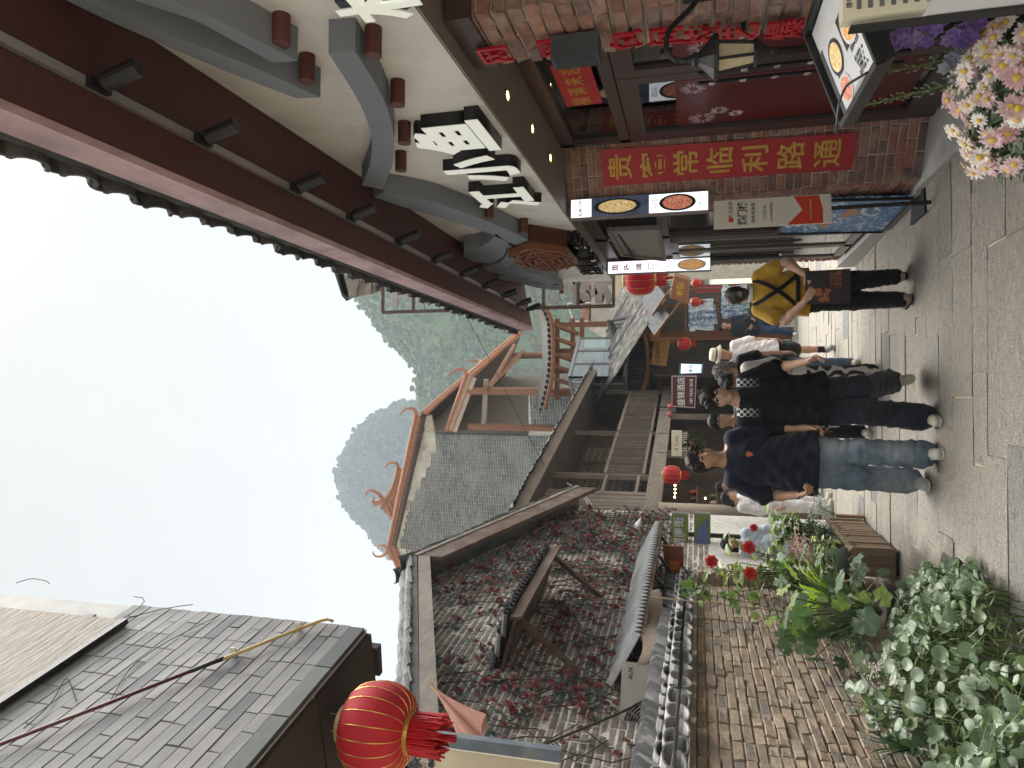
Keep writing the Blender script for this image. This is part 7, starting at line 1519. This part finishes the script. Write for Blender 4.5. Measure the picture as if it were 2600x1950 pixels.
def person(label, loc, H_, pose, o, rotz=0):
    J = dict(BASE); J.update(pose); J = {k: np.array(v, float) for k, v in J.items()}; sc = H_/1.75; h = o.get('h', .0075)
    t = thing('person', label, 'person', (loc[0], loc[1], loc[2] if len(loc) > 2 else gz(loc[1])), o.get('group'))
    T = Matrix.Translation(t.location)@Matrix.Rotation(rotz, 4, 'Z')@Matrix.Scale(sc, 4)
    P = np.array(list(J.values())); lo, hi = P.min(0)-.24, P.max(0)+.24; lo[2] = min(-.02, J['ftL'][2]-.06, J['ftR'][2]-.06); sk = o.get('skin', SK1); bd = o.get('bulk', 1.0); seed = o.get('seed', 1)
    # ---- skin
    b = SD(lo, hi, h); hd = J['hed']; yaw = o.get('yaw', 0); pt = o.get('nod', 0)
    RH = np.array(Matrix.Rotation(yaw, 3, 'Z')@Matrix.Rotation(pt, 3, 'X')); hp = lambda x, y, z: hd+RH@np.array([x, y, z])
    b.cone(J['pel'], J['wst'], .115*bd, .105*bd, .05, (1.25, .9, 1)); b.cone(J['wst'], J['chs'], .105*bd, .12*bd, .06, (1.25, .85, 1)); b.cone(J['shL'], J['shR'], .06, .06, .05); b.cone(J['chs'], J['nck'], .09, .055, .05)
    b.cone(J['nck']+[0, .0, -.02], hp(0, .02, -.07), .054*o.get('nk', 1), .052*o.get('nk', 1), .025)
    b.cone(hp(0, .018, .035), hp(0, .018, .036), .092, .092, .02, (.83, 1.04, .98)); b.cone(hp(0, -.02, -.02), hp(0, -.045, -.082), .068, .040, .03, (.98, .95, 1)); b.cone(hp(-.033, -.028, -.03), hp(.033, -.028, -.03), .045, .045, .03)
    b.cone(hp(0, -.085, .012), hp(0, -.108, -.022), .010, .014, .012); b.cone(hp(-.03, -.074, .03), hp(.03, -.074, .03), .014, .014, .015); b.cone(hp(-.014, -.082, -.058), hp(.014, -.082, -.058), .010, .010, .012)
    for sx in (-1, 1): b.cone(hp(sx*.031, -.093, .008), hp(sx*.031, -.092, .008), .012, .012, .010, (1.2, 1, .8), 's'); b.cone(hp(sx*.077, .012, .012), hp(sx*.074, .006, -.022), .019, .013, .008, (.5, 1, 1))
    for S_ in 'LR':
        sh, el, wr = J['sh'+S_], J['el'+S_], J['wr'+S_]; b.cone(sh, el, .047*bd, .040*bd, .03); b.cone(el, el+(wr-el)*.35, .040*bd, .039*bd, .02); b.cone(el+(wr-el)*.35, wr, .039*bd, .026, .02)
        hdv = np.array(o.get('hand'+S_, None) if o.get('hand'+S_, None) is not None else (wr-el), float); hdv = hdv/np.linalg.norm(hdv); curl = o.get('curl'+S_, .5); nrm = np.array(o.get('palm'+S_, (-1 if S_ == 'R' else 1, -.2, 0)), float); nrm -= hdv*(nrm@hdv); nrm /= np.linalg.norm(nrm); side = np.cross(hdv, nrm)
        pc = wr+hdv*.045
        for q in (-.022, 0, .022): b.cone(wr+hdv*.012+side*q*.6, wr+hdv*.082+side*q, .017, .015, .012)
        for fi, (q, l) in enumerate(((-.030, .062), (-.010, .075), (.011, .072), (.030, .055))):
            k0 = wr+hdv*.088+side*q; a1 = curl*.9; d1 = hdv*math.cos(a1)+nrm*math.sin(a1); k1 = k0+d1*l*.55; a2 = curl*2.1; d2 = hdv*math.cos(a2)+nrm*math.sin(a2); b.cone(k0, k1, .0095, .0088, .004); b.cone(k1, k1+d2*l*.5, .0088, .0075, .004)
        ths = -1 if fi else 1; th = wr+hdv*.025-side*.03*(1 if S_ == 'R' else 1); td = hdv*.75-side*.45+nrm*.35*curl; td /= np.linalg.norm(td); b.cone(wr+hdv*.015-side*.012, th+td*.03, .013, .012, .01); b.cone(th+td*.03, th+td*.068, .0105, .009, .004)
        hpp, kn, an, ft = J['hp'+S_], J['kn'+S_], J['an'+S_], J['ft'+S_]; b.cone(hpp, kn, .078*bd, .054*bd, .03); b.cone(kn, kn+(an-kn)*.35+[0, .012, 0], .052*bd, .054*bd, .02); b.cone(kn+(an-kn)*.35+[0, .012, 0], an, .054*bd, .036, .02); b.cone(an, ft, .036, .03, .02)
    body = b.obj('body', sk, t, T)
    # ---- face
    if o.get('face', True):
        for sx in (-1, 1):
            MB().tube([Vector(T@Vector(hp(sx*q, -.0925-.003*(q < .03), .038+zz_))) for q, zz_ in ((.014, 0), (.03, .006), (.047, .001))], .0042*sc, 6).build('eyebrow', HAIRB, t)
            e_ = SD(hp(sx*.031, -.083, .012)-.03, hp(sx*.031, -.083, .012)+.03, .003).cone(hp(sx*.020, -.0865, .0115), hp(sx*.042, -.0835, .0125), .0055, .0045, .002); e_.obj('eye', EYE, t, T)
        MB().tube([Vector(T@Vector(hp(q, -.0905+abs(q)*.25, -.058+.002*(abs(q) < .01)))) for q in (-.022, -.011, 0, .011, .022)], [.001*sc, .0055*sc, .006*sc, .0055*sc, .001*sc], 6).build('lips', LIP, t, True)
    # ---- hair
    hr = o.get('hair')
    if hr:
        g = SD(hd-.22, hd+.22, h if h > .007 else .006); vol = hr.get('vol', 1.0); g.cone(hp(0, .025, .045), hp(0, .025, .046), .102*vol, .102*vol, .01, (.88, 1.05, .98)); g.cone(hp(0, .05, -.01), hp(0, .055, -.04), .078, .06, .04)
        if hr.get('fringe', 1):
            for q in np.linspace(-.06, .06, 7): g.cone(hp(q, -.062, .112-.3*abs(q)), hp(q*1.12+hr.get('sweep', .01), -.093+abs(q)*.35, hr.get('fz', .058)+.01*math.sin(q*90)), .022, .010, .018)
        for sx in (-1, 1): g.cone(hp(sx*.074, -.005, .06), hp(sx*.078, .0, hr.get('side', .0)), .02, .012, .015)
        if hr.get('long'): 
            for q in np.linspace(-.07, .07, 6): g.cone(hp(q, .07, .0), hp(q*1.15, .085, hr['long']), .035, .022, .03)
        if hr.get('bun'): g.cone(hp(0, .11, -.03), hp(0, .125, -.06), .042, .05, .02)
        g.cone(hp(0, -.14, -.03), hp(0, -.105, -.03), .075, .055, .01, (1, 1, 1), 's') if hr.get('cut', 1) else None
        g.wave(.0045*hr.get('mess', 1), [(90, 40, 25, .6), (-70, 80, 30, .6), (150, -60, 50, .5), (60, 120, 140, .4)], seed); g.obj('hair', hr.get('mat', HAIRB), t, T)
    # ---- shirt
    s_ = o.get('shirt')
    if s_:
        e = s_.get('ease', .03); g = SD(lo, hi, h); hem = s_['hem']; hc = np.array([J['pel'][0], J['pel'][1], hem]); bw = s_.get('w', 1.0)
        g.cone(J['chs'], J['wst'], (.13*bd+e)*bw, (.122*bd+e)*bw, .05, (1.28, .86, 1)); g.cone(J['wst'], hc-[0, 0, .08], (.122*bd+e)*bw, (.148*bd+e)*bw, .05, (1.30, .95, 1)); g.cone(J['shL']-[0, 0, .01], J['shR']-[0, 0, .01], .062+e*.4, .062+e*.4, .05); g.cone(J['chs']+[0, 0, .08], J['nck'], .115, .06, .05)
        for S_ in 'LR':
            sh, el, wr = J['sh'+S_], J['el'+S_], J['wr'+S_]; sl = s_.get('sleeve', .62); se = s_.get('se', e)
            if sl <= 1: g.cone(sh, sh+(el-sh)*sl, .055*bd+se*.5, .058*bd+se, .016, end=.0)
            else: g.cone(sh, el, .058*bd+se*.6, .05*bd+se*.6, .03); g.cone(el, el+(wr-el)*(sl-1), .05*bd+se*.6, .04*bd+se*.5, .03, end=.0)
        for S_ in 'LR': g.cone(J['hp'+S_]+[0, 0, .06], J['hp'+S_]+(J['kn'+S_]-J['hp'+S_])*.4, .108*bd+e, .112*bd+e+.012, .05)
        g.wave(1.3*s_.get('fold', .006), [(38, 18, 26, .42), (-30, 28, 48, .36), (64, -35, 22, .3), (20, 50, 80, .25), (13, 8, 9, .5)], seed+1, lambda X, Y, Z: .35+.65*np.clip((1.42-Z)/.25, 0, 1))
        g.plane(hc+[0, 0, .0], (0, 0, -1)); nk = J['nck']; g.cone(nk+[0, -.012, .03], nk+[0, -.03, .10], s_.get('neck', .070), .10, .008, (1, 1, 1), 's')
        if s_.get('open'): g.cone(nk+[0, -.12, -.10], nk+[0, -.1, .08], .02, .07, .01, (1, 1, 1), 's')
        so = g.obj(s_.get('name', 'shirt'), s_['mat'], t, T)
    # ---- trousers, shorts or skirt
    p_ = o.get('legs')
    if p_:
        e = p_.get('ease', .03); g = SD(lo, hi, h); top = p_.get('top', min(1.03, s_['hem']+.07) if s_ else 1.03)
        g.cone(J['pel']+[0, 0, .08], J['pel']-[0, 0, .04], .125*bd+e*.5, .13*bd+e*.6, .05, (1.22, .95, 1))
        for S_ in 'LR':
            hpp, kn, an = J['hp'+S_], J['kn'+S_], J['an'+S_]; cutk = p_.get('len', 1.0)
            if cutk > .5:
                low = kn+(an-kn)*((cutk-.5)*2); g.cone(hpp, kn, .092*bd+e*.7, .066*bd+e, .04); g.cone(kn, low, .066*bd+e, p_.get('hw', .06)+e, .03, end=.0)
            else: low = hpp+(kn-hpp)*cutk*2; g.cone(hpp, low, .095*bd+e*.7, .085*bd+e, .04, end=.0)
        if p_.get('skirt'): g.cone(J['pel'], (J['anL']+J['anR'])/2+[0, 0, .22], .14, .2, .04, (1.1, .8, 1), end=.0)
        g.wave(.8*p_.get('fold', .006), [(36, 20, 62, .38), (-30, 38, 85, .34), (58, -30, 33, .3), (12, 20, 130, .22), (12, 9, 16, .35)], seed+2); g.plane(J['pel']+[0, 0, top-.93], (0, 0, 1)); g.obj(p_.get('name', 'trousers'), p_['mat'], t, T)
    # ---- shoes
    f_ = o.get('shoes')
    if f_:
        for S_ in 'LR':
            an, ft = J['an'+S_], J['ft'+S_]; dz = ft-np.array([an[0], an[1], ft[2]]); u = dz/np.linalg.norm(dz); heel = np.array([an[0], an[1], an[2]-.055])-u*.035; toe = ft-[0, 0, .0]
            lo2 = np.minimum(heel, toe)-.12; hi2 = np.maximum(an, toe)+.12
            g = SD(lo2, hi2, min(h, .007)).cone(heel+[0, 0, .02], heel+[0, 0, .055], .040, .040, .02).cone(heel+u*.02+[0, 0, .03], toe+[0, 0, .012], .046, .040, .03, (1.0, 1, .95)).cone(an-[0, 0, .02], an+[0, 0, .01], .046, .046, .02, end=.0)
            up = np.cross(np.cross(u, [0, 0, 1]), toe-heel); up = up/np.linalg.norm(up); up = up if up[2] > 0 else -up
            g.plane(heel+up*-.026, -up); so = g.obj('shoe', f_['mat'], t, T)
            k = SD(lo2, hi2, min(h, .007)).cone(heel+[0, 0, .02], toe+[0, 0, .01], .052, .047, .02); k.plane(heel-up*.002, up).plane(heel-up*.030, -up); k.obj('sole', f_.get('sole', SOLEW), so or t, Matrix.Identity(4) if False else T)
        if f_.get('socks'):
            for S_ in 'LR': an, kn = J['an'+S_], J['kn'+S_]; SD(np.minimum(an, kn)-.08, np.maximum(an, kn)+.08, .008).cone(an-[0, 0, .02], an+(kn-an)*.24, .045, .050, .01, end=0).obj('sock', f_['socks'], t, T)
    return t, J, T, hp
SOLEW = M('pale_sole', (.62, .60, .55), .6, .1, 10, .1); SOLEB = M('dark_sole', (.03, .03, .03), .7)
NAVY = m_cloth('navy_tee', (.012, .015, .028)); BLK = m_cloth('black_cotton', (.010, .010, .012)); CHAR = m_cloth('charcoal_denim', (.028, .030, .042), .3, 500, .9, 9); WHT = m_cloth('white_tee', (.66, .63, .63), .05)
b = NB('washed_blue_jeans'); b.bump(b.noise(500, 2), .3, .002); DEN = b.fin(b.mix(b.ramp(b.noise(3.5, 4), [(.4, 0), (.65, 1)]), b.ramp(b.noise(18, 5), [(.3, (.10, .145, .19)), (.7, (.19, .245, .30))]), (.33, .38, .42)), .9, 0, .2)
GSH = m_cloth('grey_white_shoe', (.52, .50, .47), .12, 300); CSH = m_cloth('cream_shoe', (.56, .52, .42), .12, 300)
# checkerboard yoke on the black tee
b = NB('black_checker_tee'); ck = b.n('ShaderNodeTexChecker'); b.l(b.mapping((1, .0, 1)), ck.inputs['Vector']); ck.inputs['Scale'].default_value = 42
sp_xyz = b.n('ShaderNodeSeparateXYZ'); b.l(b.pos, sp_xyz.inputs[0]); b.bump(b.noise(500, 2), .25, .002)
zf = b.n('ShaderNodeMapRange'); b.l(sp_xyz.outputs[2], zf.inputs[0]); zf.inputs[1].default_value = .96; zf.inputs[2].default_value = 1.10
xd = b.math('ABSOLUTE', b.math('SUBTRACT', sp_xyz.outputs[0], .005)); xf = b.math('MULTIPLY', b.math('GREATER_THAN', xd, .085), b.math('LESS_THAN', xd, .155))
CKT = b.fin(b.mix(b.math('MULTIPLY', b.math('MULTIPLY', zf.outputs[0], xf), ck.outputs['Fac']), (.010, .010, .012), (.42, .42, .43)), .9, 0, .2)
lw = lambda s=.0: s
# 1 navy shirt and blue jeans
p1, J1, T1, h1 = person('young man in navy T-shirt and pale blue jeans walking beside the planter', (-.50, 6.02), 1.80,
    dict(hed=(.0, -.02, 1.63), nck=(0, .0, 1.475), elL=(-.285, .06, 1.13), wrL=(-.24, -.13, .93), elR=(.255, .05, 1.13), wrR=(.265, -.06, .87), knL=(-.11, .0, .50), anL=(-.14, .22, .10), ftL=(-.16, .04, .03), knR=(.09, -.10, .50), anR=(.085, -.10, .085), ftR=(.10, -.28, .03)),
    dict(yaw=.5, nod=-.05, hair=dict(vol=1.06, fz=.062, sweep=.02, mess=1.2), shirt=dict(mat=NAVY, hem=.80, ease=.022, sleeve=.80, se=.028, fold=.008, neck=.066), legs=dict(mat=DEN, ease=.028, hw=.075, len=.985, fold=.009), shoes=dict(mat=GSH), curlL=1.1, curlR=.9, handL=(.35, -.75, -.55), seed=3))
ph = thing('smartphone', 'dark smartphone in the hand of the man in navy', 'phone', T1@Vector(J1['wrR']+[.02, -.03, -.1])); q = T1@Vector(J1['wrR']+[-.03, -.03, -.10]); MB().box(q, (.009, .07, .145), Matrix.Rotation(.25, 3, 'X')).build('case', BLACK, ph); MB().box(q+V(.006, 0, 0), (.002, .062, .135), Matrix.Rotation(.25, 3, 'X')).build('screen', M('phone_screen', (.02, .02, .025), .1), ph)
MB().tube([T1@Vector(J1['wrL']+np.array([.03*math.cos(a), .03*math.sin(a)*.8, .012*math.sin(a)+.02])) for a in np.linspace(0, 6.28, 15)], .008, 6, False).build('wristband', BLACK, p1)
fc = T1@Vector((.06, -.148, 1.30)); MB().poly([fc+V(.02*math.cos(a)*(1+.3*math.sin(3*a)), -.02, .028*math.sin(a)) for a in np.linspace(0, 6.28, 12)[:-1]]).build('orange_chest_print', M('orange_print', (.55, .14, .05), .8), p1)
# 2 glasses, black tee
p2, J2, T2, h2 = person('young man with glasses in black chequered T-shirt and dark wide trousers', (-.02, 6.05), 1.68,
    dict(hed=(.03, -.03, 1.635), elL=(-.235, .02, 1.13), wrL=(-.235, -.05, .88), elR=(.275, .03, 1.15), wrR=(.33, -.18, .94), knL=(-.085, -.12, .50), anL=(-.12, -.10, .085), ftL=(-.15, -.27, .03), knR=(.11, .02, .50), anR=(.17, .34, .22), ftR=(.19, .22, .09)),
    dict(yaw=.12, skin=SK2, hair=dict(vol=1.1, fz=.066, sweep=-.015, mess=1.9), shirt=dict(mat=CKT, hem=.78, ease=.03, sleeve=.88, se=.036, fold=.007, neck=.074), legs=dict(mat=CHAR, ease=.035, hw=.075, len=.98, fold=.009), shoes=dict(mat=CSH), curlR=.7, curlL=.9, handR=(.25, -.5, -.6), seed=7))
for sx in (-1, 1): MB().tube([T2@Vector(h2(sx*.033+.024*math.cos(a), -.106, .010+.019*math.sin(a))) for a in np.linspace(0, 6.283, 19)], .0014, 5, False).tube([T2@Vector(h2(sx*.057, -.104, .014)), T2@Vector(h2(sx*.08, .0, .014))], .0014, 4).build('glasses_rim', M('silver_trim', (.55, .56, .56)), p2)
ph = thing('smartphone', 'pale smartphone held low by the man with glasses', 'phone', T2@Vector(J2['wrL'])); q = T2@Vector(J2['wrL']+[.03, -.035, -.105]); MB().box(q, (.009, .068, .14), Matrix.Rotation(.3, 3, 'X')).build('case', M('phone_silver', (.5, .5, .52), .3, .05, 5, 0), ph); MB().box(q+V(-.006, 0, 0), (.002, .06, .13), Matrix.Rotation(.3, 3, 'X')).build('screen', M('phone_screen', (.02, .02, .025)), ph)
# 3 behind them
GRT = m_cloth('dark_grey_tee', (.045, .047, .052)); PANTS = m_cloth('black_trousers', (.012, .012, .014))
p3, J3, T3, h3 = person('man with glasses in dark grey T-shirt between the two young men', (-.27, 8.6), 1.70, dict(), dict(h=.011, hair=dict(vol=1.04), shirt=dict(mat=GRT, hem=.86), legs=dict(mat=PANTS, ease=.02), shoes=dict(mat=CSH), seed=9, yaw=.2))
MB().tube([T3@Vector(h3(x, -.106, .012)) for x in (-.06, -.03, 0, .03, .06)], .004, 5).build('glasses', BLACK, p3)
# 4 bucket hat
p4, J4, T4, h4 = person('man in cream bucket hat, white T-shirt and black shorts walking', (.64, 11.2), 1.74,
    dict(hed=(.02, -.04, 1.62), nck=(.01, .0, 1.47), elL=(-.23, .06, 1.14), wrL=(-.15, -.14, .98), elR=(.24, .05, 1.13), wrR=(.24, -.03, .88), knL=(-.11, -.10, .50), anL=(-.13, -.06, .09), ftL=(-.17, -.22, .03), knR=(.09, .02, .50), anR=(.10, .18, .12), ftR=(.12, .02, .04)),
    dict(h=.010, yaw=.45, nod=.2, hair=dict(vol=.98, fringe=0), shirt=dict(mat=WHT, hem=.80, ease=.04, sleeve=.75, fold=.008), legs=dict(mat=PANTS, len=.40, ease=.035, name='shorts'), shoes=dict(mat=m_cloth('black_white_shoe', (.25, .25, .25)), socks=BLK), seed=11))
HATM = m_cloth('cream_hat', (.55, .50, .38)); R4 = (Matrix.Rotation(.45, 3, 'Z')@Matrix.Rotation(.2, 3, 'X')); hc = T4@Vector(h4(0, .01, .06)); MB().lathe([(.155, -.035), (.158, -.03), (.108, .015), (.104, .02), (.098, .085), (.085, .10), (0, .105)], hc, 28, R4).build('bucket_hat', HATM, p4, True); MB().lathe([(.107, .016), (.108, .035), (.104, .036)], hc, 28, R4).build('hat_band', BLACK, p4)
# 5 women behind
CURL = M('curly_grey_hair', (.16, .14, .13), .6, .6, 40, .8, 120, .01)
p5, J5, T5, h5 = person('woman with tousled grey hair in black top behind the young men', (.33, 9.3), 1.66, dict(hed=(0, -.04, 1.62)), dict(h=.011, yaw=-.9, skin=SK2, hair=dict(vol=1.14, mat=CURL, long=-.12, mess=3.2), shirt=dict(mat=BLK, hem=.85), legs=dict(mat=m_cloth('blue_jeans', (.09, .14, .20)), ease=.02), shoes=dict(mat=CSH), seed=13))
ZB_ = NB('zebra_print'); wv = ZB_.n('ShaderNodeTexWave'); wv.inputs['Scale'].default_value = 9; wv.inputs['Distortion'].default_value = 6; ZB_.l(ZB_.mapping((.4, .4, 1)), wv.inputs[0]); ZEB = ZB_.fin(ZB_.ramp(wv.outputs['Fac'], [(.45, (.03, .03, .03)), (.55, (.55, .53, .5))]), .9)
p6, J6, T6, h6 = person('woman in loose white shirt and zebra patterned trousers looking down', (.17, 8.1), 1.60, dict(hed=(.02, -.09, 1.60), nck=(.01, -.01, 1.46), wrR=(.18, -.18, 1.02), elR=(.24, .03, 1.13), wrL=(-.16, -.18, 1.0), elL=(-.23, .03, 1.13)), dict(h=.011, yaw=-.5, nod=.55, hair=dict(vol=1.05, bun=1), shirt=dict(mat=m_cloth('off_white_shirt', (.60, .56, .52), .06), hem=.78, ease=.05, sleeve=1.5, se=.035, open=1), legs=dict(mat=ZEB, ease=.035, hw=.09), shoes=dict(mat=CSH), seed=15))
# 6 by the clothes stall
JK = m_cloth('dark_vest', (.02, .024, .03)); BJ = m_cloth('dark_blue_jeans', (.03, .055, .10))
p7, J7, T7, h7 = person('man in dark vest and blue jeans striding past the tie-dye clothes', (1.72, 17.6), 1.76, dict(knL=(-.12, -.16, .50), anL=(-.20, -.16, .1), ftL=(-.25, -.32, .05), knR=(.1, .1, .50), anR=(.16, .30, .14), ftR=(.2, .15, .05), wrR=(.16, -.16, 1.0), wrL=(-.1, -.2, 1.05)), dict(h=.014, yaw=.3, hair=dict(vol=1.0), shirt=dict(mat=JK, hem=.84, sleeve=1.9), legs=dict(mat=BJ, ease=.02), shoes=dict(mat=GSH), seed=17))
p8, J8, T8, h8 = person('woman in red patterned top half hidden beside the man in the vest', (1.28, 18.9), 1.62, dict(), dict(h=.015, yaw=-.6, hair=dict(vol=1.06, long=-.15), shirt=dict(mat=m_cloth('red_print_top', (.32, .03, .05), .4, 40), hem=.8), legs=dict(mat=PANTS, ease=.03), shoes=dict(mat=CSH), seed=18))
# 7 waitress seen from behind
MUS = m_cloth('mustard_polo', (.42, .25, .03)); w7 = (.95, 6.72)
p9, J9, T9, h9 = person('waitress in mustard polo with black apron straps holding a menu board behind her back', w7, 1.52,
    dict(hed=(.0, -.075, 1.60), nck=(0, -.01, 1.47), chs=(0, .0, 1.28), elL=(-.30, .10, 1.16), wrL=(-.13, .27, .99), elR=(.30, .12, 1.17), wrR=(.13, .29, 1.0), knL=(-.10, .0, .49), anL=(-.14, -.09, .085), ftL=(-.16, -.26, .03), knR=(.10, -.03, .49), anR=(.12, .12, .085), ftR=(.16, -.05, .03)),
    dict(skin=SK2, nod=.22, bulk=1.16, nk=.95, face=True, hair=dict(vol=1.02, bun=1, mat=M('streaked_black_hair', (.03, .024, .022), .55, .7, 90, .7, 240, .005, st=(1, 1, .2)), fringe=0), shirt=dict(mat=MUS, hem=.93, ease=.022, sleeve=.62, se=.022, fold=.006, neck=.06), legs=dict(mat=PANTS, ease=.018, hw=.062, len=.97, top=1.06), shoes=dict(mat=m_cloth('dusty_pink_shoe', (.36, .24, .21)), sole=SOLEB), handL=(.85, .25, -.5), handR=(-.85, .25, -.5), palmL=(.2, -.9, 0), palmR=(-.2, -.9, 0), curlL=.35, curlR=.35, seed=21), rotz=math.pi)
TP = lambda x, y, z: T9@Vector((x, y, z))
def strap(pts, w=.036):
    P = resamp([TP(*p) for p in pts], 14); mb = MB()
    for i in range(13):
        d = (P[i+1]-P[i]).normalized(); n_ = V(0, -1, .1); sd = d.cross(n_).normalized()*w/2; mb.add([P[i]-sd, P[i]+sd, P[i+1]+sd, P[i+1]-sd], [(0, 1, 2, 3)])
    return mb.build('apron_strap', BLK, p9)
def backy(x, z): return .19-.35*x*x-(.04 if z > 1.4 else 0)-(.05*max(0, (z-1.33))/.12)
strap([(-.13, .05, 1.475), (-.11, backy(.11, 1.42)-.01, 1.42), (-.05, backy(.05, 1.32)+.01, 1.32), (.0, .178, 1.24), (.08, .175, 1.14), (.16, .13, 1.05)]); strap([(.13, .05, 1.475), (.11, backy(.11, 1.42)-.01, 1.42), (.05, backy(.05, 1.32)+.012, 1.32), (.0, .182, 1.24), (-.08, .178, 1.14), (-.16, .13, 1.05)]); strap([(-.19, .10, 1.05), (-.08, .175, 1.05), (.08, .175, 1.05), (.19, .10, 1.05)])
MB().lathe([(.075, 0), (.082, .03), (.078, .032)], TP(0, .01, 1.475), 20, (T9.to_3x3()).normalized()).build('white_collar', WHT, p9)
SD(np.array(h9(0, 0, .05))-.16, np.array(h9(0, 0, .05))+.16, .006).cone(h9(0, -.03, .10), h9(0, -.03, .101), .085, .085, .01, (.95, .9, .6)).obj('pink_headscarf', m_cloth('pink_scarf', (.55, .16, .18)), p9, T9)
mbd = thing('menu_board', 'dark brown menu board with orange drawing held by the waitress', 'menu', TP(0, .28, .9)); MBM = M('dark_menu_cover', (.035, .022, .024), .6, .2, 6, .1)
mz0, mz1, mw = .60, 1.0, .165; mt = lambda u, v, k=0: TP(-mw*(1-2*u)*-1, .285+k+.04*(1-v), mz0+(mz1-mz0)*v)
MB().prism([mt(0, 0), mt(1, 0), mt(1, 1), mt(0, 1)], T9.to_3x3()@V(0, .014, 0)).build('cover', MBM, mbd)
ORP = M('orange_print', (.55, .14, .05)); c_m = mt(.28, .62, .0165); mb = MB(); rs = random.Random(5)
for i in range(9): q = mt(.12+.3*rs.random(), .45+.4*rs.random(), .0165); mb.poly([q+V(.022*math.cos(a)*(1+.4*math.sin(3*a+i)), -.001, .026*math.sin(a)*(1+.3*math.cos(2*a+i))) for a in np.linspace(0, 6.28, 9)[:-1]])
mb.build('orange_drawing', M('copper_print', (.36, .12, .05), .6), mbd)
text('江小鱼', mt(.72, .25, .0165), (1, 0, 0), UP, .05, M('copper_print', (.36, .12, .05)), mbd, .001, .02); text('桂林私房菜\n欢迎光临', mt(.72, .38, .0165), (1, 0, 0), UP, .026, M('copper_print', (.36, .12, .05)), mbd, .001)
# 8 people at the left behind the plants
p10, J10, T10, h10 = person('woman in pale blouse with dark hair turned away behind the palm', (-1.62, 11.6), 1.62, dict(hed=(.03, -.06, 1.61)), dict(h=.011, skin=SK2, hair=dict(vol=1.08, bun=1), shirt=dict(mat=m_cloth('pale_blouse', (.55, .53, .52), .06), hem=.80, sleeve=1.6, ease=.035), legs=dict(mat=WHT, ease=.03), shoes=dict(mat=CSH), seed=25), rotz=1.2)
p11, J11, T11, h11 = person('man in white T-shirt with black print standing behind the pale blouse', (-1.55, 12.9), 1.70, dict(wrR=(.12, -.22, 1.02)), dict(h=.012, yaw=.3, hair=dict(vol=1.04), shirt=dict(mat=WHT, hem=.86), legs=dict(mat=PANTS, ease=.02), shoes=dict(mat=CSH), seed=27))
q = T11@Vector((.03, -.175, 1.18)); MB().tube([q+V(.06*math.cos(a), -.012, .06*math.sin(a)) for a in np.linspace(0, 6.28, 20)], .008, 4, False).build('round_print', BLACK, p11)
p12, J12, T12, h12 = person('woman in blue and white dress among the leaves behind the camellia', (-2.0, 10.2), 1.58, dict(), dict(h=.012, yaw=.6, hair=dict(vol=1.05, long=-.1), shirt=dict(mat=m_cloth('pale_blue_top', (.45, .50, .58), .1), hem=.82, sleeve=1.4), legs=dict(mat=m_cloth('patterned_beige', (.42, .36, .28), .4, 60, .9, 40), ease=.05, skirt=1, name='skirt', len=.6), shoes=dict(mat=CSH), seed=29))
